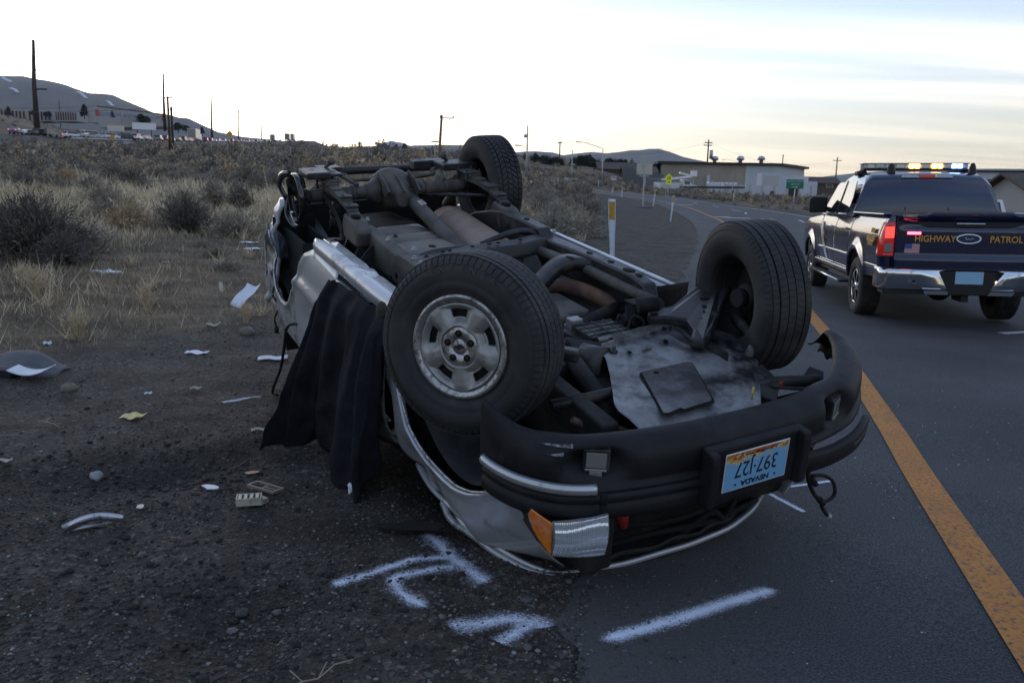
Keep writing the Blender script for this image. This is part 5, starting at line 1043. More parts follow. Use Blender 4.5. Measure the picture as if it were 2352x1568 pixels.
spray('spray_mark', [(.10,2.58),(.03,2.50),(-.02,2.44)], .06, mSPG, 'short sprayed tail below the curved blotch')
spray('spray_mark', [(-1.93,5.30),(-1.83,5.45),(-1.74,5.60)], .05, mSPG, 'faint sprayed dash on gravel left of the blanket')
spray('spray_mark', [(1.33,4.0),(1.50,4.06),(1.73,4.16)], .025, mSPA, 'thin sprayed arm beyond the hanging wiring loom')
spray('spray_mark', [(1.30,3.93),(1.35,3.80),(1.40,3.67)], .028, mSPA, 'thin sprayed arm below the number plate')
# ------------------------------------------------------------------ the patrol pickup (frame: x forward, y left, z up, origin under the rear axle)
PA, PR_ = .1813, -.0169
F_ = Vector((math.sin(PA), math.cos(PA), 0)); L_ = Vector((-math.cos(PA), math.sin(PA), 0)); Uz = Vector((0,0,1))
L2 = L_*math.cos(PR_)+Uz*math.sin(PR_); U2 = -L_*math.sin(PR_)+Uz*math.cos(PR_)
PK = empty('patrol_pickup', label='dark blue highway patrol pickup with flashing roof light bar on the road', cat='pickup truck')
PK.matrix_world = Matrix(((F_.x,L2.x,U2.x,5.687),(F_.y,L2.y,U2.y,11.167),(F_.z,L2.z,U2.z,-.075),(0,0,0,1)))
mNAV = mk('dark navy paint', (.006,.012,.048), .17, .2, coat=1.0, spec=.6, bump=.015, bscale=3)
mGLD = mk('dark window glass', (.006,.007,.009), .03, 0, coat=1.0, spec=1.0)
mGLR = mk('tinted rear glass', (.012,.016,.022), .05, 0, coat=1.0, spec=.8)
mGOL = mk('gold lettering', (.55,.29,.06), .5)
mPBL = mk('matt black trim', (.010,.010,.011), .55)
mPCH = mk('chrome bumper', (.72,.73,.76), .10, 1.0, dirt=(.3,.3,.31), dscale=7, damt=.33)
mREDL = mk('red tail lens', (.35,.008,.010), .12, 0, coat=.8, emit=(1,.03,.03), estr=.12)
mREDB = mk('lit red lamp', (.6,.02,.03), .3, emit=(1,.06,.10), estr=9)
mAMBL = mk('lit amber lamp', (.8,.4,.05), .3, emit=(1,.46,.08), estr=11)
mBLUL = mk('lit blue lamp', (.1,.2,.9), .3, emit=(.12,.22,1), estr=14)
mCLR = mk('clear light bar lens', (.42,.45,.48), .1, 0, coat=.8)
def py_(x, z):
    y = 1.0 - .55*max(0,z-1.0)**1.8 - .28*max(0,.95-z)**2 - .035*max(0,x-3.9)**2
    for c in (0, 3.683): y += .045*math.exp(-((math.hypot(x-c, z-.42)-.53)/.07)**2)*(1 if z > .45 else .4)
    return y
def arch(x, base):
    z = base
    for c in (0, 3.683):
        d = abs(x-c)
        if d < .50: z = max(z, .41+math.sqrt(max(0,.25-d*d))*1.02)
    return z
sill = lin([-1.25,-.52,-.5,.5,.52,3.18,3.2,4.6],[.60,.60,.60,.52,.50,.50,.52,.56])
def pk_side(name, x0, x1, zt, s, rows=22, n=40):
    b = MB(); xs = sorted(set(list(np.linspace(x0,x1,n))+[c+.5*math.cos(a) for c in (0,3.683) for a in np.linspace(0,math.pi,41) if x0 < c+.5*math.cos(a) < x1]))
    b.grid(lambda u,v: (u, s*py_(u, lerp(arch(u,sill(u)), zt(u), v)), lerp(arch(u,sill(u)), zt(u), v)), xs, list(np.linspace(0,1,rows)))
    b.grid(lambda u,v: (u, s*(py_(u, arch(u,sill(u)))-.05*v), arch(u,sill(u))+.006*v), xs, [0,1])
    return b.build(name, mNAV, PK, solid=.01, off=-1 if s > 0 else -1)
for s in (1,-1):
    pk_side('bed_side', -1.20, .515, lambda x: 1.385, s)
    pk_side('rear_door', .535, 1.62, lambda x: 1.36, s)
    pk_side('front_door', 1.632, 2.86, lambda x: 1.345, s)
    pk_side('front_fender', 2.872, 4.55, lin([2.86,3.2,4.2,4.55],[1.33,1.31,1.24,1.15]), s)
b = MB(); b.grid(lambda u,v: (lerp(2.87,4.55,u), lerp(-.93,.93,v), lerp(1.34,1.20,u)+.05*(1-(2*v-1)**2)), list(np.linspace(0,1,10)), list(np.linspace(0,1,12))); b.bb(4.50,4.62,-.88,.88,.60,1.18); b.build('bonnet', mNAV, PK)
# cab
b = MB(); rg = []
for x,zt,w in ((.525,1.37,.955),(.545,1.60,.90),(.60,1.82,.82),(.68,1.905,.775),(.82,1.945,.76),(1.5,1.965,.76),(2.05,1.95,.75),(2.35,1.86,.76),(2.95,1.40,.90)):
    zb = 1.34; rg.append([(x,.955,zb),(x,lerp(.955,w,.75)+.01,max(zb+.005,lerp(zb,zt,.62))),(x,w+.012,max(zb+.01,zt-.055)),(x,w-.07,zt),(x,0,zt+.018),(x,-w+.07,zt),(x,-w-.012,max(zb+.01,zt-.055)),(x,-lerp(.955,w,.75)-.01,max(zb+.005,lerp(zb,zt,.62))),(x,-.955,zb)])
b.loft(rg, closed=False); b.add([rg[0][i] for i in range(9)], [tuple(range(9))]); b.build('cab', mNAV, PK, solid=.01)
def sidey(z): return lerp(.957, .795, (z-1.34)/(1.90-1.34)) + .022
def quad_glass(name, pts, s, m=mGLD):
    b = MB(); P4 = [(x, s*(sidey(z)+.012), z) for x,z in pts]; b.prism(P4, (0,-s*.012,0)); return b.build(name, m, PK)
for s in (1,-1):
    quad_glass('window', [(.86,1.385),(1.56,1.385),(1.56,1.845),(1.0,1.845),(.86,1.60)], s)
    quad_glass('window', [(1.66,1.385),(2.72,1.385),(2.32,1.80),(2.18,1.845),(1.66,1.845)], s)
    b = MB(); b.tube([(x, s*(sidey(z)+.012), z) for x,z in ((.84,1.37),(1.5,1.37),(2.78,1.37))], .010, 6); b.build('window_trim', mPCH, PK)
    b = MB(); b.tube([(x, s*(sidey(z)+.016), z) for x,z in ((1.61,1.37),(1.61,1.86))], .03, 6, flat=.3); b.build('door_pillar', mPBL, PK)
    # mirror
    b = MB(); rg = [[(2.42+dx,s*(1.13+dy),1.50+dz) for dx,dy,dz in ((k*.9*0+kx,-.14*m_,-.13*m_),(kx,.14*m_,-.13*m_),(kx,.15*m_,.08*m_),(kx,.10*m_,.13*m_),(kx,-.14*m_,.12*m_))] for k,kx,m_ in ((0,-.06,.9),(1,-.03,1),(2,.06,.9),(3,.10,.6))]
    b.loft(rg); b.bar((2.45,s*.93,1.42),(2.45,s*1.05,1.44),.10,.07); b.build('side_mirror', mPBL, PK, bevel=.015)
    b = MB(); b.bb(.60,3.05,s*1.0-.085,s*1.0+.085,.395,.43); b.bb(.55,3.1,s*.7-.2,s*.7+.2,.44,.52); b.build('running_board', mPBL, PK, bevel=.012)
    b = MB(); b.tube([(.62,s*1.09,.425),(3.05,s*1.09,.425)], .016, 8); b.build('running_board_trim', mPCH, PK)
    b = MB(); b.bb(.56,3.15,s*.99-.012,s*.99+.012,.565,.60); b.build('rocker_trim', mPCH, PK, bevel=.006)
    b = MB(); b.bb(.56,2.85,s*1.003-.009,s*1.003+.012,.80,.825); b.build('door_molding', mPCH, PK, bevel=.006)
    for x in (.66,1.76):
        b = MB(); b.bb(x,x+.24,s*1.0-.01,s*1.0+.035,1.155,1.185); b.build('door_handle', mPCH, PK, bevel=.01)
    b = MB(); b.bb(-1.16,-.53,s*.985-.01,s*.985+.012,.725,.775); b.build('bed_molding', mPCH, PK, bevel=.006)
    b = MB(); b.bb(-1.22,.50,s*.925-.05,s*.925+.05,1.385,1.415); b.build('bed_rail_cap', mNAV, PK, bevel=.015)
# rear window with slider, shelf lamp
def rw(y, t):  # on the sloping rear wall
    return (lerp(.530,.665,t)-.012, y*lerp(.90,.77,t), lerp(1.40,1.87,t))
b = MB(); b.add([rw(-.96,.05),rw(.96,.05),rw(.98,.9),rw(-.98,.9)], [(0,1,2,3)]); b.build('rear_window', mGLR, PK, solid=.004)
b = MB()
for y in (-.32,.32): b.bar(np.array(rw(y,.08))+[-.006,0,0], np.array(rw(y*.95,.78))+[-.006,0,0], .02, .01)
b.bar(np.array(rw(-.32,.78))+[-.006,0,0], np.array(rw(.32,.78))+[-.006,0,0], .02, .01); b.build('slider_frame', mPBL, PK)
b = MB(); b.bb(.615,.635,-.10,.10,1.885,1.925); b.build('brake_lamp', mREDL, PK, bevel=.005)
for y in (-.22,.22): b = MB(); b.prism([(.62,y-.12,1.888),(.62,y+.12,1.888),(.63,y+.10,1.925),(.63,y-.10,1.925)], (.015,0,0)); b.build('cargo_lamp', mCLR, PK)
b = MB(); b.ball(rw(.52,.42), .028, 8, sc=(.3,1.3,.6)); b.ball(rw(-.72,.58), .03, 8, sc=(.3,1.4,.5), m=1); b.build('lamp_and_reflection', [mk('dim red led', (.3,.02,.02), .5, emit=(1,.1,.1), estr=.8), mk('reflected amber lamp', (.5,.2,.04), .5, emit=(1,.4,.08), estr=3)], PK)  # red lamp, and an amber glow painted as a reflection in the glass
b = MB()
for y in (-.42,.42): b.prism([(.95,y-.20,1.25),(.95,y+.20,1.25),(1.0,y+.15,1.72),(1.0,y-.15,1.72)], (.12,0,0))
b.build('cab_seat', mPBL, PK, bevel=.03)
# tailgate: grid with recess and step
def tg(y, z):
    x = -1.265 + .03*sstep(.30,.0,abs(abs(y)-.99))*0
    x += .055*sstep(1.30,1.22,z)*0
    x -= .035*sstep(1.335,1.375,z)                                  # top spoiler stands proud
    x += .030*math.exp(-(((z-1.285)/.05)**4))*sstep(.80,.62,abs(y))      # handle recess, a dark scoop
    x -= .030*sstep(.93,.86,z-.05*sstep(.3,.85,abs(y))*0)*sstep(.62,.70,z)
    x += .05*max(0,abs(y)-.80)**1.2
    return (x, y, z)
def tgtop(y): return 1.43 - .035*sstep(.42,.52,abs(y))
b = MB(); b.grid(lambda u,v: tg(u, lerp(.70,tgtop(u),v)), list(np.linspace(-.83,.83,60)), list(np.linspace(0,1,56))); b.grid(lambda u,v: (tg(u,tgtop(u))[0]+.10*v, u, tgtop(u)+.002), list(np.linspace(-.83,.83,60)), [0,1]); b.build('tailgate', mNAV, PK, solid=.01)
b = MB(); b.prism([(-1.243,-.62,1.29),(-1.243,-.45,1.255),(-1.243,.45,1.255),(-1.243,.62,1.29),(-1.243,.55,1.315),(-1.243,-.55,1.315)], (-.008,0,0)); b.build('handle_recess', mPBL, PK)
b = MB(); b.bb(-1.272,-1.25,-.16,.16,1.285,1.305); b.build('tailgate_handle', mPCH, PK, bevel=.006)
b = MB(); b.ball((-1.30,-.02,1.39), .03, 10, sc=(.4,1.6,.6)); b.build('tailgate_lamp', mk('dim red lens', (.05,.005,.006), .3), PK)
b = MB(); b.bb(-1.10,.50,-.90,.90,1.36,1.395); b.build('bed_cover', mPBL, PK, bevel=.01)
for s in (1,-1):  # bed corner post between side and tailgate
    b = MB(); b.loft([[(-1.20,s*py_(-1.2,z),z),(-1.245,s*(py_(-1.2,z)-.02),z),(-1.262,s*(py_(-1.2,z)-.07),z),(-1.262,s*.835,z)] for z in np.linspace(.62,1.385,20)], closed=False); b.build('bed_corner', mNAV, PK, solid=.006)
    tl = MB(); tl.loft([[(-1.13,s*(py_(-1.13,z)+.006),z),(-1.21,s*(py_(-1.2,z)+.004),z),(-1.258,s*(py_(-1.2,z)-.02),z),(-1.275,s*(py_(-1.2,z)-.07),z),(-1.276,s*.842,z),(-1.25,s*.84,z)] for z in np.linspace(.90,1.305,8)], closed=True); TLo = tl.build('tail_light', mREDL, PK)
    q = MB(); q.bb(-1.281,-1.274,s*.905-.045,s*.905+.045,.95,1.05); q.build('reverse_lens', mWBL, TLo)
    q = MB(); q.bb(-1.283,-1.275,s*.90-.05,s*.90+.05,1.12,1.25); q.build('lit_lens', mk('lit tail lens', (.6,.02,.02), .3, emit=(1,.05,.04), estr=2.2), TLo)
    q = MB(); q.bb(-1.282,-1.275,s*.905-.055,s*.905+.055,.915,.927); q.bb(-1.282,-1.275,s*.905-.055,s*.905+.055,1.278,1.290); q.build('lens_edge', mk('pink lens edge', (.55,.25,.26), .3), TLo)
b = MB(); b.bb(-1.292,-1.270,.55,.70,1.165,1.195); b.build('flasher', mREDB, PK, bevel=.004)
b = MB(); b.bb(-1.292,-1.270,-.84,-.76,1.05,1.085); b.build('flasher', mBLUL, PK, bevel=.004)
def ptx(nm, s, y, z, size, m, sx=1.0, x=-1.283, bold=.002):
    mw = basis((x,y,z), (0,-1,0), (0,0,1)); o = text(nm, s, size, m, PK, mw=mw, ext=.002, bold=bold); o.matrix_local = mw @ Matrix.Diagonal((sx,1,1,1)); return o
ptx('gold_lettering', 'HIGHWAY', .385, 1.112, .108, mGOL, .90); ptx('gold_lettering', 'PATROL', -.40, 1.112, .108, mGOL, .90)
el_ = lambda a,ky,kz: (-1.276, .012+ky*math.cos(a), 1.115+kz*math.sin(a))
b = MB(); b.tube([el_(a,.132,.054) for a in np.linspace(0,2*math.pi,41)], .012, 8); b.build('oval_badge', mPCH, PK)
b = MB(); b.prism([el_(a,.125,.048) for a in np.linspace(0,2*math.pi,31)[:-1]], (.006,0,0)); b.build('badge_face', mk('badge blue', (.01,.03,.10), .2, coat=.8), PK)
b = MB(); b.tube(curve([(-1.290,.06,1.118),(-1.290,.045,1.132),(-1.290,.035,1.105),(-1.290,.015,1.118),(-1.290,-.005,1.108),(-1.290,-.02,1.125),(-1.290,-.045,1.112)],22), .0035, 5); b.build('badge_script', mPCH, PK)
ptx('lid_lettering', 'LARIAT', .69, 1.385, .035, mPCH, 1.4, x=-1.304)
# small flag
def M_FLAG():
    m = bpy.data.materials.new('flag print'); m.use_nodes = True; nt = m.node_tree; N = nt.nodes; L = nt.links; b = N['Principled BSDF']
    tc = N.new('ShaderNodeTexCoord'); sp = N.new('ShaderNodeSeparateXYZ'); L.new(tc.outputs['Object'], sp.inputs[0])
    w = N.new('ShaderNodeMath'); w.operation = 'MODULO'; w.inputs[1].default_value = .0185; sh = N.new('ShaderNodeMath'); sh.operation = 'ADD'; sh.inputs[1].default_value = 1.0; L.new(sp.outputs[2], sh.inputs[0]); L.new(sh.outputs[0], w.inputs[0])
    g = N.new('ShaderNodeMath'); g.operation = 'GREATER_THAN'; g.inputs[1].default_value = .0093; L.new(w.outputs[0], g.inputs[0])
    x = N.new('ShaderNodeMix'); x.data_type = 'RGBA'; L.new(g.outputs[0], x.inputs[0]); x.inputs[6].default_value = (.45,.06,.08,1); x.inputs[7].default_value = (.5,.48,.5,1)
    a = N.new('ShaderNodeMath'); a.operation = 'GREATER_THAN'; a.inputs[1].default_value = .0; L.new(sp.outputs[1], a.inputs[0])
    c = N.new('ShaderNodeMath'); c.operation = 'GREATER_THAN'; c.inputs[1].default_value = -.004; L.new(sp.outputs[2], c.inputs[0])
    d = N.new('ShaderNodeMath'); d.operation = 'MULTIPLY'; L.new(a.outputs[0], d.inputs[0]); L.new(c.outputs[0], d.inputs[1])
    y = N.new('ShaderNodeMix'); y.data_type = 'RGBA'; L.new(d.outputs[0], y.inputs[0]); L.new(x.outputs[2], y.inputs[6]); y.inputs[7].default_value = (.06,.08,.25,1); L.new(y.outputs[2], b.inputs['Base Color']); return m
b = MB(); b.bb(-.002,.002,-.085,.085,-.055,.055); b.build('flag_decal', M_FLAG(), PK, loc=(-1.278,.635,.995))
# rear bumper: two chrome wings, dark middle with plate
for s in (1,-1):
    b = MB(); b.loft([[(-1.10+.0*(1-t),s*1.0,.76),(-1.34,s*.985,.765),(-1.40,s*.90,.76),(-1.42,s*.55,.755),(-1.42,s*lerp(.26,.36,t),.755)][:5] for t in (0,)]+[[(-1.10,s*1.01,z),(-1.36+(.735-z)*.22,s*1.0,z),(-1.425+(.735-z)*.24,s*.91,z),(-1.445+(.735-z)*.24,s*.55,z),(-1.445+(.735-z)*.24,s*lerp(.36,.24,(.735-z)/.215),z)] for z in (.735,.66,.59,.52)]+[[(-1.10,s*.99,.50),(-1.30,s*.98,.50),(-1.36,s*.89,.50),(-1.375,s*.55,.50),(-1.375,s*.22,.50)]], closed=False); bm_ = b.build('rear_bumper_wing', mPCH, PK, solid=.006)
    disc((-1.415,s*.62,.62), .02, 'x', 'parking_sensor', bm_, mPBL)
    b = MB(); b.prism([(-1.43,s*.50,.50),(-1.43,s*.24,.50),(-1.40,s*.22,.455),(-1.40,s*.48,.455)], (.02,0,0)); b.build('bumper_step', mk('pale bumper step', (.6,.62,.66), .3, .6), PK)
b = MB(); b.bb(-1.385,-1.15,-.37,.37,.45,.745); b.bb(-1.40,-1.15,-.98,.98,.745,.765); b.bb(-1.36,-1.1,-.95,.95,.45,.74); b.build('bumper_core', mPBL, PK, bevel=.015)
b = MB(); b.bb(-1.395,-1.385,-.155,.155,.585,.735); PPl = b.build('rear_plate', mk('pale blue plate', (.27,.50,.70), .4, dirt=(.45,.40,.25), dscale=14, damt=.38), PK, bevel=.003)
b = MB(); b.ball((-1.40,-.30,.615), .018, 8, sc=(.5,1,1)); b.build('plate_lamp', mk('lit plate lamp', (.8,.4,.2), .4, emit=(1,.5,.25), estr=3), PK)
b = MB(); b.tube([(-1.46,-.72,.445),(-1.46,-1.35,.42)], .035, 10); b.build('tow_step', mPCH, PK)
# underside
b = MB(); b.bb(-1.15,4.4,-.80,-.52*1,.48,.56); b.bb(-1.15,4.4,.52,.80,.48,.56); b.bb(-1.2,4.5,-.93,.93,.62,.68); b.bb(.55,4.4,-.90,.90,.50,.66); b.build('underbody', mPBL, PK)
b = MB(); b.tube([(0,.75,.40),(0,-.75,.40)], .05, 12); b.ball((0,-.1,.40), .17, 14); b.build('rear_axle', mPBL, PK)
b = MB(); b.lathe([(.0001,-.1),(.30,-.1),(.36,-.06),(.36,.06),(.30,.1),(.0001,.1)], ax='z', n=28); b.build('spare_tyre', mPBL, PK, loc=(-.75,0,.52))
b = MB(); b.bb(-1.30,-.95,-.04,.04,.36,.44); b.build('tow_receiver', mPBL, PK)
# wheels
mPTY = mk('pickup tyre rubber', (.022,.022,.022), .75, dirt=(.06,.055,.05), dscale=7, damt=.45)
def pk_wheel(x, s):
    e = bpy.data.objects.new('wheel', None); link(e); e.parent = PK; e.matrix_local = Matrix.Translation((x, s*.86, .405)) @ (Matrix.Identity(4) if s > 0 else Matrix.Rotation(math.pi, 4, 'Z'))
    b = tyre_mesh(R=.408, w=.275, rr=.232, blocks=52, style=1); b.build('tyre', mPTY, e)
    r = MB(); r.lathe([(.232,.115),(.226,.122),(.218,.112),(.21,.07),(.20,.03),(.0001,.02)], n=48, m=1)
    for k in range(6):
        a = 2*math.pi*k/6
        for dd in (-.13,.13):
            r.bar((.055*math.cos(a),.105,.055*math.sin(a)), (.215*math.cos(a+dd),.112,.215*math.sin(a+dd)), .030, .03, up=(0,1,0))
    r.lathe([(.0001,.122),(.05,.120),(.065,.105),(.065,.05)], n=24); r.lathe([(.232,.116),(.226,.123),(.216,.112)], n=48)
    r.build('rim', [mPCH, mHOLE], e)
for x in (0,3.683):
    for s in (1,-1): pk_wheel(x, s)
# roof light bar with modules, antenna domes
b = MB(); b.bb(1.22,1.50,-.72,.72,2.005,2.03); LB = b.build('light_bar', mPBL, PK, bevel=.008)
b = MB(); b.bb(1.23,1.49,-.715,.715,2.031,2.10); b.build('light_bar_lens', mCLR, LB, bevel=.015)
b = MB(); b.bb(1.215,1.505,-.73,.73,2.10,2.112); b.build('light_bar_lid', mk('grey bar lid', (.15,.155,.16), .4), LB, bevel=.004)
for y,m in ((.02,mAMBL),(-.29,mAMBL),(-.56,mBLUL)):
    for k in (-1,1): b = MB(); b.bb(1.206,1.222,y+k*.038-.034,y+k*.038+.034,2.035,2.098); b.build('flash_module', m, LB, bevel=.01)
for y in (.62,.5,.36,.22,-.13,-.43): b = MB(); b.bb(1.214,1.226,y-.05,y+.05,2.037,2.096); b.build('unlit_module', mk('silver module', (.5,.52,.54), .25, .7), LB, bevel=.004)
b = MB(); b.bb(1.25,1.45,.66,.80,1.93,2.0); b.bb(1.25,1.45,-.80,-.66,1.93,2.0); b.build('bar_foot', mPBL, LB, bevel=.02)
for y,r in ((.42,.062),(-.66,.052)): b = MB(); b.lathe([(r*1.1,0),(r,.02),(r*.8,.10),(r*.45,.145),(.0001,.155)], ax='z', n=18); b.build('antenna_dome', mPBL, PK, loc=(.88,y,1.945))
# side lettering and the silver slash on the front door
mSTS = mk('silver stripe', (.70,.72,.76), .4, .1)
def side_tx(s_, x, z, size, sx=1.0):
    mw = basis((x, py_(x,z)+.022, z), (-1,0,0), (0,-.12,1)); o = text('gold_lettering', s_, size, mGOL, PK, mw=mw, ext=.004, bold=.003); o.matrix_local = mw @ Matrix.Diagonal((sx,1,1,1))
side_tx('*NHP', -.84, 1.06, .17, .95); side_tx('DIAL', -.86, 1.19, .085)
for x0,w in ((2.78,.075),(2.67,.045)):
    b = MB(); zz = list(np.linspace(.64,1.22,12)); b.loft([[(x0-(1.22-z)*1.02,py_(2.3,z)+.012,z),(x0-(1.22-z)*1.02-w,py_(2.3,z)+.012,z),(x0-(1.22-z)*1.02-w,py_(2.3,z)+.020,z),(x0-(1.22-z)*1.02,py_(2.3,z)+.020,z)] for z in zz], sm=False); b.build('door_stripe', mSTS, PK)
b = MB()
for x,z in ((2.50,1.08),(2.40,1.02),(2.47,.95),(2.38,.90)): b.prism([(x,py_(x,z)+.022,z),(x-.06,py_(x,z)+.022,z+.07),(x-.10,py_(x,z)+.022,z),(x-.06,py_(x,z)+.022,z-.03)], (0,.005,0))
b.build('door_star', mGOL, PK)
# ------------------------------------------------------------------ far setting: hills, highway, buildings, poles, signs
PXC = lambda px, row, d: (lambda r: (float(r[0]/r[1]*d), d, float(1.42+r[2]/r[1]*d)))(CAMR @ np.array([(px-1176)/1890,(row-784)/1890,1.0]))
def at(px, row, d):
    """a point on the sight line of the survey camera at forward distance d (used while placing far things on the terrain)"""
    return np.array(PXC(px, row, d))
def on(px, d):
    p = at(px, 460, d); return p[0], d, float(gz(p[0], d))
mHIL = mk('bare sage hill', (.165,.15,.145), .95, var=.22, vscale=.006, dirt=(.20,.175,.15), dscale=.012, damt=.5)
mHIS = mk('sage hill with old snow', (.165,.15,.145), .95, var=.2, vscale=.006, dirt=(.20,.18,.16), dscale=.01, damt=.5)
mSNW = mk('old snow patch', (.62,.65,.72), .8)
HILLV = {}
def hill(name, ridge, d, depth, mat, base=-20, seed=1):
    """a ridge: crest heights along pixel columns at distance d, falling to the plain in front and behind"""
    px = np.linspace(ridge[0][0], ridge[-1][0], 150); rw_ = np.interp(px, [r[0] for r in ridge], [r[1] for r in ridge]); V = []; nv = 34
    C = np.array([at(a,b_,d) for a,b_ in zip(px,rw_)])
    for j in range(nv):
        t = j/(nv-1)*2-1                                     # -1 front foot, 0 crest, 1 back foot
        k = (1-abs(t))**1.0; prof = k*k*(3-2*k)
        y = d + t*depth; X = C[:,0]*(y/d if t < 0 else 1); rough = (fbm(X*.01, np.full_like(X,y)*.01, 1.0, seed)-.5)*2
        rough2 = (fbm(X*.004+9, np.full_like(X,y)*.0015, 1.0, seed+3)-.5)*2
        Z = base + (C[:,2]-base)*prof + (rough*.10+rough2*.16)*(C[:,2]-base)*k*(1-k)*2.4
        V.append(np.c_[X, np.full_like(X,y), Z])
    V = np.vstack(V); n = len(px); i,j = np.meshgrid(np.arange(nv-1), np.arange(n-1), indexing='ij'); q = (i*n+j).ravel(); HILLV[seed] = V
    return tag(arrays(name, V, np.c_[q,q+1,q+n+1,q+n], mat, smooth=True), kind='structure')
c3p = lambda x,y: (x*.293, 57.4+y*.293)
LHR = [(-420,165),(-200,172)]+[c3p(*p) for p in ((0,405),(180,408),(300,440),(430,460),(520,480),(600,510),(700,545),(800,548),(890,558),(960,590),(1080,640),(1200,690),(1330,720),(1480,737),(1560,775),(1640,810),(1700,840),(1900,878),(2200,905))]
hill('hill', LHR, 1500, 650, mHIS, seed=2)
c2p = lambda x,y: (1148.4+.3174*x, 258.4+.3174*y)
hill('hill', [(1020,352),(1100,345)]+[c2p(*p) for p in ((100,290),(250,282),(390,292),(450,312),(560,297),(660,288),(760,300),(870,288),(950,278),(1000,280),(1090,268),(1150,268),(1230,290),(1330,328),(1440,350),(1500,360),(1620,385))]+[(1750,404),(1850,425),(1950,450)], 3000, 900, mHIL, seed=5)
c1p = lambda x,y: (574.2+.3175*x, 258.4+.3175*y)
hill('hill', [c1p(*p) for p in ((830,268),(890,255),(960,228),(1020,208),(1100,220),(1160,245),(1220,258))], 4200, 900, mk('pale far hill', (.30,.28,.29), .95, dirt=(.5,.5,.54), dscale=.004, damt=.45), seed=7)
hill('hill', [c1p(*p) for p in ((1050,262),(1090,252),(1180,240),(1380,236),(1540,238),(1700,256))], 2400, 600, mHIL, seed=9)
hill('hill', [(1740,450),(1800,432),(1840,418),(1890,406),(1960,398),(2050,392),(2250,388),(2500,392),(2800,384)], 2600, 700, mHIL, seed=11)
for k,(a,b_,w,hh) in enumerate(((60,452,22,6),(120,492,14,4),(655,552,20,5),(860,612,14,4))):
    tx, ty = c3p(a,b_); HV = HILLV[2]; HV = HV[HV[:,1] < 1490]; cc = (HV-np.array((0,0,1.42))) @ CAMR; uv = np.c_[1176+1890*cc[:,0]/cc[:,2], 784+1890*cc[:,1]/cc[:,2]]; p = HV[np.argmin((uv[:,0]-tx)**2+(uv[:,1]-ty)**2*3)]*.992+np.array((0,0,3))
    q = MB(); rr2 = random.Random(k); q.grid(lambda u,v: (p[0]+u*w*.45+v*3, p[1]+v*14, p[2]+v*hh*.5-.30*u*w+math.sin(u*4+k)*1.0), list(np.linspace(-.8,.8,9)), [-.25,.25]); o = q.build('snow_patch', mSNW, None, solid=.6); tag(o, kind='structure')
# --- raised highway along the left, sloping side, guard rail, barrier
HW = np.array([(-60,318,172),(36,309,188),(100,313,205),(180,318,216),(313,322.5,232),(363,324.5,250),(472,327.5,315),(571,328,480),(645,325.5,700),(720,323.5,900)])
HWP = np.array([at(*r) for r in HW]); HWP[0,2] = HWP[1,2]-.8
HWs = np.array(curve([tuple(p) for p in HWP], 120))
mCON = mk('pale concrete', (.46,.46,.47), .85, var=.15, vscale=.4, dirt=(.30,.29,.28), dscale=.6, damt=.45)
def highway():
    T = np.gradient(HWs, axis=0); T[:,2] = 0; T /= np.linalg.norm(T,axis=1)[:,None]; Nn = np.c_[-T[:,1],T[:,0],np.zeros(len(T))]; V = []
    for off,dz in ((-22,-9),(-3,-.8),(-1.2,-.1),(14,-.1),(16,-.8),(26,-6)): V.append(HWs+Nn*off+np.array((0,0,dz)))
    V = np.vstack(V); n = len(HWs); F = []; 
    i,j = np.meshgrid(np.arange(5), np.arange(n-1), indexing='ij'); q = (i*n+j).ravel()
    o = arrays('highway', V, np.c_[q,q+1,q+n+1,q+n], [mk('highway asphalt', (.10,.10,.105), .85), mk('dry embankment', (.115,.095,.072), .95, var=.4, vscale=.3, dirt=(.07,.068,.06), dscale=.5, damt=.5)], smooth=False)
    mi = np.repeat([1,1,0,1,1], n-1).astype(np.int32); o.data.polygons.foreach_set('material_index', mi); return tag(o, kind='structure')
highway()
def hp(px):  # highway point under a pixel column
    pxs = [r[0] for r in HW]; d = float(np.interp(px, pxs, HW[:,2])); rw_ = float(np.interp(px, pxs, HW[:,1])); return at(px, rw_, d)
mTIM = mk('dark guard rail', (.05,.045,.042), .8); 
GR = empty('guard_rail', tuple(hp(60)+np.array((0,-4,-1))), 0, 'dark guard rail on short posts along the highway shoulder at left', 'guard rail')
gpts = [np.array(hp(p))+np.array((.8,-2.5,-1.0)) for p in np.linspace(-60,164,24)]; go = np.array(GR.location)
b = MB(); b.loft([[tuple(p-go+np.array(q)) for q in ((0,0,.25),(0,-.12,.30),(0,-.12,.85),(0,0,.90))] for p in gpts]); b.build('rail', mTIM, GR)
for p in gpts[::1]: b = MB(); b.bb(-.14,.14,-.32,-.13,-1.0,1.0); b.build('rail_post', mTIM, GR, loc=tuple(p-go))
b = MB(); bp_ = [np.array(hp(p))+np.array((.6,-2.0,-1.0)) for p in np.linspace(168,306,14)]; b.loft([[tuple(p+np.array(q)) for q in ((0,-.5,-1.2),(0,-.45,.0),(0,-.15,.35),(0,-.1,1.15),(0,.1,1.15),(0,.15,.3),(0,.45,-1.2))] for p in bp_]); o = b.build('concrete_barrier', mCON, None); tag(o, 'long white concrete barrier at the highway bridge beside the traffic', 'barrier')
p0 = np.array(hp(262)); b = MB(); b.prism([tuple(p0+np.array(q)) for q in ((-5,-4,-.6),(6,-4,-.6),(4.5,-4,-4.5),(3,-4,-5.5),(-5,-4,-5.5))], (0,2,0)); o = b.build('bridge_abutment', mCON, None); tag(o, 'pale concrete bridge abutment under the highway barrier', 'bridge abutment')
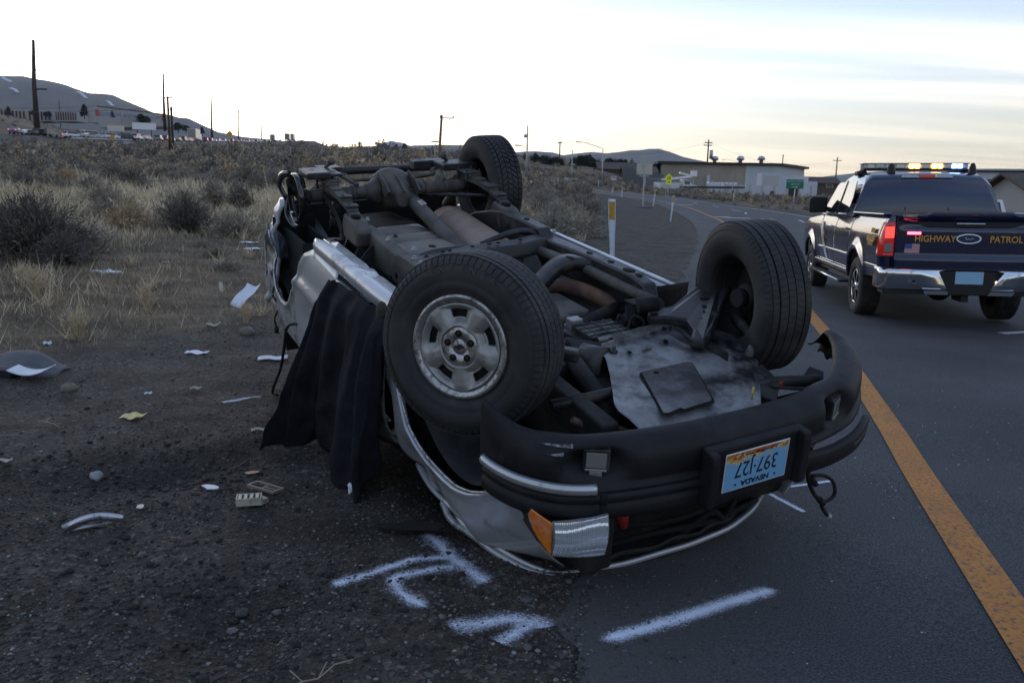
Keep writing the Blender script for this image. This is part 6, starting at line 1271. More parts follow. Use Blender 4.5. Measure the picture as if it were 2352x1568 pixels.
p0 = at(258,316,222); b = MB(); b.bb(-.5,.5,-.05,.05,-.6,.7); b.bar((0,0,-3),(0,0,-.6),.12,.12); o = b.build('marker_sign', mk('orange sign', (.60,.28,.03), .5), None, loc=tuple(p0)); tag(o, 'small orange marker sign below the highway barrier', 'sign')
# --- cars in the queue
mWIN = mk('car window', (.02,.022,.026), .08, coat=.6); mLIT = mk('lit brake lamp', (.5,.02,.02), .4, emit=(1,.10,.06), estr=2.2); mTY2 = mk('car tyre', (.02,.02,.02), .8)
CM = {k: mk('car paint '+k, c, .3, m_, coat=.6) for k,c,m_ in (('white',(.72,.73,.76),0),('silver',(.40,.41,.43),.5),('grey',(.16,.165,.17),.4),('black',(.02,.02,.023),.2),('blue',(.03,.06,.17),.3),('red',(.18,.02,.025),.2),('beige',(.40,.36,.29),.2))}
def car_mesh(kind, paint, lit):
    """rear at -x; seen from behind and a little to the side"""
    b = MB(); L_c, H, w = {'sedan':(4.6,1.45,.9),'suv':(4.7,1.75,.94),'van':(5.3,2.1,.98),'pickup':(5.6,1.85,.98)}[kind]; h0 = .32
    if kind == 'sedan': out = [(-2.3,.45),(-2.28,.95),(-1.7,1.02),(-.9,1.42),(.35,1.45),(1.15,.98),(2.2,.82),(2.3,.45)]; roof = (-.85,.40); belt = .98
    elif kind == 'suv': out = [(-2.35,.45),(-2.32,1.05),(-2.0,1.70),(.5,1.75),(1.2,1.12),(2.25,.98),(2.35,.48)]; roof = (-1.95,.5); belt = 1.08
    elif kind == 'van': out = [(-2.65,.45),(-2.62,2.02),(-2.5,2.1),(1.1,2.1),(1.9,1.25),(2.6,1.05),(2.65,.5)]; roof = (-2.45,1.1); belt = 1.25
    else: out = [(-2.8,.5),(-2.78,1.15),(-1.0,1.15),(-.75,1.85),(.6,1.85),(1.2,1.2),(2.7,1.08),(2.8,.5)]; roof = (-.72,.6); belt = 1.2
    n = len(out)
    sec = []
    for yy,k in ((-w,.0),(-w*.97,1),(w*.97,1),(w,0)): sec.append([(x, yy*(1 if z <= belt else .86), z if k else min(z, belt)) for x,z in out])
    vs = [p for s_ in sec for p in s_]; fs = [(i*n+j, i*n+j+1, (i+1)*n+j+1, (i+1)*n+j) for i in range(3) for j in range(n-1)]+[tuple(range(n)), tuple(range(3*n,4*n))[::-1]]
    b.add(vs, fs, 0)
    gx0, gx1 = roof; zt = H-.10
    for s_ in (-1,1): b.add([(gx0-.3,s_*w*.90,belt+.03),(gx1+.5,s_*w*.90,belt+.03),(gx1+.05,s_*w*.868,zt),(gx0+.05,s_*w*.868,zt)], [(0,1,2,3)], 1)
    rx = {'sedan':(-1.62,-.95),'suv':(-2.34,-2.08),'van':(-2.66,-2.63),'pickup':(-1.0,-.80)}[kind]
    b.add([(rx[0]-.02,-w*.80,belt+.04),(rx[0]-.02,w*.80,belt+.04),(rx[1]-.02,w*.74,zt),(rx[1]-.02,-w*.74,zt)], [(0,1,2,3)], 1)
    xe = out[0][0]-.03
    for s_ in (-1,1): b.bb(xe,xe+.08,s_*w*.80-.10,s_*w*.80+.10,.84,1.0 if kind != 'van' else 1.15, m=2 if lit else 4)
    for x in (-1.35,1.4):
        for s_ in (-1,1): b.lathe([(.0001,-.1),(.32,-.1),(.32,.1),(.0001,.1)], c=(x,s_*(w-.1),.32), n=14, m=3)
    return b, [CM[paint], mWIN, mLIT, mTY2, mREDL]
CAR0 = {}
def car(cx, kind, paint, lit, label, rzo=0.0, dz=0.0, dlat=0.0, d=None):
    px = cx*.293; k = (kind, paint, lit)
    if k not in CAR0: b, ms = car_mesh(kind, paint, lit); o = b.build(kind if kind != 'suv' else 'suv_car', ms, None); CAR0[k] = o
    else: o = CAR0[k].copy(); link(o)
    p = np.array(hp(px)); q = np.array(hp(px+6)); hd = math.atan2(q[1]-p[1], q[0]-p[0]); o.location = (p[0]+dlat, p[1], p[2]+dz); o.rotation_euler = (0,0,hd+rzo); 
    return tag(o, label, {'sedan':'car','suv':'suv','van':'van','pickup':'pickup truck'}[kind], 'cars queued on the highway')
car(125,'sedan','blue',True,'blue sedan farthest left in the highway queue',dlat=0); car(335,'pickup','black',False,'black pickup in front of the tall dark pole',dlat=-1); car(392,'suv','grey',False,'dark grey SUV just right of the tall dark pole',rzo=.1)
car(507,'sedan','white',False,'white sedan first after the dark SUV pair',dlat=-9,dz=.3); car(563,'sedan','silver',False,'silver sedan behind the white sedan near the barrier start',dlat=-9,dz=.3)
car(662,'suv','white',True,'white SUV half hidden behind the barrier with brake light lit',dlat=-3); car(712,'sedan','silver',False,'silver sedan over the middle of the white barrier',dlat=0)
car(838,'van','white',False,'white van above the white concrete barrier',dlat=-4); car(870,'suv','white',False,'white SUV just right of the white van',dlat=0)
car(998,'suv','black',False,'black SUV at the right end of the barrier'); car(1075,'suv','white',True,'white hatchback after the barrier end'); car(1155,'sedan','silver',True,'silver car with both brake lights glowing red')
car(1245,'suv','grey',False,'grey SUV below the white roadside board'); car(1303,'suv','red',True,'dark red SUV at the foot of the steel pole'); car(1342,'sedan','white',True,'white car between the two wooden poles'); car(1398,'sedan','grey',True,'grey sedan right of the wooden poles'); car(1441,'suv','black',False,'black SUV before the box truck'); car(1480,'sedan','silver',True,'silver sedan before the box truck'); car(1512,'sedan','white',True,'white sedan below the box truck'); car(1548,'sedan','silver',False,'silver sedan below the box truck')
LB_ = 'small distant car in the highway queue beyond the box truck'
for k,(cx,kind,pt,li) in enumerate(((1612,'suv','black',True),(1650,'suv','red',True),(1682,'sedan','silver',False),(1710,'suv','white',True),(1757,'suv','white',True),(1788,'sedan','grey',True),(1817,'suv','black',True),(1856,'sedan','red',True),(1880,'suv','silver',False),(1905,'sedan','grey',True),(1945,'suv','white',True),(1980,'sedan','silver',True),(2010,'suv','grey',False),(2045,'sedan','white',False),(2080,'suv','black',False),(2112,'suv','silver',False),(2150,'sedan','white',True),(2170,'sedan','silver',False),(2200,'suv','white',False))): car(cx,kind,pt,li,LB_)
def box_truck(cx, sc, label, grp='box trucks on the highway'):
    px = cx*.293; p = hp(px); q = hp(px+6); hd = math.atan2(q[1]-p[1], q[0]-p[0]); e = empty('box_truck', tuple(p), hd, label, 'truck', grp); e.scale = (sc,sc,sc)
    b = MB(); b.bb(-3.2,2.0,-1.15,1.15,.9,3.6); b.build('cargo_box', CM['silver'], e, bevel=.03); b = MB(); b.bb(-3.22,-3.2,-1.05,1.05,1.0,3.45); b.build('roller_door', CM['grey'], e); b = MB(); b.bb(2.1,3.9,-1.0,1.0,.6,2.5); b.build('truck_cab', CM['white'], e, bevel=.15)
    for x in (-2,3.0):
        for s_ in (-1,1): b = MB(); b.lathe([(.0001,-.15),(.45,-.15),(.45,.15),(.0001,.15)], n=14); b.build('wheel', mTY2, e, loc=(x,s_*.95,.45))
box_truck(1527,1.25,'grey box truck standing tall in the highway queue'); box_truck(2140,1.5,'far box truck near the right end of the queue, left one'); box_truck(2257,1.8,'far white box truck silhouetted at the hill crest'); box_truck(2292,1.8,'last box truck at the hill crest, rightmost')
p = hp(1225*.293); e = empty('roadside_board', (p[0]-6,p[1]+6,p[2]), .1, 'white billboard frame standing above the grey SUV on the highway', 'billboard'); b = MB(); b.bb(-3.4,3.4,-.1,.1,3.6,5.6); b.build('panel', CM['white'], e)
for x in (-2,2): b = MB(); b.bb(x-.12,x+.12,-.1,.1,0,3.6); b.build('post', mPBL, e)
p = hp(975*.293); e = empty('roadside_board', (p[0]-5,p[1]+6,p[2]), .1, 'small pale road sign back above the black SUV', 'sign'); b = MB(); b.bb(-2.2,2.2,-.1,.1,2.6,4.2); b.build('panel', CM['silver'], e)
for x in (-1.5,1.5): b = MB(); b.bb(x-.1,x+.1,-.1,.1,0,2.6); b.build('post', mPBL, e)
p = hp(1787*.293); b = MB(); b.prism([(-1.6,0,4.2),(0,0,2.6),(1.6,0,4.2),(0,0,5.8)], (0,.1,0)); b.bar((0,.05,0),(0,.05,2.7),.15,.15); o = b.build('warning_sign', mk('amber diamond sign', (.60,.34,.02), .5), None, loc=(p[0]+3,p[1]-6,p[2]-.5)); tag(o, 'orange diamond warning sign beside the distant queue', 'sign')
# --- storage units up the slope
mSTO = mk('pale storage wall', (.38,.37,.36), .85, var=.1, vscale=.3); mDOOR = mk('dark red roller door', (.10,.022,.028), .6); mBLT = mk('blue wall lettering', (.10,.16,.38), .6); mSRED = mk('red sign panel', (.50,.06,.05), .5)
def storage():
    e = empty('storage_building', tuple(at(298,290,330)), 0, 'long pale storage building with blue lettering below the hill', 'building')
    O = np.array(e.location); a = at(*c3p(770,768),318); c = at(*c3p(1285,775),352); H0, H1 = 5.6, 4.0
    def P_(t, k, out=0): q = a+(c-a)*t; zt = at(*c3p(lerp(770,1285,t),lerp(642,703,t)),lerp(318,352,t))[2]; return q+np.array((0,-out,(zt-q[2])*k))-O
    b = MB(); b.loft([[tuple(P_(t,-.3)),tuple(P_(t,1)),tuple(P_(t,1)+np.array((0,14,0))),tuple(P_(t,-.3)+np.array((0,14,0)))] for t in (0,.33,.66,1)], sm=False); b.build('wall', mSTO, e)
    b = MB(); b.loft([[tuple(P_(t,1,.3)),tuple(P_(t,1,.3)+np.array((0,0,.35))),tuple(P_(t,1)+np.array((0,14.2,.35))),tuple(P_(t,1)+np.array((0,14.2,0)))] for t in (0,1)], sm=False); b.build('roof', mTIM, e)
    for t in (.34,.67,.96): b = MB(); b.bar(tuple(P_(t,0,.15)),tuple(P_(t,1.02,.15)),.5,.25); b.build('pilaster', mSTO, e)
    xd = (c-a)/np.linalg.norm(c-a)
    for s_,t,k,sz in (('SELF STORAGE',.17,.56,1.75),('RV STORAGE',.51,.56,1.75),('775-671-3737',.82,.55,1.55)):
        mw = basis(tuple(P_(t,k,.06)), tuple(xd), (0,0,1)); text('wall_lettering', s_, sz, mBLT, e, mw=mw, ext=.02, bold=.02)
    for t in (-.0,.985): b = MB(); b.bb(-.7,.7,-.15,.15,-1.1,1.1); b.build('sign_panel', mSRED, e, loc=tuple(P_(t,.62,.3)))
    # side wing toward the left
    b = MB(); q = at(*c3p(690,765),322)-O; w2 = P_(0,0); b.loft([[tuple(p),tuple(p+np.array((0,0,hh))),tuple(p+np.array((0,10,hh))),tuple(p+np.array((0,10,0)))] for p,hh in ((q,5.4),(w2,6.0))], sm=False); b.build('wall', mSTO, e)
storage()
e = empty('storage_row', tuple(at(90,262,335)), 0, 'low row of storage units with dark red doors at far left', 'building'); O = np.array(e.location)
for ca,cb,za,zb,n in ((-60,200,648,668,9),(215,400,664,676,6),(430,600,676,684,9)):
    A = at(*c3p(ca,712 if ca < 0 else 716),335)-O; B = at(*c3p(cb,716),340)-O; hA = at(*c3p(ca,za-2),335)[2]-O[2]-A[2]; hB = at(*c3p(cb,zb-2),340)[2]-O[2]-B[2]
    b = MB(); b.loft([[tuple(p-np.array((0,0,2))),tuple(p+np.array((0,0,hh))),tuple(p+np.array((0,9,hh))),tuple(p+np.array((0,9,-2)))] for p,hh in ((A,hA),(B,hB))], sm=False); b.build('wall', mSTO, e)
    for k in range(n):
        t = (k+.5)/n; p = A+(B-A)*t; hh = lerp(hA,hB,t); w = np.linalg.norm(B-A)/n*.39; b = MB(); b.bb(-w,w,-.12,.0,-1.5,hh*.80); b.build('roller_door', mDOOR, e, loc=tuple(p))
# --- poles
mWOOD = mk('dark wooden pole', (.055,.04,.032), .85, var=.2, vscale=2); mSTE = mk('weathering steel pole', (.035,.022,.02), .6); mGAL = mk('galvanised steel', (.40,.41,.42), .45, .6); mPTN = mk('tan wooden pole', (.17,.12,.085), .85)
def pole(px, top, base, d, r0, r1, mat, name, label, cat='utility pole', arms=(), lean=0.0, grp=None, extra=None):
    B = at(px, base, d); T = at(px, top, d); x0, y0 = B[0], B[1]; h = T[2]-B[2]; e = empty(name, (x0,y0,B[2]), 0, label, cat, grp)
    b = MB(); b.tube([(0,0,-1.5),(0,0,h*.5),(lean*h,0,h)], [r0,(r0+r1)/2,r1], 10); b.build('shaft', mat, e)
    for row,wl,wr,th in arms:
        z = at(px,row,d)[2]-B[2]; k = d/1890; b = MB(); b.bar((-wl*k+lean*z,0,z),(wr*k+lean*z,0,z),th,th); b.build('crossarm', mat, e)
        for x in ((-wl*k,wr*k) if wl else (wr*k,)): 
            if x: b = MB(); b.tube([(x+lean*z,0,z+(.25 if wl else -.9)),(x+lean*z,0,z)], .08*max(1,d/200), 6); b.build('insulator', mGAL, e)
    if extra: extra(e, h)
    return e
pole(86,92,300,240,.85,.38,mSTE,'transmission_pole','tallest dark steel pole at far left, its top against white sky',arms=((120,0,20,.22),(162,0,19,.22),(205,0,26,.4)),lean=.030)
pole(379,170,292,330,.62,.25,mSTE,'transmission_pole','slim dark steel pole behind the two wooden poles',arms=((173,0,10,.25),(200,0,14,.25),(225,0,14,.25)),lean=.018)
pole(391,222,350,117,.19,.14,mWOOD,'utility_pole','left wooden pole of the close pair in the field, with crossarm',arms=((225,8,10,.12),),lean=.0)
pole(398,245,352,112,.19,.15,mWOOD,'utility_pole','right wooden pole of the close pair in the field, bare top',lean=.0)
pole(487,219,313,420,.55,.25,mSTE,'transmission_pole','third steel pole from the left over the traffic',arms=((241,0,10,.25),(259,0,12,.25)),lean=.04)
pole(548,252,322,560,.55,.3,mSTE,'transmission_pole','fourth steel pole from the left over the traffic',arms=((254,0,13,.3),(270,0,10,.3),(284,0,10,.3)),lean=.03)
pole(601,264,323,680,.5,.3,mSTE,'transmission_pole','last steel pole over the distant queue'); 
pole(1010,264,392,92,.17,.13,mPTN,'utility_pole','tan wooden pole rising behind the upturned axle',arms=((271,3,26,.10),),lean=.03)
pole(140,230,300,520,.3,.2,mSTE,'utility_pole','thin distant pole below the left hillside')
pole(1284,325,398,235,.22,.15,mWOOD,'utility_pole','wooden pole with crossarm over the bare trees',arms=((328,5,5,.25),))
pole(1624,321,384,205,.2,.15,mWOOD,'utility_pole','wooden pole with transformer at the warehouse roof',arms=((328,8,8,.2),(334,9,8,.2)),extra=lambda e,h: (lambda b: (b.tube([(.75,-.3,h*.30),(.75,-.3,h*.62)],.42,12), b.build('transformer', mGAL, e)))(MB()))
pole(1919,361,415,260,.22,.15,mWOOD,'utility_pole','wooden pole with crossarm behind the patrol pickup',arms=((369,9,9,.2),))
def lamp_arm(px, top, base, d, tipx, tipr, label, r=.10):
    B = at(px,base,d); e = empty('street_lamp', tuple(B), 0, label, 'street lamp'); T = at(px+3,top,d)-B; Q = at(tipx,tipr,d)-B
    b = MB(); b.tube([(0,0,-.5),tuple(T*.5),tuple(T)], [r*1.1,r,r*.7], 8); b.build('lamp_post', mGAL, e)
    b = MB(); b.tube(curve([tuple(T),tuple(T*.3+Q*.7+np.array((0,0,(T[2]-Q[2])*.0+.15))),tuple(Q)],10), r*.55, 6); b.build('lamp_arm', mGAL, e)
    b = MB(); b.box(tuple(Q+np.array((-.25,0,-.03))), (.9,.3,.14)); b.build('lamp_head', mGAL, e)
lamp_arm(1382,342,434,140,1332,326,'street lamp with long curved arm left of the warehouse')
lamp_arm(1207,343,412,118,1194,334,'short street lamp arm by the pale camera mast', .07)
lamp_arm(997,330,375,100,1004,325,'small street lamp behind the upturned axle', .05)
lamp_arm(1692,372,388,240,1664,367,'street lamp arm peeking over the warehouse roof', .08)
pole(1209,288,415,118,.14,.08,mGAL,'camera_mast','pale steel camera mast right of the raised rear wheel','mast',extra=lambda e,h: (lambda b: (b.ball((-.28,0,h*.81),.26,8), b.build('camera', mGAL, e)))(MB()))
pole(1312,344,430,150,.11,.07,mGAL,'camera_mast','short grey mast carrying a sign back over the road','mast',extra=lambda e,h: (lambda b,c: (b.bb(-1.3,1.2,.1,.16,h*.08,h*.25), b.build('sign_back', mGAL, e), c.ball((.3,0,h*.6),.2,8), c.build('camera', mGAL, e)))(MB(),MB()))
# overhead wires
mWIR = mk('power line', (.03,.03,.03), .6)
def wire(name, A, B, sag, r, label, n=14):
    b = MB(); A = np.array(A); B = np.array(B); b.tube([tuple(A+(B-A)*t+np.array((0,0,-sag*4*t*(1-t)))) for t in np.linspace(0,1,n)], r, 4); o = b.build(name, mWIR, None); return tag(o, label, 'wire', 'overhead power lines')
wire('power_line', at(-200,235,235), at(391,246,116), 1.5, .035, 'power line from the left frame edge to the wooden pole pair'); wire('power_line', at(-200,242,260), at(225,243,300), 1.0, .05, 'lower power line across the left hillside')
wire('power_line', at(391,226,117), at(1010,272,92), 1.2, .012, 'thin power line from the wooden pair toward the tan pole'); wire('power_line', at(1030,272,92), at(1284,328,235), 2, .018, 'thin power line from the tan pole to the tree line'); wire('power_line', at(1284,328,235), at(1620,328,205), 3, .02, 'thin power line left of the transformer pole'); wire('power_line', at(1630,328,205), at(1919,369,260), 3, .02, 'thin power line right of the transformer pole'); wire('power_line', at(1180,300,170), at(1618,334,205), 2, .016, 'upper thin power line over the dark hills')
# ------------------------------------------------------------------ right side: warehouse, yard, houses, signs, marker posts
mTAN = mk('tan wall panels', (.33,.275,.21), .85, var=.08, vscale=.25, dirt=(.38,.33,.26), dscale=.15, damt=.5); mWHW = mk('white painted wall', (.52,.54,.57), .8, var=.06, vscale=.2); mDKR = mk('dark eaves', (.03,.028,.028), .7); mGAL2 = mk('vent metal', (.42,.43,.45), .4, .7)
e = empty('warehouse', tuple(at(1655,440,205)), 0, 'long flat warehouse with tan and white walls beyond the road', 'building'); O = np.array(e.location)
A = at(1521,376,203); Bc = at(1792,381,200); Cc = at(1848,388.5,221); zb = O[2]-3
M1 = A+(Bc-A)*.715
def wallp(p, q, mat, nm):
    b = MB(); d = np.array(q)-np.array(p); n = np.array((-d[1],d[0],0)); n = n/np.linalg.norm(n)*.3
    b.loft([[(r[0],r[1],zb),(r[0],r[1],r[2]),(r[0]+n[0],r[1]+n[1],r[2]),(r[0]+n[0],r[1]+n[1],zb)] for r in (np.array(p)-0, np.array(q)-0)], sm=False); o = b.build(nm, mat, e); o.location = tuple(-O); return o
wallp(A, M1, mTAN, 'tan_wall'); wallp(M1, Bc, mWHW, 'white_wall'); wallp(Bc, Cc, mWHW, 'white_wall'); wallp(A+np.array((2,24,0)), A, mTAN, 'tan_wall')
b = MB(); ev = [A+np.array((-1.2,-.6,0)), Bc+np.array((.6,-.9,0)), Cc+np.array((1.2,0,0)), Cc+np.array((-2,12,0)), A+np.array((0,26,0))]; b.prism([tuple(p-O) for p in ev], (0,0,.55)); b.build('roof', mDKR, e)
for t in np.linspace(.04,.96,15): 
    b = MB(); q = A+(Bc-A)*t-O; b.bb(q[0]-.05,q[0]+.05,q[1]-.06,q[1]+.02,zb-O[2],q[2]-.3); b.build('panel_joint', mTAN if t < .715 else mWHW, e)
b = MB(); q = at(1626,414,201)-O; b.bb(q[0]-.35,q[0]+.35,q[1]-.4,q[1]+.1,q[2]-1.6,q[2]+1.2); b.build('white_door', mWHW, e)
for px in (1641,1700,1748):
    q = at(px,376,206)-O; b = MB(); b.lathe([(.45,-.5),(.45,.7),(.9,.9),(.95,1.3),(.6,1.7),(.0001,1.85)], ax='z', n=14); b.build('roof_vent', mGAL2, e, loc=tuple(q))
b = MB(); q = at(1797,380,203)-O; b.tube([tuple(q), tuple(q+np.array((0,0,2.6)))], .12, 6); b.build('roof_pipe', mDKR, e)
# yard in front
e = empty('loading_shed', tuple(at(1815,425,150)), .0, 'pale grey shed and boxes at the right end of the warehouse', 'shed')
for (dx,dy,w,d_,h) in ((0,0,5,4,1.5),(-4.2,-1,3.4,3,1.9),(2.6,-1.5,2.4,3,.6)): b = MB(); b.bb(dx-w/2,dx+w/2,dy-d_/2,dy+d_/2,-2.2,h); b.build('shed_wall', mWHW, e, bevel=.04)
b = MB(); b.bb(-5.4,-3.0,-2.62,-2.55,-.3,1.5); b.build('roller_door', mGAL, e)
e = empty('yard_wall', tuple(on(1745,142)), .03, 'long light grey yard wall with posts in front of the warehouse', 'wall')
b = MB(); b.bb(-6,9.5,0,.25,-1.5,2.2); b.build('wall', mWHW, e)
for k in range(8): b = MB(); b.bb(-6+k*2.1-.12,-6+k*2.1+.12,-.12,0,-1.5,2.35); b.build('wall_post', mGAL, e)
for k,(dx,w,h) in enumerate(((-4.6,.5,1.3),(-1.8,.5,1.2),(.4,.4,1.2),(2.0,.6,1.3),(5.6,1.6,1.8))): b = MB(); b.bb(dx-w/2,dx+w/2,-.06,-.01,0,h); b.build('wall_opening', mDKR, e)
for px in (1716,1786,1805,1832): b = MB(); q = on(px,132); b.lathe([(.32,0),(.30,.05),(.16,.35),(.13,.9),(.0001,1.0)], ax='z', n=12); o = b.build('traffic_drum', mk('orange plastic', (.60,.12,.03), .5), None, loc=q); tag(o, 'orange channeliser post by the pale yard wall', 'traffic post', 'orange posts along the yard wall')
fe = empty('chain_link_fence', on(1640,138), 0, 'chain link yard fence with dark beam before the warehouse', 'fence'); O = np.array(fe.location)
fp = [np.array(on(p,d)) for p,d in ((1480,150),(1530,148),(1560,146),(1590,144),(1620,142),(1650,140),(1680,138),(1710,136))]
for p in fp: b = MB(); b.tube([(0,0,-.3),(0,0,2.3)], .05, 6); b.build('fence_post', mGAL, fe, loc=tuple(p-O))
b = MB(); b.tube([tuple(p-O+np.array((0,0,2.25))) for p in fp], .03, 6); b.build('top_rail', mGAL, fe)
def M_MESH():
    m = bpy.data.materials.new('chain link mesh'); m.use_nodes = True; nt = m.node_tree; N = nt.nodes; L = nt.links; b = N['Principled BSDF']; b.inputs['Base Color'].default_value = (.30,.31,.32,1); b.inputs['Roughness'].default_value = .5
    tc = N.new('ShaderNodeTexCoord'); mp = N.new('ShaderNodeMapping'); mp.inputs['Rotation'].default_value = (0, math.radians(45), 0); L.new(tc.outputs['Object'], mp.inputs[0]); br = N.new('ShaderNodeTexChecker'); br.inputs['Scale'].default_value = 18; L.new(mp.outputs[0], br.inputs[0])
    mr = N.new('ShaderNodeMapRange'); mr.inputs['To Min'].default_value = .05; mr.inputs['To Max'].default_value = .45; L.new(br.outputs['Fac'], mr.inputs[0]); L.new(mr.outputs[0], b.inputs['Alpha']); return m
b = MB(); b.loft([[tuple(p-O+np.array((0,.02,.05))),tuple(p-O+np.array((0,.02,2.25)))] for p in fp], closed=False, sm=False); b.build('mesh', M_MESH(), fe)
b = MB(); q0,q1 = at(1562,430,143)-O, at(1712,431,137)-O; b.bar(tuple(q0),tuple(q1),.25,.35); b.build('beam', mTIM, fe)
wf = empty('wood_fence', on(1472,160), 0, 'weathered grey board fence left of the warehouse', 'fence'); O = np.array(wf.location)
fa, fb_ = np.array(on(1428,165)), np.array(on(1522,155))
for k in range(40):
    p = fa+(fb_-fa)*(k+.5)/40-O; b = MB(); b.bb(-.10,.10,-.03,.03,-.5,3.0+.06*math.sin(k*3.1)); b.build('board', mk('grey fence board', (.16,.165,.17), .9, var=.2, vscale=2) if k == 0 else bpy.data.materials['grey fence board'], wf, loc=tuple(p))
def simple_house(name, px, row, d, w, dep, h, rh, wallm, roofm, label, rz=0, cat='house', wins=()):
    p = at(px,row,d); e = empty(name, tuple(p), rz, label, cat); b = MB(); b.bb(-w/2,w/2,-dep/2,dep/2,-3,h); b.prism([(-w/2,-dep/2,h),(-w/2,dep/2,h),(-w/2,0,h+rh)], (w,0,0)); b.build('wall', wallm, e)
    for s in (1,-1):
        b = MB(); b.prism([(-w/2-.5,s*(dep/2+.5),h-.25*rh/dep*2),(w/2+.5,s*(dep/2+.5),h-.25*rh/dep*2),(w/2+.5,0,h+rh+.08),(-w/2-.5,0,h+rh+.08)], (0,0,.14)); b.build('roof', roofm, e)
    for (x,z,ww,hh) in wins:
        b = MB(); b.bb(x-ww/2-.08,x+ww/2+.08,-dep/2-.06,-dep/2-.01,z-hh/2-.08,z+hh/2+.08); f = b.build('window', mWHW, e); b = MB(); b.bb(x-ww/2,x+ww/2,-dep/2-.075,-dep/2-.062,z-hh/2,z+hh/2); b.build('pane', mWIN, f)
    return e
mBRF = mk('brown shingle roof', (.095,.07,.06), .9, var=.2, vscale=1.5); mCRM = mk('cream stucco', (.40,.37,.30), .85, var=.05, vscale=.5); mGRY = mk('grey stucco', (.30,.30,.30), .85); mBRN = mk('brown house wall', (.10,.07,.055), .9)
simple_house('brown_house', 1418,399,200,9.5,8,.9,1.5,mBRN,mBRF,'dark brown roofed house among evergreens left of the sign back')
simple_house('brown_house', 1466,404,190,7,7,.7,1.2,mBRN,mBRF,'dark roofed house behind the grey board fence')
simple_house('brown_house', 1878,430,200,7.5,7,.9,1.3,mBRN,mBRF,'dark low house behind the green road sign',wins=((1.5,.4,1.4,.8),))
# cream house at the far right: gable end and long brown roof
e = empty('cream_house', tuple(at(2262,548,62)), math.radians(-20), 'cream house with long brown roof behind the patrol pickup', 'house')
b = MB(); b.bb(-2.6,9,0,8,-2,2.15); b.build('wall', mCRM, e); b = MB(); b.prism([(-2.9,-.5,2.1),(9.5,-.5,2.1),(8.2,4,4.2),(-2.0,4,4.5)], (0,.05,.16)); b.prism([(-2.9,8.5,2.1),(9.5,8.5,2.1),(8.2,4,4.2),(-2.0,4,4.5)], (0,.05,.16)); b.build('roof', mBRF, e)
b = MB(); b.prism([(-2.62,0,2.1),(-2.62,8,2.1),(-1.9,4,4.45)], (.3,0,0)); b.build('gable', mCRM, e)
b = MB(); b.prism([(-2.2,3.7,4.45),(5.2,3.7,4.42),(5.2,4.4,4.42),(-2.2,4.4,4.45)], (0,0,.55)); b.build('roof_monitor', mWHW, e); b = MB(); b.bb(-2.5,5.5,3.5,4.6,5.0,5.12); b.build('monitor_roof', mDKR, e)
for x,w in ((.8,.7),(3.6,1.1)): b = MB(); b.bb(x-w/2-.08,x+w/2+.08,-.06,-.01,.3,1.5); f = b.build('window', mWHW, e); b = MB(); b.bb(x-w/2,x+w/2,-.075,-.062,.38,1.42); b.build('pane', mWIN, f)
b = MB(); b.bb(1.6,1.9,-.3,0,-2,2.1); b.build('porch_post', mGRY, e)
simple_house('grey_house', 2356,474,52,2.6,4,1.0,.8,mGRY,mBRF,'small grey house wall at the right frame edge',wins=((-.7,.1,.5,.8),))
# white patrol truck with amber beacon further along
WV = empty('white_truck', (11.05,21.8,-.10), 0, 'white truck with amber roof beacon half hidden behind the pickup', 'truck'); WV.rotation_euler = (0,0,math.pi/2-.18)
b,ms = car_mesh('suv','white',False); o = b.build('truck_body', ms, WV)
b = MB(); b.bb(-1.7,-1.5,-.55,.55,1.76,1.86); b.build('beacon_bar', mPBL, WV); b = MB(); b.bb(-1.72,-1.48,-.50,.50,1.87,1.94); b.build('amber_beacon', mAMBL, WV, bevel=.02)
# bucket truck in the yard
ut = empty('utility_truck', on(1555,150), .1, 'white utility truck with folded boom in the yard before the warehouse', 'truck')
b = MB(); b.bb(-4.2,.2,-1,1,.6,1.7); b.build('truck_body', CM['white'], ut, bevel=.05); b = MB(); b.prism([(.6,-1,.6),(3.2,-1,.6),(3.2,-1,1.3),(2.3,-1,1.45),(1.7,-1,2.3),(.6,-1,2.3)], (0,2,0)); b.build('truck_cab', CM['white'], ut, bevel=.05); b = MB(); b.bb(.9,1.9,-1.02,-1.005,1.45,2.1); b.build('window', mWIN, ut)
b = MB(); b.bar((-3,0,2.2),(2.5,0,2.9),.35,.35); b.bar((2.5,0,2.9),(.2,0,3.5),.3,.3); b.bb(2.3,3.3,-.4,.4,2.9,3.9); b.build('boom', CM['white'], ut)
for x in (-3,1.9):
    for s in (-1,1): b = MB(); b.lathe([(.0001,-.15),(.45,-.15),(.45,.15),(.0001,.15)], n=14); b.build('wheel', mTY2, ut, loc=(x,s*.9,.45))
for k,(px,w,h,c,lab) in enumerate(((1655,5,1.0,'white','flat white covered load in the yard behind the beam'),(1690,4,.8,'silver','low silver load in the yard right of the white one'))):
    b = MB(); b.bb(-w/2,w/2,-1,1,1.2,1.2+h); b.bb(-w/2+.2,w/2-.2,-.9,.9,.2,1.2); o = b.build('covered_load', CM[c], None, loc=on(px,146), bevel=.1); tag(o, lab, 'load')
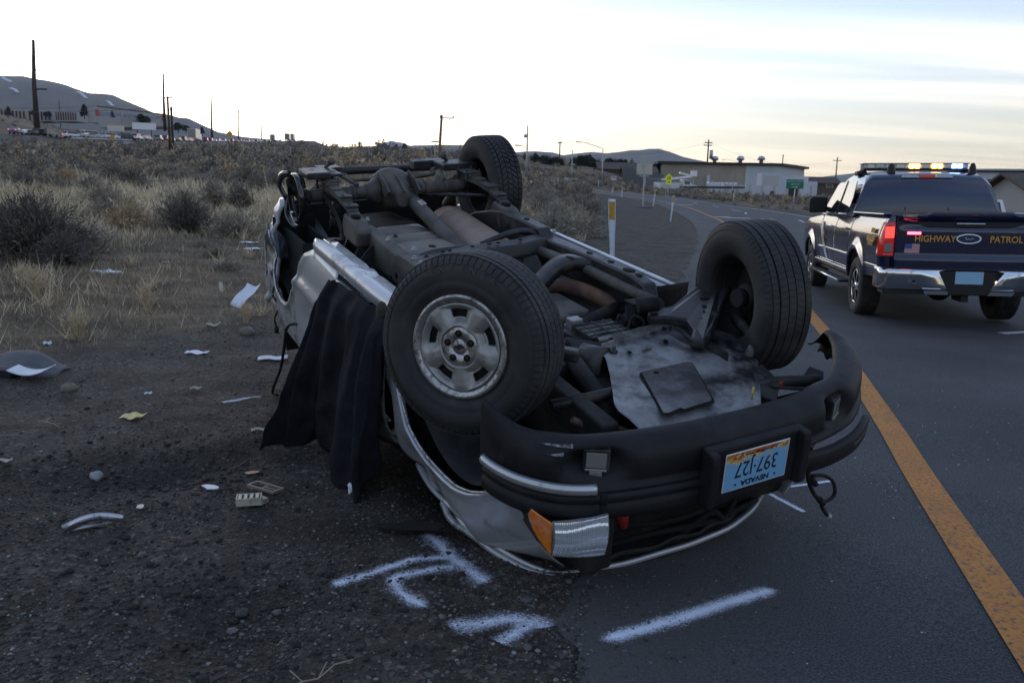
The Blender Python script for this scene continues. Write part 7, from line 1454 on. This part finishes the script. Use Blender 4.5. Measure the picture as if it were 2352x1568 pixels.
# --- signs
mSGN = mk('aluminium sign back', (.46,.45,.42), .35, .7, var=.15, vscale=2, dirt=(.33,.31,.28), dscale=2, damt=.4); mGRN = mk('green road sign', (.004,.17,.085), .45); mFYG = mk('fluorescent yellow green', (.62,.66,.02), .5, emit=(.7,.8,.02), estr=.12); mBLKI = mk('sign black', (.01,.01,.01), .5)
def post(e, h, r=.04, m=None): b = MB(); b.bb(-r,r,-r,r,-.4,h); return b.build('sign_post', m or mGAL, e)
S = empty('sign_back', (8.95,58.5,float(gz(8.95,58.5))), -.12, 'grey back of a road sign on a tall galvanised post with round base', 'sign'); post(S, 3.35, .055); b = MB(); b.bb(-.55,.55,.06,.075,2.25,3.0); b.build('sign_panel', mSGN, S)
for z in (2.15,2.9,3.15): b = MB(); b.bb(-.33,.33,.045,.09,z-.03,z+.03); b.build('sign_bracket', mGAL, S)
b = MB(); b.ball((0,0,3.4),.07,8); b.build('post_cap', mGAL, S)
b = MB(); b.lathe([(.0001,.0),(.75,.0),(.70,.07),(.0001,.09)], ax='z', n=20); b.build('sign_base', mk('dark concrete base', (.13,.13,.13), .8), S)
S = empty('school_crossing_sign', (20.05,110,float(gz(20.05,110))), -.1, 'yellow green school crossing pentagon with black walkers', 'sign'); h0 = at(1538,413,110)[2]-S.location.z
post(S, h0+.5, .05); b = MB(); b.prism([(-.42,-.07,h0-.05),(.42,-.07,h0-.05),(.42,-.07,h0+.42),(0,-.07,h0+.78),(-.42,-.07,h0+.42)], (0,.02,0)); PN = b.build('sign_panel', mFYG, S)
for x,s in ((-.13,.85),(.14,1.0)):
    b = MB(); b.ball((x,-.085,h0+.30+.20*s),.055*s,8,sc=(1,.2,1)); b.bar((x,-.085,h0+.12),(x,-.085,h0+.40*s+.03),.11*s,.01,up=(0,1,0)); b.bar((x,-.085,h0+.16),(x-.10*s,-.085,h0-.02),.05,.01,up=(0,1,0)); b.bar((x,-.085,h0+.16),(x+.08*s,-.085,h0-.02),.05,.01,up=(0,1,0)); b.bar((x,-.085,h0+.36*s),(x+.13,-.085,h0+.22),.04,.01,up=(0,1,0)); b.build('walker_symbol', mBLKI, PN)
b = MB(); b.bb(-.36,.36,-.07,-.05,h0-.55,h0-.09); b2 = b.build('plaque', mFYG, S); b = MB(); b.prism([(-.22,-.075,h0-.36),(.05,-.075,h0-.36),(.05,-.075,h0-.42),(.2,-.075,h0-.31),(.05,-.075,h0-.2),(.05,-.075,h0-.27),(-.22,-.075,h0-.27)], (0,.003,0)); b.build('arrow', mBLKI, b2)
S = empty('sign_back', (19.4,108,float(gz(19.4,108))), -.1, 'small grey sign back just below the school crossing sign', 'sign'); h1 = at(1536,428,108)[2]-S.location.z; post(S,h1,.04); b = MB(); b.bb(-.42,.42,-.06,-.045,h1-.3,h1+.25); b.build('sign_panel', mSGN, S)
S = empty('green_road_sign', (22.3,67,float(gz(22.3,67))), -.2, 'green road sign reading RENO-STEAD AIRPORT with an arrow', 'sign'); h2 = at(1828,423,67)[2]-S.location.z
b = MB(); b.tube([(-.05,0,-.4),(.08,0,h2+.2)], .045, 8); b.build('sign_post', mGAL, S); b = MB(); b.bb(-.66,.66,-.08,-.06,h2-.36,h2+.36); g = b.build('sign_panel', mGRN, S, bevel=.02)
for s_,z,sz in (('RENO–STEAD',.20,.20),('AIRPORT',-.02,.18)): text('sign_text', s_, sz, mWHW, g, mw=basis((.03,-.083,h2+z),(1,0,0),(0,0,1)), ext=.002)
b = MB(); b.prism([(-.22,-.084,h2-.21),(.10,-.084,h2-.21),(.10,-.084,h2-.15),(.26,-.084,h2-.235),(.10,-.084,h2-.32),(.10,-.084,h2-.26),(-.22,-.084,h2-.26)], (0,.003,0)); b.build('sign_arrow', mWHW, g)
S = empty('speed_sign', on(1408,132), .05, 'small white sign with a red mark on a post by the far bend', 'sign'); h3 = at(1407,409,132)[2]-S.location.z; post(S,h3+.3,.04); b = MB(); b.bb(-.38,.38,-.06,-.045,h3-.35,h3+.3); pn = b.build('sign_panel', mWHW, S); b = MB(); b.bb(-.2,.2,-.065,-.061,h3-.02,h3+.2); b.build('red_symbol', mSRED, pn)
# --- flexible marker posts
mWPL = mk('white marker plastic', (.62,.68,.78), .55, dirt=(.35,.36,.38), dscale=7, damt=.36); mYRF = mk('yellow reflector', (.50,.27,.02), .5, dirt=(.15,.11,.04), dscale=18, damt=.38)
def marker(x, y, h, lean, label, k=1.0):
    e = empty('marker_post', (x,y,float(gz(x,y))-.02), -.15, label, 'marker post', 'white marker posts along the road edge')
    b = MB(); rg = []
    for z,w in ((-.1,.030),(.0,.031),(.45,.034),(.72,.042),(.86,.052),(1.18,.053),(1.22,.050)): rg.append([(lean*z-w*k,-.012,z*h/1.22),(lean*z-w*k*.6,.012,z*h/1.22),(lean*z+w*k*.6,.012,z*h/1.22),(lean*z+w*k,-.012,z*h/1.22),(lean*z,-.02,z*h/1.22)])
    b.loft(rg); b.build('post', mWPL, e)
    b = MB(); b.prism([(lean*.92-.040*k,-.022,.92*h/1.22),(lean*.92+.040*k,-.022,.92*h/1.22),(lean*1.18+.043*k,-.022,1.18*h/1.22),(lean*1.18-.043*k,-.022,1.18*h/1.22)], (0,.006,0)); b.build('reflector', mYRF, e)
marker(1.64,13.6,1.34,-.055,'nearest white marker post, its yellow reflector peeling, beside the overturned SUV',1.15)
marker(7.22,38.6,1.2,.07,'white marker post standing just above the right front wheel'); marker(10.35,62.6,1.2,.09,'white marker post right of the tall sign back',1.1); marker(11.6,91,1.2,-.04,'white marker post left of the tall sign back',1.2)
marker(12.9,112,1.0,.10,'tilted white marker post under the small white sign',1.3); marker(11.05,131,1.15,.0,'white marker post near the far bend with the mast',1.4); marker(23.6,90.5,1.25,.05,'white marker post on the far right roadside among shrubs',1.2)
marker(7.0,140,1.2,.1,'far white marker post at the left bend',1.4); marker(13.6,138,1.2,.02,'far white marker post below the street lamp',1.5)
# arrow on the road and the gravel-side lamp post
def poly_road(name, pts):
    V = np.array([(x,y,0) for x,y in pts]); V[:,2] = rz_(V[:,0],V[:,1])+.008; b = MB(); b.add([tuple(v) for v in V], [tuple(range(len(V)))]); o = b.build(name, M_WHT, None); return tag(o, kind='structure')
poly_road('painted_arrow', [(10.9,46.3),(12.0,45.6),(12.0,45.85),(14.3,45.75),(14.3,46.25),(12.0,46.3),(12.0,46.9)])
poly_road('painted_arrow', [(12.6,70),(13.2,69.3),(13.2,69.6),(14.9,69.7),(14.9,70.2),(13.2,70.2),(13.2,70.6)])
# field fence of thin steel posts and wires
ff = empty('wire_fence', (-25,112,float(gz(-25,112))), 0, 'thin wire fence on steel posts crossing the sage field', 'fence'); O = np.array(ff.location)
fp = [np.array((x, 112+.04*x, float(gz(x,112+.04*x)))) for x in np.linspace(-42,-1,21)]
for p in fp: b = MB(); b.bb(-.035,.035,-.03,.03,-.2,1.75); b.build('fence_post', mGAL, ff, loc=tuple(p-O))
for z in (.6,1.1,1.6): b = MB(); b.tube([tuple(p-O+np.array((0,0,z))) for p in fp], .008, 4); b.build('fence_wire', mGAL, ff)
# ------------------------------------------------------------------ vegetation
mSAG = mk('grey sagebrush twigs', (.31,.268,.218), .95, isl=.45, var=.25, vscale=.9); mSAGD = mk('dark sagebrush', (.20,.175,.148), .95, isl=.45, var=.2, vscale=.9); mRBB = mk('straw rabbitbrush', (.46,.355,.235), .95, isl=.4, var=.25, vscale=.9)
mSAGL = mk('pale sage leaves', (.30,.28,.24), .95, isl=.35, var=.2, vscale=.9)
mGRS = mk('dry straw grass', (.62,.51,.35), .9, isl=.45, var=.3, vscale=.5); mGRS2 = mk('weathered grass', (.29,.235,.165), .95, isl=.45, var=.3, vscale=.7)
def bush_arrays(n, R_, H, seed, wid=.010, leaf=.5, fan=1.0):
    """stems fan out from the base, forking; leaf tufts near their tips: returns verts and triangles"""
    q = np.random.default_rng(seed); V = []; F = []
    def tri(p, d, l, w):
        k = len(V); s = np.cross(d, q.normal(size=3)); s /= np.linalg.norm(s)+1e-9
        V.extend([p-s*w, p+s*w, p+d*l]); F.append((k,k+1,k+2))
    for i in range(n):
        az = q.random()*2*math.pi; el = math.acos(1-q.random()**1.15*fan*.98); L = (.45+.55*q.random())
        tip = np.array((R_*math.sin(el)*math.cos(az), R_*math.sin(el)*math.sin(az), H*math.cos(el)*.95+.04))*L
        lump = 1+.22*math.sin(az*3+seed)+.15*math.sin(az*7+seed*2); tip[:2] *= lump; tip[2] *= (1+.18*math.sin(az*4+seed*3))
        base = np.array((q.normal()*.05*R_, q.normal()*.05*R_, 0)); md = base*.4+tip*.6+np.array((0,0,.10*H)); md[2] = max(md[2], .02)
        k = len(V); s = np.cross(md-base, (0,0,1))+q.normal(size=3)*.01; s /= np.linalg.norm(s)+1e-9; w = wid*(.6+.6*q.random())
        V.extend([base-s*w, base+s*w, md+s*w*.6, md-s*w*.6, tip]); F.extend([(k,k+1,k+2),(k,k+2,k+3),(k+3,k+2,k+4)])
        for f in range(int(3+3*q.random())):
            t = .45+.55*q.random(); p = md+(tip-md)*max(0,(t-.45)/.55); d = (tip-base)/np.linalg.norm(tip-base)+q.normal(size=3)*.45+np.array((0,0,.25)); d /= np.linalg.norm(d)
            l = (.10+.12*q.random())*H*1.0; tri(p, d, l, w*.8)
            if q.random() < leaf: tri(p+d*l*.5, d+q.normal(size=3)*.5, l*.5, w*2.2)
    return np.array(V), np.array(F)
BUSH = {}
def bush_obj(kind):
    if kind not in BUSH:
        nm, n, R_, H, mat, wid, fan = kind; o = None
        V, F = bush_arrays(n, R_, H, hash(nm+str(n)) % 997 if False else n+int(R_*100)+int(H*977)+len(nm), wid, fan=fan); o = arrays(nm, V, F, mat); BUSH[kind] = o.data; bpy.data.objects.remove(o)
    return bpy.data.objects.new(kind[0], BUSH[kind])
def put_bush(kind, x, y, s, label, grp=None, rz=0, cat='shrub', sz=1.0):
    o = bush_obj(kind); link(o); o.location = (x, y, float(gz(x,y))-.03); o.scale = (s,s,s*sz); o.rotation_euler = (0,0,rz); return tag(o, label, cat, grp)
KN = [('sagebrush',420,.62,.62,mSAG,.0065,1.0),('sagebrush',380,.60,.55,mSAGD,.007,1.0),('sagebrush',450,.55,.66,mSAGL,.007,.9),('rabbitbrush',460,.50,.55,mRBB,.006,.8),('sagebrush',400,.70,.52,mSAG,.007,1.0)]
# the ones you can point at
mSAGK = mk('dark near sagebrush', (.130,.115,.100), .95, isl=.45, var=.2, vscale=.9)
BIG = ('sagebrush',1900,.95,1.05,mSAGK,.006,1.0)
put_bush(BIG, -7.45, 12.75, 1.0, 'largest dark bushy shrub at the left of the dry field', rz=.3); put_bush(BIG, -8.6, 12.9, .9, 'wide dark shrub at the left frame edge beside the largest one', rz=2); put_bush(('sagebrush',700,.8,.8,mSAGK,.006,1.0), -6.75, 12.3, .72, 'low dark shrub leaning off the right side of the largest shrub')
put_bush(('sagebrush',800,.75,.95,mSAGK,.006,.85), -7.75, 19.6, 1.0, 'rounded dark shrub in the middle of the straw patch'); put_bush(('sagebrush',520,.7,1.0,mSAG,.007,.7), -8.2, 20.6, 1.1, 'spreading grey shrub behind the rounded dark one', rz=1)
put_bush(('sagebrush',420,.9,.8,mSAG,.008,.8), -10.9, 22.6, 1.0, 'sparse branching shrub left of the rounded dark one'); put_bush(('sagebrush',420,.9,.9,mSAG,.008,.75), -13.2, 26.5, 1.0, 'sparse fan shaped shrub behind the largest shrub', rz=2)
put_bush(('sagebrush',420,.7,1.0,mSAG,.008,.65), -9.9, 27.5, 1.1, 'upright sparse shrub standing in the straw grass'); put_bush(('sagebrush',420,.5,1.1,mSAGD,.008,.55), -8.6, 26, 1.0, 'narrow dark upright shrub left of the SUV axle'); put_bush(('sagebrush',500,.8,.75,mSAG,.007,.9), -6.5, 19.2, 1.0, 'low grey shrub close behind the two small papers')
for k,(x,y,s) in enumerate(((.9,33,1.3),(1.9,35,1.2),(2.7,36.5,1.1),(1.5,30.5,1.2),(3.0,33,1.0),(3.3,40,1.3),(.2,31.5,1.2),(2.2,29.5,.9),(4.2,44,1.2),(.6,38,1.4),(1.3,42,1.5))): put_bush(KN[(k*2+1)%5], x, y, s, 'bushy tan sagebrush beside the gravel turnout behind the SUV', 'sagebrush by the gravel turnout', rz=k)
# scattered field brush: nearest ones as objects, the rest as one mass
q = np.random.default_rng(21); cand = []
for k,(x,y,s) in enumerate(((-4.6,13.2,.5),(-5.4,15.0,.55),(-3.6,14.3,.6),(-9.6,15.2,.6),(-4.3,16.8,.7),(-2.9,16.2,.6),(-6.2,16.4,.45))): put_bush(KN[k%3], x, y, s, 'low grey shrublet among the short grass near the papers', 'low shrublets in the near grass', rz=k, sz=.7)
def dens(x, y):
    d = np.hypot(x,y); n = fbm(x, y, .085, 300); straw = np.exp(-((d-33)/12)**4)*(x < -4)      # a paler grassy belt in the middle distance
    near = np.clip((d-16)/16, 0, 1); return np.clip((n-.30)*3.2, 0.05, 1)*near*(1-.86*straw)
N_ = 26000; az = q.uniform(-.66,.62,N_); rr = np.sqrt(q.uniform(16**2, 175**2, N_)); X = rr*np.sin(az); Y = rr*np.cos(az)
keep = (q.random(N_) < dens(X,Y)*.62) & (fieldness(X,Y) > .6) & (road_mask(X,Y) < -1.2)
X, Y, rr = X[keep], Y[keep], rr[keep]
right = X > edge_x(RRs, Y)-.5; keep2 = ~right | (q.random(len(X)) < .65); X, Y, rr = X[keep2], Y[keep2], rr[keep2]
o_ = np.argsort(rr); X, Y, rr = X[o_], Y[o_], rr[o_]
sc = q.lognormal(0, .28, len(X))*np.interp(rr, [16,40,100,175], [.85,1.05,1.35,1.6]); kd = q.integers(0, 5, len(X)); rot = q.uniform(0, 6.28, len(X)); sc = np.where(right[keep2][o_], sc*.62, sc)
NI = 240
for i in range(min(NI, len(X))):
    k = KN[kd[i]]; put_bush(k, float(X[i]), float(Y[i]), float(sc[i]), 'tan rabbitbrush shrub out in the dry field' if k[0] == 'rabbitbrush' else 'grey sagebrush shrub out in the dry field', 'scattered shrubs of the dry field', rz=float(rot[i]))
def mass(name, sel, protos, mats, label):
    for m_ in range(len(mats)):
        Vs = []; Fs = []; b0 = 0
        for i in sel:
            if kd[i] % len(mats) != m_: continue
            V, F = protos[(i+m_) % len(protos)]; c, s = math.cos(rot[i]), math.sin(rot[i]); a = sc[i]
            W_ = np.c_[(V[:,0]*c-V[:,1]*s)*a+X[i], (V[:,0]*s+V[:,1]*c)*a+Y[i], V[:,2]*a+ZG[i]-.05]; Vs.append(W_); Fs.append(F+b0); b0 += len(V)
        if Vs: tag(arrays(name, np.vstack(Vs), np.vstack(Fs), mats[m_]), label[m_], kind='stuff')
ZG = gz(X, Y)
mid = [bush_arrays(70, .62, .62, 400+k, .016, .9) for k in range(5)]; far = [bush_arrays(26, .62, .66, 500+k, .034, 1.0) for k in range(5)]
im = [i for i in range(NI, len(X)) if rr[i] < 70]; il = [i for i in range(NI, len(X)) if rr[i] >= 70]
mass('sagebrush_mass', im, mid, [mSAG, mSAGD, mRBB], ['grey sagebrush covering the middle field','dark sagebrush covering the middle field','tan rabbitbrush covering the middle field'])
mass('sagebrush_mass', il, far, [mSAG, mSAGD, mRBB], ['grey sagebrush covering the far slope','dark sagebrush covering the far slope','tan rabbitbrush covering the far slope'])
# slope above the highway and embankments: coarse cover
q2 = np.random.default_rng(5); n3 = 2600; xa = q2.uniform(-260, 95, n3); ya = q2.uniform(180, 420, n3); kk = ((xa < np.interp(ya, HWs[:,1], HWs[:,0])-16) | (xa > np.interp(ya, HWs[:,1], HWs[:,0])+16)) & (road_mask(xa,ya) < -2) & ~((xa > 20) & (ya < 260))
X, Y = xa[kk], ya[kk]; rr = np.hypot(X,Y); sc = q2.lognormal(.15,.3,len(X)); kd = q2.integers(0,5,len(X)); rot = q2.uniform(0,6.28,len(X)); ZG = gz(X,Y)
far2 = [bush_arrays(16, .7, .6, 700+k, .06, 1.0) for k in range(4)]
mass('sagebrush_mass', range(len(X)), far2, [mSAG, mSAGD, mRBB], ['grey brush dotting the slope beyond the highway','dark brush dotting the slope beyond the highway','tan brush dotting the slope beyond the highway'])
# grass: short straw and tufts
def grass(name, n, rmin, rmax, hgt, w, mat, label, cond, seed, power=2.0, clump=0):
    q = np.random.default_rng(seed); az = q.uniform(-.68,.45,n); r = (q.uniform(rmin**power, rmax**power, n))**(1/power); x = r*np.sin(az); y = r*np.cos(az)
    k = cond(x,y,q); x, y, r = x[k], y[k], r[k]
    if clump: m = clump; x = np.repeat(x,m)+q.normal(0,.035,len(x)*m); y = np.repeat(y,m)+q.normal(0,.035,len(y)*m); r = np.repeat(r,m)
    z = gz(x,y)-.01; n = len(x); a = q.uniform(0,6.28,n); h = hgt*q.lognormal(0,.4,n)*np.interp(r,[6,20,60],[.8,1,1.3]); ww = w*np.interp(r,[6,20,60],[1,2.2,6])
    lean = q.normal(0,.45,(n,2))*h[:,None]; V = np.empty((n,3,3)); V[:,0] = np.c_[x-np.cos(a)*ww, y-np.sin(a)*ww, z]; V[:,1] = np.c_[x+np.cos(a)*ww, y+np.sin(a)*ww, z]; V[:,2] = np.c_[x+lean[:,0], y+lean[:,1], z+h]
    F = np.arange(n*3).reshape(n,3); return tag(arrays(name, V.reshape(-1,3), F, mat), label, kind='stuff')
fld = lambda lo, f: (lambda x,y,q: (fieldness(x,y) > .35) & (road_mask(x,y) < -.4) & (q.random(len(x)) < np.clip((fbm(x,y,.35,610)-lo)*4,.04,1)*f))
grass('dry_grass', 130000, 6.5, 26, .085, .0035, mGRS2, 'short weathered grass over the near field', fld(.22,.95), 1)
grass('dry_grass', 50000, 6.5, 24, .13, .0035, mGRS, 'straw coloured grass in patches over the near field', fld(.47,.9), 2)
grass('dry_grass', 140000, 20, 60, .24, .0045, mGRS, 'straw coloured grass belt in the middle field', lambda x,y,q: (fieldness(x,y) > .5) & (road_mask(x,y) < -.6) & (q.random(len(x)) < np.exp(-((np.hypot(x,y)-31)/9)**2)+.10), 3)
grass('grass_tufts', 420, 6.8, 22, .22, .004, mGRS, 'straw tufts standing in the near field', fld(.42,.9), 4, clump=34)
for k,(x,y,s) in enumerate(((-4.15,9.25,1.0),(-4.05,7.55,.95),(-2.85,8.7,.7),(-1.75,9.9,1.0),(-5.6,9.6,1.2),(-6.1,10.2,1.0),(-1.9,9.4,.8))):
    V,F = bush_arrays(150, .22, .34, 900+k, .004, 0, fan=.35); o = arrays('bunch_grass', V*s, F, mGRS); o.location = (x,y,float(gz(x,y))-.01)
    tag(o, ['straw bunch grass left of the curled white sheet','straw bunch grass near the gravel edge below the curled sheet','small bunch grass at the SUV rear corner','bunch grass beside the SUV quarter panel','grey green bunch grass left of the field scraps','wide bunch grass near the left shrub','low bunch grass against the SUV side'][k], 'grass clump')
# ------------------------------------------------------------------ gravel: loose stones as real geometry
def stones(name, n, fpos, smin, smax, mat, label, seed, flat=.62):
    q = np.random.default_rng(seed); x, y = fpos(q, n); z = gz(x,y); on = road_mask(x,y) > 0; z = np.where(on, rz_(x,y), z); n = len(x)
    t = (1+5**.5)/2; I = np.array([(-1,t,0),(1,t,0),(-1,-t,0),(1,-t,0),(0,-1,t),(0,1,t),(0,-1,-t),(0,1,-t),(t,0,-1),(t,0,1),(-t,0,-1),(-t,0,1)],float)/math.hypot(1,t)
    T = np.array([(0,11,5),(0,5,1),(0,1,7),(0,7,10),(0,10,11),(1,5,9),(5,11,4),(11,10,2),(10,7,6),(7,1,8),(3,9,4),(3,4,2),(3,2,6),(3,6,8),(3,8,9),(4,9,5),(2,4,11),(6,2,10),(8,6,7),(9,8,1)])
    s = smin*(smax/smin)**(q.random(n)**2.2); a = q.uniform(0,6.28,n); sx = s*q.uniform(.8,1.25,n); sy = s*q.uniform(.6,1.0,n); sz = s*flat*q.uniform(.6,1.1,n)
    P = I[None]*q.uniform(.82,1.15,(n,12,1)); px, py, pz = P[:,:,0]*sx[:,None], P[:,:,1]*sy[:,None], P[:,:,2]*sz[:,None]; c, s_ = np.cos(a)[:,None], np.sin(a)[:,None]
    V = np.stack([px*c-py*s_+x[:,None], px*s_+py*c+y[:,None], pz+z[:,None]+sz[:,None]*.35], 2).reshape(-1,3); F = (T[None]+(np.arange(n)*12)[:,None,None]).reshape(-1,3)
    return tag(arrays(name, V, F, mat, smooth=False), label, kind='stuff')
def gravel_pos(q, n, r0=1.75, r1=9.5, pw=1.0):
    az = q.uniform(-.72,.42,n*2); r = r0*(r1/r0)**q.random(n*2); x = r*np.sin(az); y = r*np.cos(az)
    k = (fieldness(x,y) < .75) & (road_mask(x,y) < .05) & (q.random(2*n) < np.clip(fbm(x,y,1.4,620)*1.9-.35,.12,1)); return x[k][:n], y[k][:n]
mPB1 = mk('grey gravel stones', (.085,.081,.079), .8, isl=.65, spec=.3); mPB2 = mk('dark gravel stones', (.040,.038,.036), .85, isl=.5, spec=.3); mPB3 = mk('pale gravel stones', (.20,.19,.18), .8, isl=.5, spec=.3)
stones('gravel', 22000, gravel_pos, .003, .010, mPB1, 'grey gravel stones over the shoulder', 31); stones('gravel', 16000, gravel_pos, .003, .011, mPB2, 'dark gravel stones over the shoulder', 32); stones('gravel', 3600, gravel_pos, .003, .010, mPB3, 'pale gravel stones over the shoulder', 33)
stones('cobbles', 160, gravel_pos, .012, .026, mPB1, 'larger stones lying in the shoulder gravel', 34); stones('clods', 900, lambda q,n: (np.concatenate([q.normal(-1.75,.45,n//2), q.normal(-.95,.45,n-n//2)]), np.concatenate([q.normal(4.05,.30,n//2), q.normal(2.65,.35,n-n//2)])), .006, .022, mk('dark soil clods', (.028,.024,.021), .95, isl=.4), 'dark clods of churned soil in the gouged shoulder', 35)
def edge_pos(q, n):
    y = 1.9*(16/1.9)**q.random(n); x = edge_x(RLs, y)+np.abs(q.normal(0,.28,n))*np.sign(q.random(n)-.25); return x, y
stones('gravel', 3600, edge_pos, .003, .010, mPB1, 'gravel spilled along the ragged pavement edge', 36)
stones('road_grit', 800, lambda q,n: (lambda y: (edge_x(RLs,y)+q.uniform(0,5,n), y))(1.9*(18/1.9)**q.random(n)), .002, .006, mPB3, 'pale grit scattered on the asphalt', 37)
stones('glass_crumbs', 500, lambda q,n: (lambda a: (q.normal(1.9,1.0,n), q.normal(5.2,1.2,n)))(0), .002, .005, mk('glass crumbs', (.55,.60,.62), .1, spec=.8, coat=.5), 'glass crumbs glinting on the road beyond the bumper', 38)
# ------------------------------------------------------------------ trees
mFOL = mk('dark evergreen foliage', (.022,.030,.020), .9, isl=.45); mBRK = mk('grey bark', (.06,.05,.045), .9); mBAR = mk('bare branches', (.11,.085,.075), .95, isl=.35)
def evergreen(px, row, d, h, w, label, seed, shape='cone', grp=None):
    p = at(px,row,d); q = np.random.default_rng(seed); e = empty('evergreen_tree', tuple(p), 0, label, 'tree', grp); b = MB(); h *= .5; w *= .55; b.tube([(0,0,-1),(0,0,h*.9)], [w*.06,w*.02], 6); b.build('trunk', mBRK, e)
    n = 620; V = []; t = q.random(n)**.8; ang = q.uniform(0,6.28,n); 
    rad = (1-t)**.8*w*.5 if shape == 'cone' else np.sqrt(np.clip(1-(2*t-.85)**2/1.35,0.02,1))*w*.5
    rad = rad*(.35+.65*q.random(n)**.5)*(1+.25*np.sin(ang*3+seed)+.2*np.sin(t*19+ang)); c = np.c_[rad*np.cos(ang), rad*np.sin(ang), h*(.06+.94*t)]
    s = w*.085; A = c+q.normal(0,s,(n,3)); B_ = c+q.normal(0,s,(n,3)); C_ = c+q.normal(0,s,(n,3)); V = np.stack([A,B_,C_],1).reshape(-1,3); arrays('crown', V, np.arange(3*n).reshape(n,3), mFOL, e); return e
for px,row,d,h,w,lab,sh in ((194,268,322,8.5,6,'tallest evergreen before the pale storage building','cone'),(20,266,330,6.5,4.5,'evergreen before the red storage doors at far left','cone'),(78,265,332,3.6,4,'small evergreen between the storage doors','round'),(110,268,330,3.6,5,'low evergreen right of the dark steel pole','round'),(221,265,322,4,3,'small evergreen at the corner of the storage building','cone'),(256,270,325,5.2,4.4,'evergreen before the word STORAGE on the wall','cone'),(325,282,335,6,5.5,'left of two evergreens at the right end of the storage wall','round'),(338,284,335,5.2,4.6,'right of two evergreens at the right end of the storage wall','round'),(409,300,345,5.6,6,'dark evergreen right of the two wooden poles','round'),(427,301,350,4,5,'low evergreen beside the dark one right of the poles','round'),(464,308,420,6.5,5,'evergreen at the foot of the third steel pole','cone')): evergreen(px,row,d,h,w,lab,int(px),sh)
evergreen(910,344,300,3.4,4,'left of two little evergreens on the skyline','%s'%11 and 11,'cone'); evergreen(929,345,300,4.4,4.4,'right of two little evergreens on the skyline',12,'cone'); evergreen(983,352,200,1.8,2.6,'small round bush tree left of the tan pole',13,'round')
for k,(px,row,h,w) in enumerate(((1316,392,5.4,6),(1334,392,6.4,6.5),(1350,392,6.8,6.5),(1364,393,5.2,5),(1276,386,4.6,6),(1248,384,4.8,6),(1230,380,5.2,5),(1398,388,4.6,4.6),(1424,388,4.2,4.4),(1436,390,4.2,4.4),(1505,402,5,4.6),(1518,402,4.6,4.2))): evergreen(px,row,208,h,w,['leftmost of the evergreen clump above the bend','second evergreen in the clump above the bend','tallest evergreen in the clump above the bend','right evergreen in the clump above the bend','evergreen under the wooden crossarm pole','evergreen among bare trees left of the crossarm pole','evergreen just right of the raised rear wheel','evergreen left of the brown house','evergreen behind the brown house','second evergreen behind the brown house','evergreen at the left end of the warehouse','evergreen touching the warehouse end wall'][k],40+k,'round' if k % 3 else 'cone',None)
def bare_tree(px, row, d, h, w, label, seed):
    p = at(px,row,d); q = np.random.default_rng(seed); h *= .62; w *= .6; e = empty('bare_tree', tuple(p), 0, label, 'tree', 'bare trees on the skyline'); b = MB(); b.tube([(0,0,-1),(0,0,h*.4)], [.16,.10], 6); b.build('trunk', mBRK, e); V = []; F = []
    for i in range(150):
        a = q.random()*6.28; r = w*.5*q.random()**.6; z0 = h*(.15+.3*q.random()); tip = np.array((r*math.cos(a), r*math.sin(a), h*(.55+.45*q.random())*(1-.35*(2*r/w)**2))); s = np.array((math.sin(a),-math.cos(a),0))*.05; k = len(V); V += [np.array((0,0,z0))-s, np.array((0,0,z0))+s, tip]; F.append((k,k+1,k+2))
    arrays('crown', np.array(V), np.array(F), mBAR, e)
for k,(px,row,h,w,lab) in enumerate(((1205,378,6.5,7,'bare tree left of the crossarm pole, first from the wheel'),(1222,380,6,7,'second bare tree right of the raised wheel'),(1258,384,6.5,8,'bare tree in front of the dark hill'),(1290,388,6,8,'bare tree at the crossarm pole'),(1375,388,5,5,'bare tree right of the evergreen clump'),(1412,384,4.5,4,'bare tree above the brown house roof'),(1450,388,5,5,'bare tree left of the sign back'))): bare_tree(px,row,214,h,w,lab,60+k)
bare_tree(826,338,320,5,7,'lone bare tree on the skyline left of the snowy hill',71)

# ------------------------------------------------------------------ thin air haze round everything
hz = MB(); hz.bb(-5200, 5200, -120, 6200, -60, 420); hm = bpy.data.materials.new('thin haze'); hm.use_nodes = True; _n = hm.node_tree.nodes; _n.clear()
_o = _n.new('ShaderNodeOutputMaterial'); _v = _n.new('ShaderNodeVolumePrincipled'); _v.inputs['Color'].default_value = (.80,.88,1,1); _v.inputs['Density'].default_value = 8e-5; hm.node_tree.links.new(_v.outputs[0], _o.inputs['Volume'])
HZ = hz.build('haze', hm, None); tag(HZ, kind='stuff')
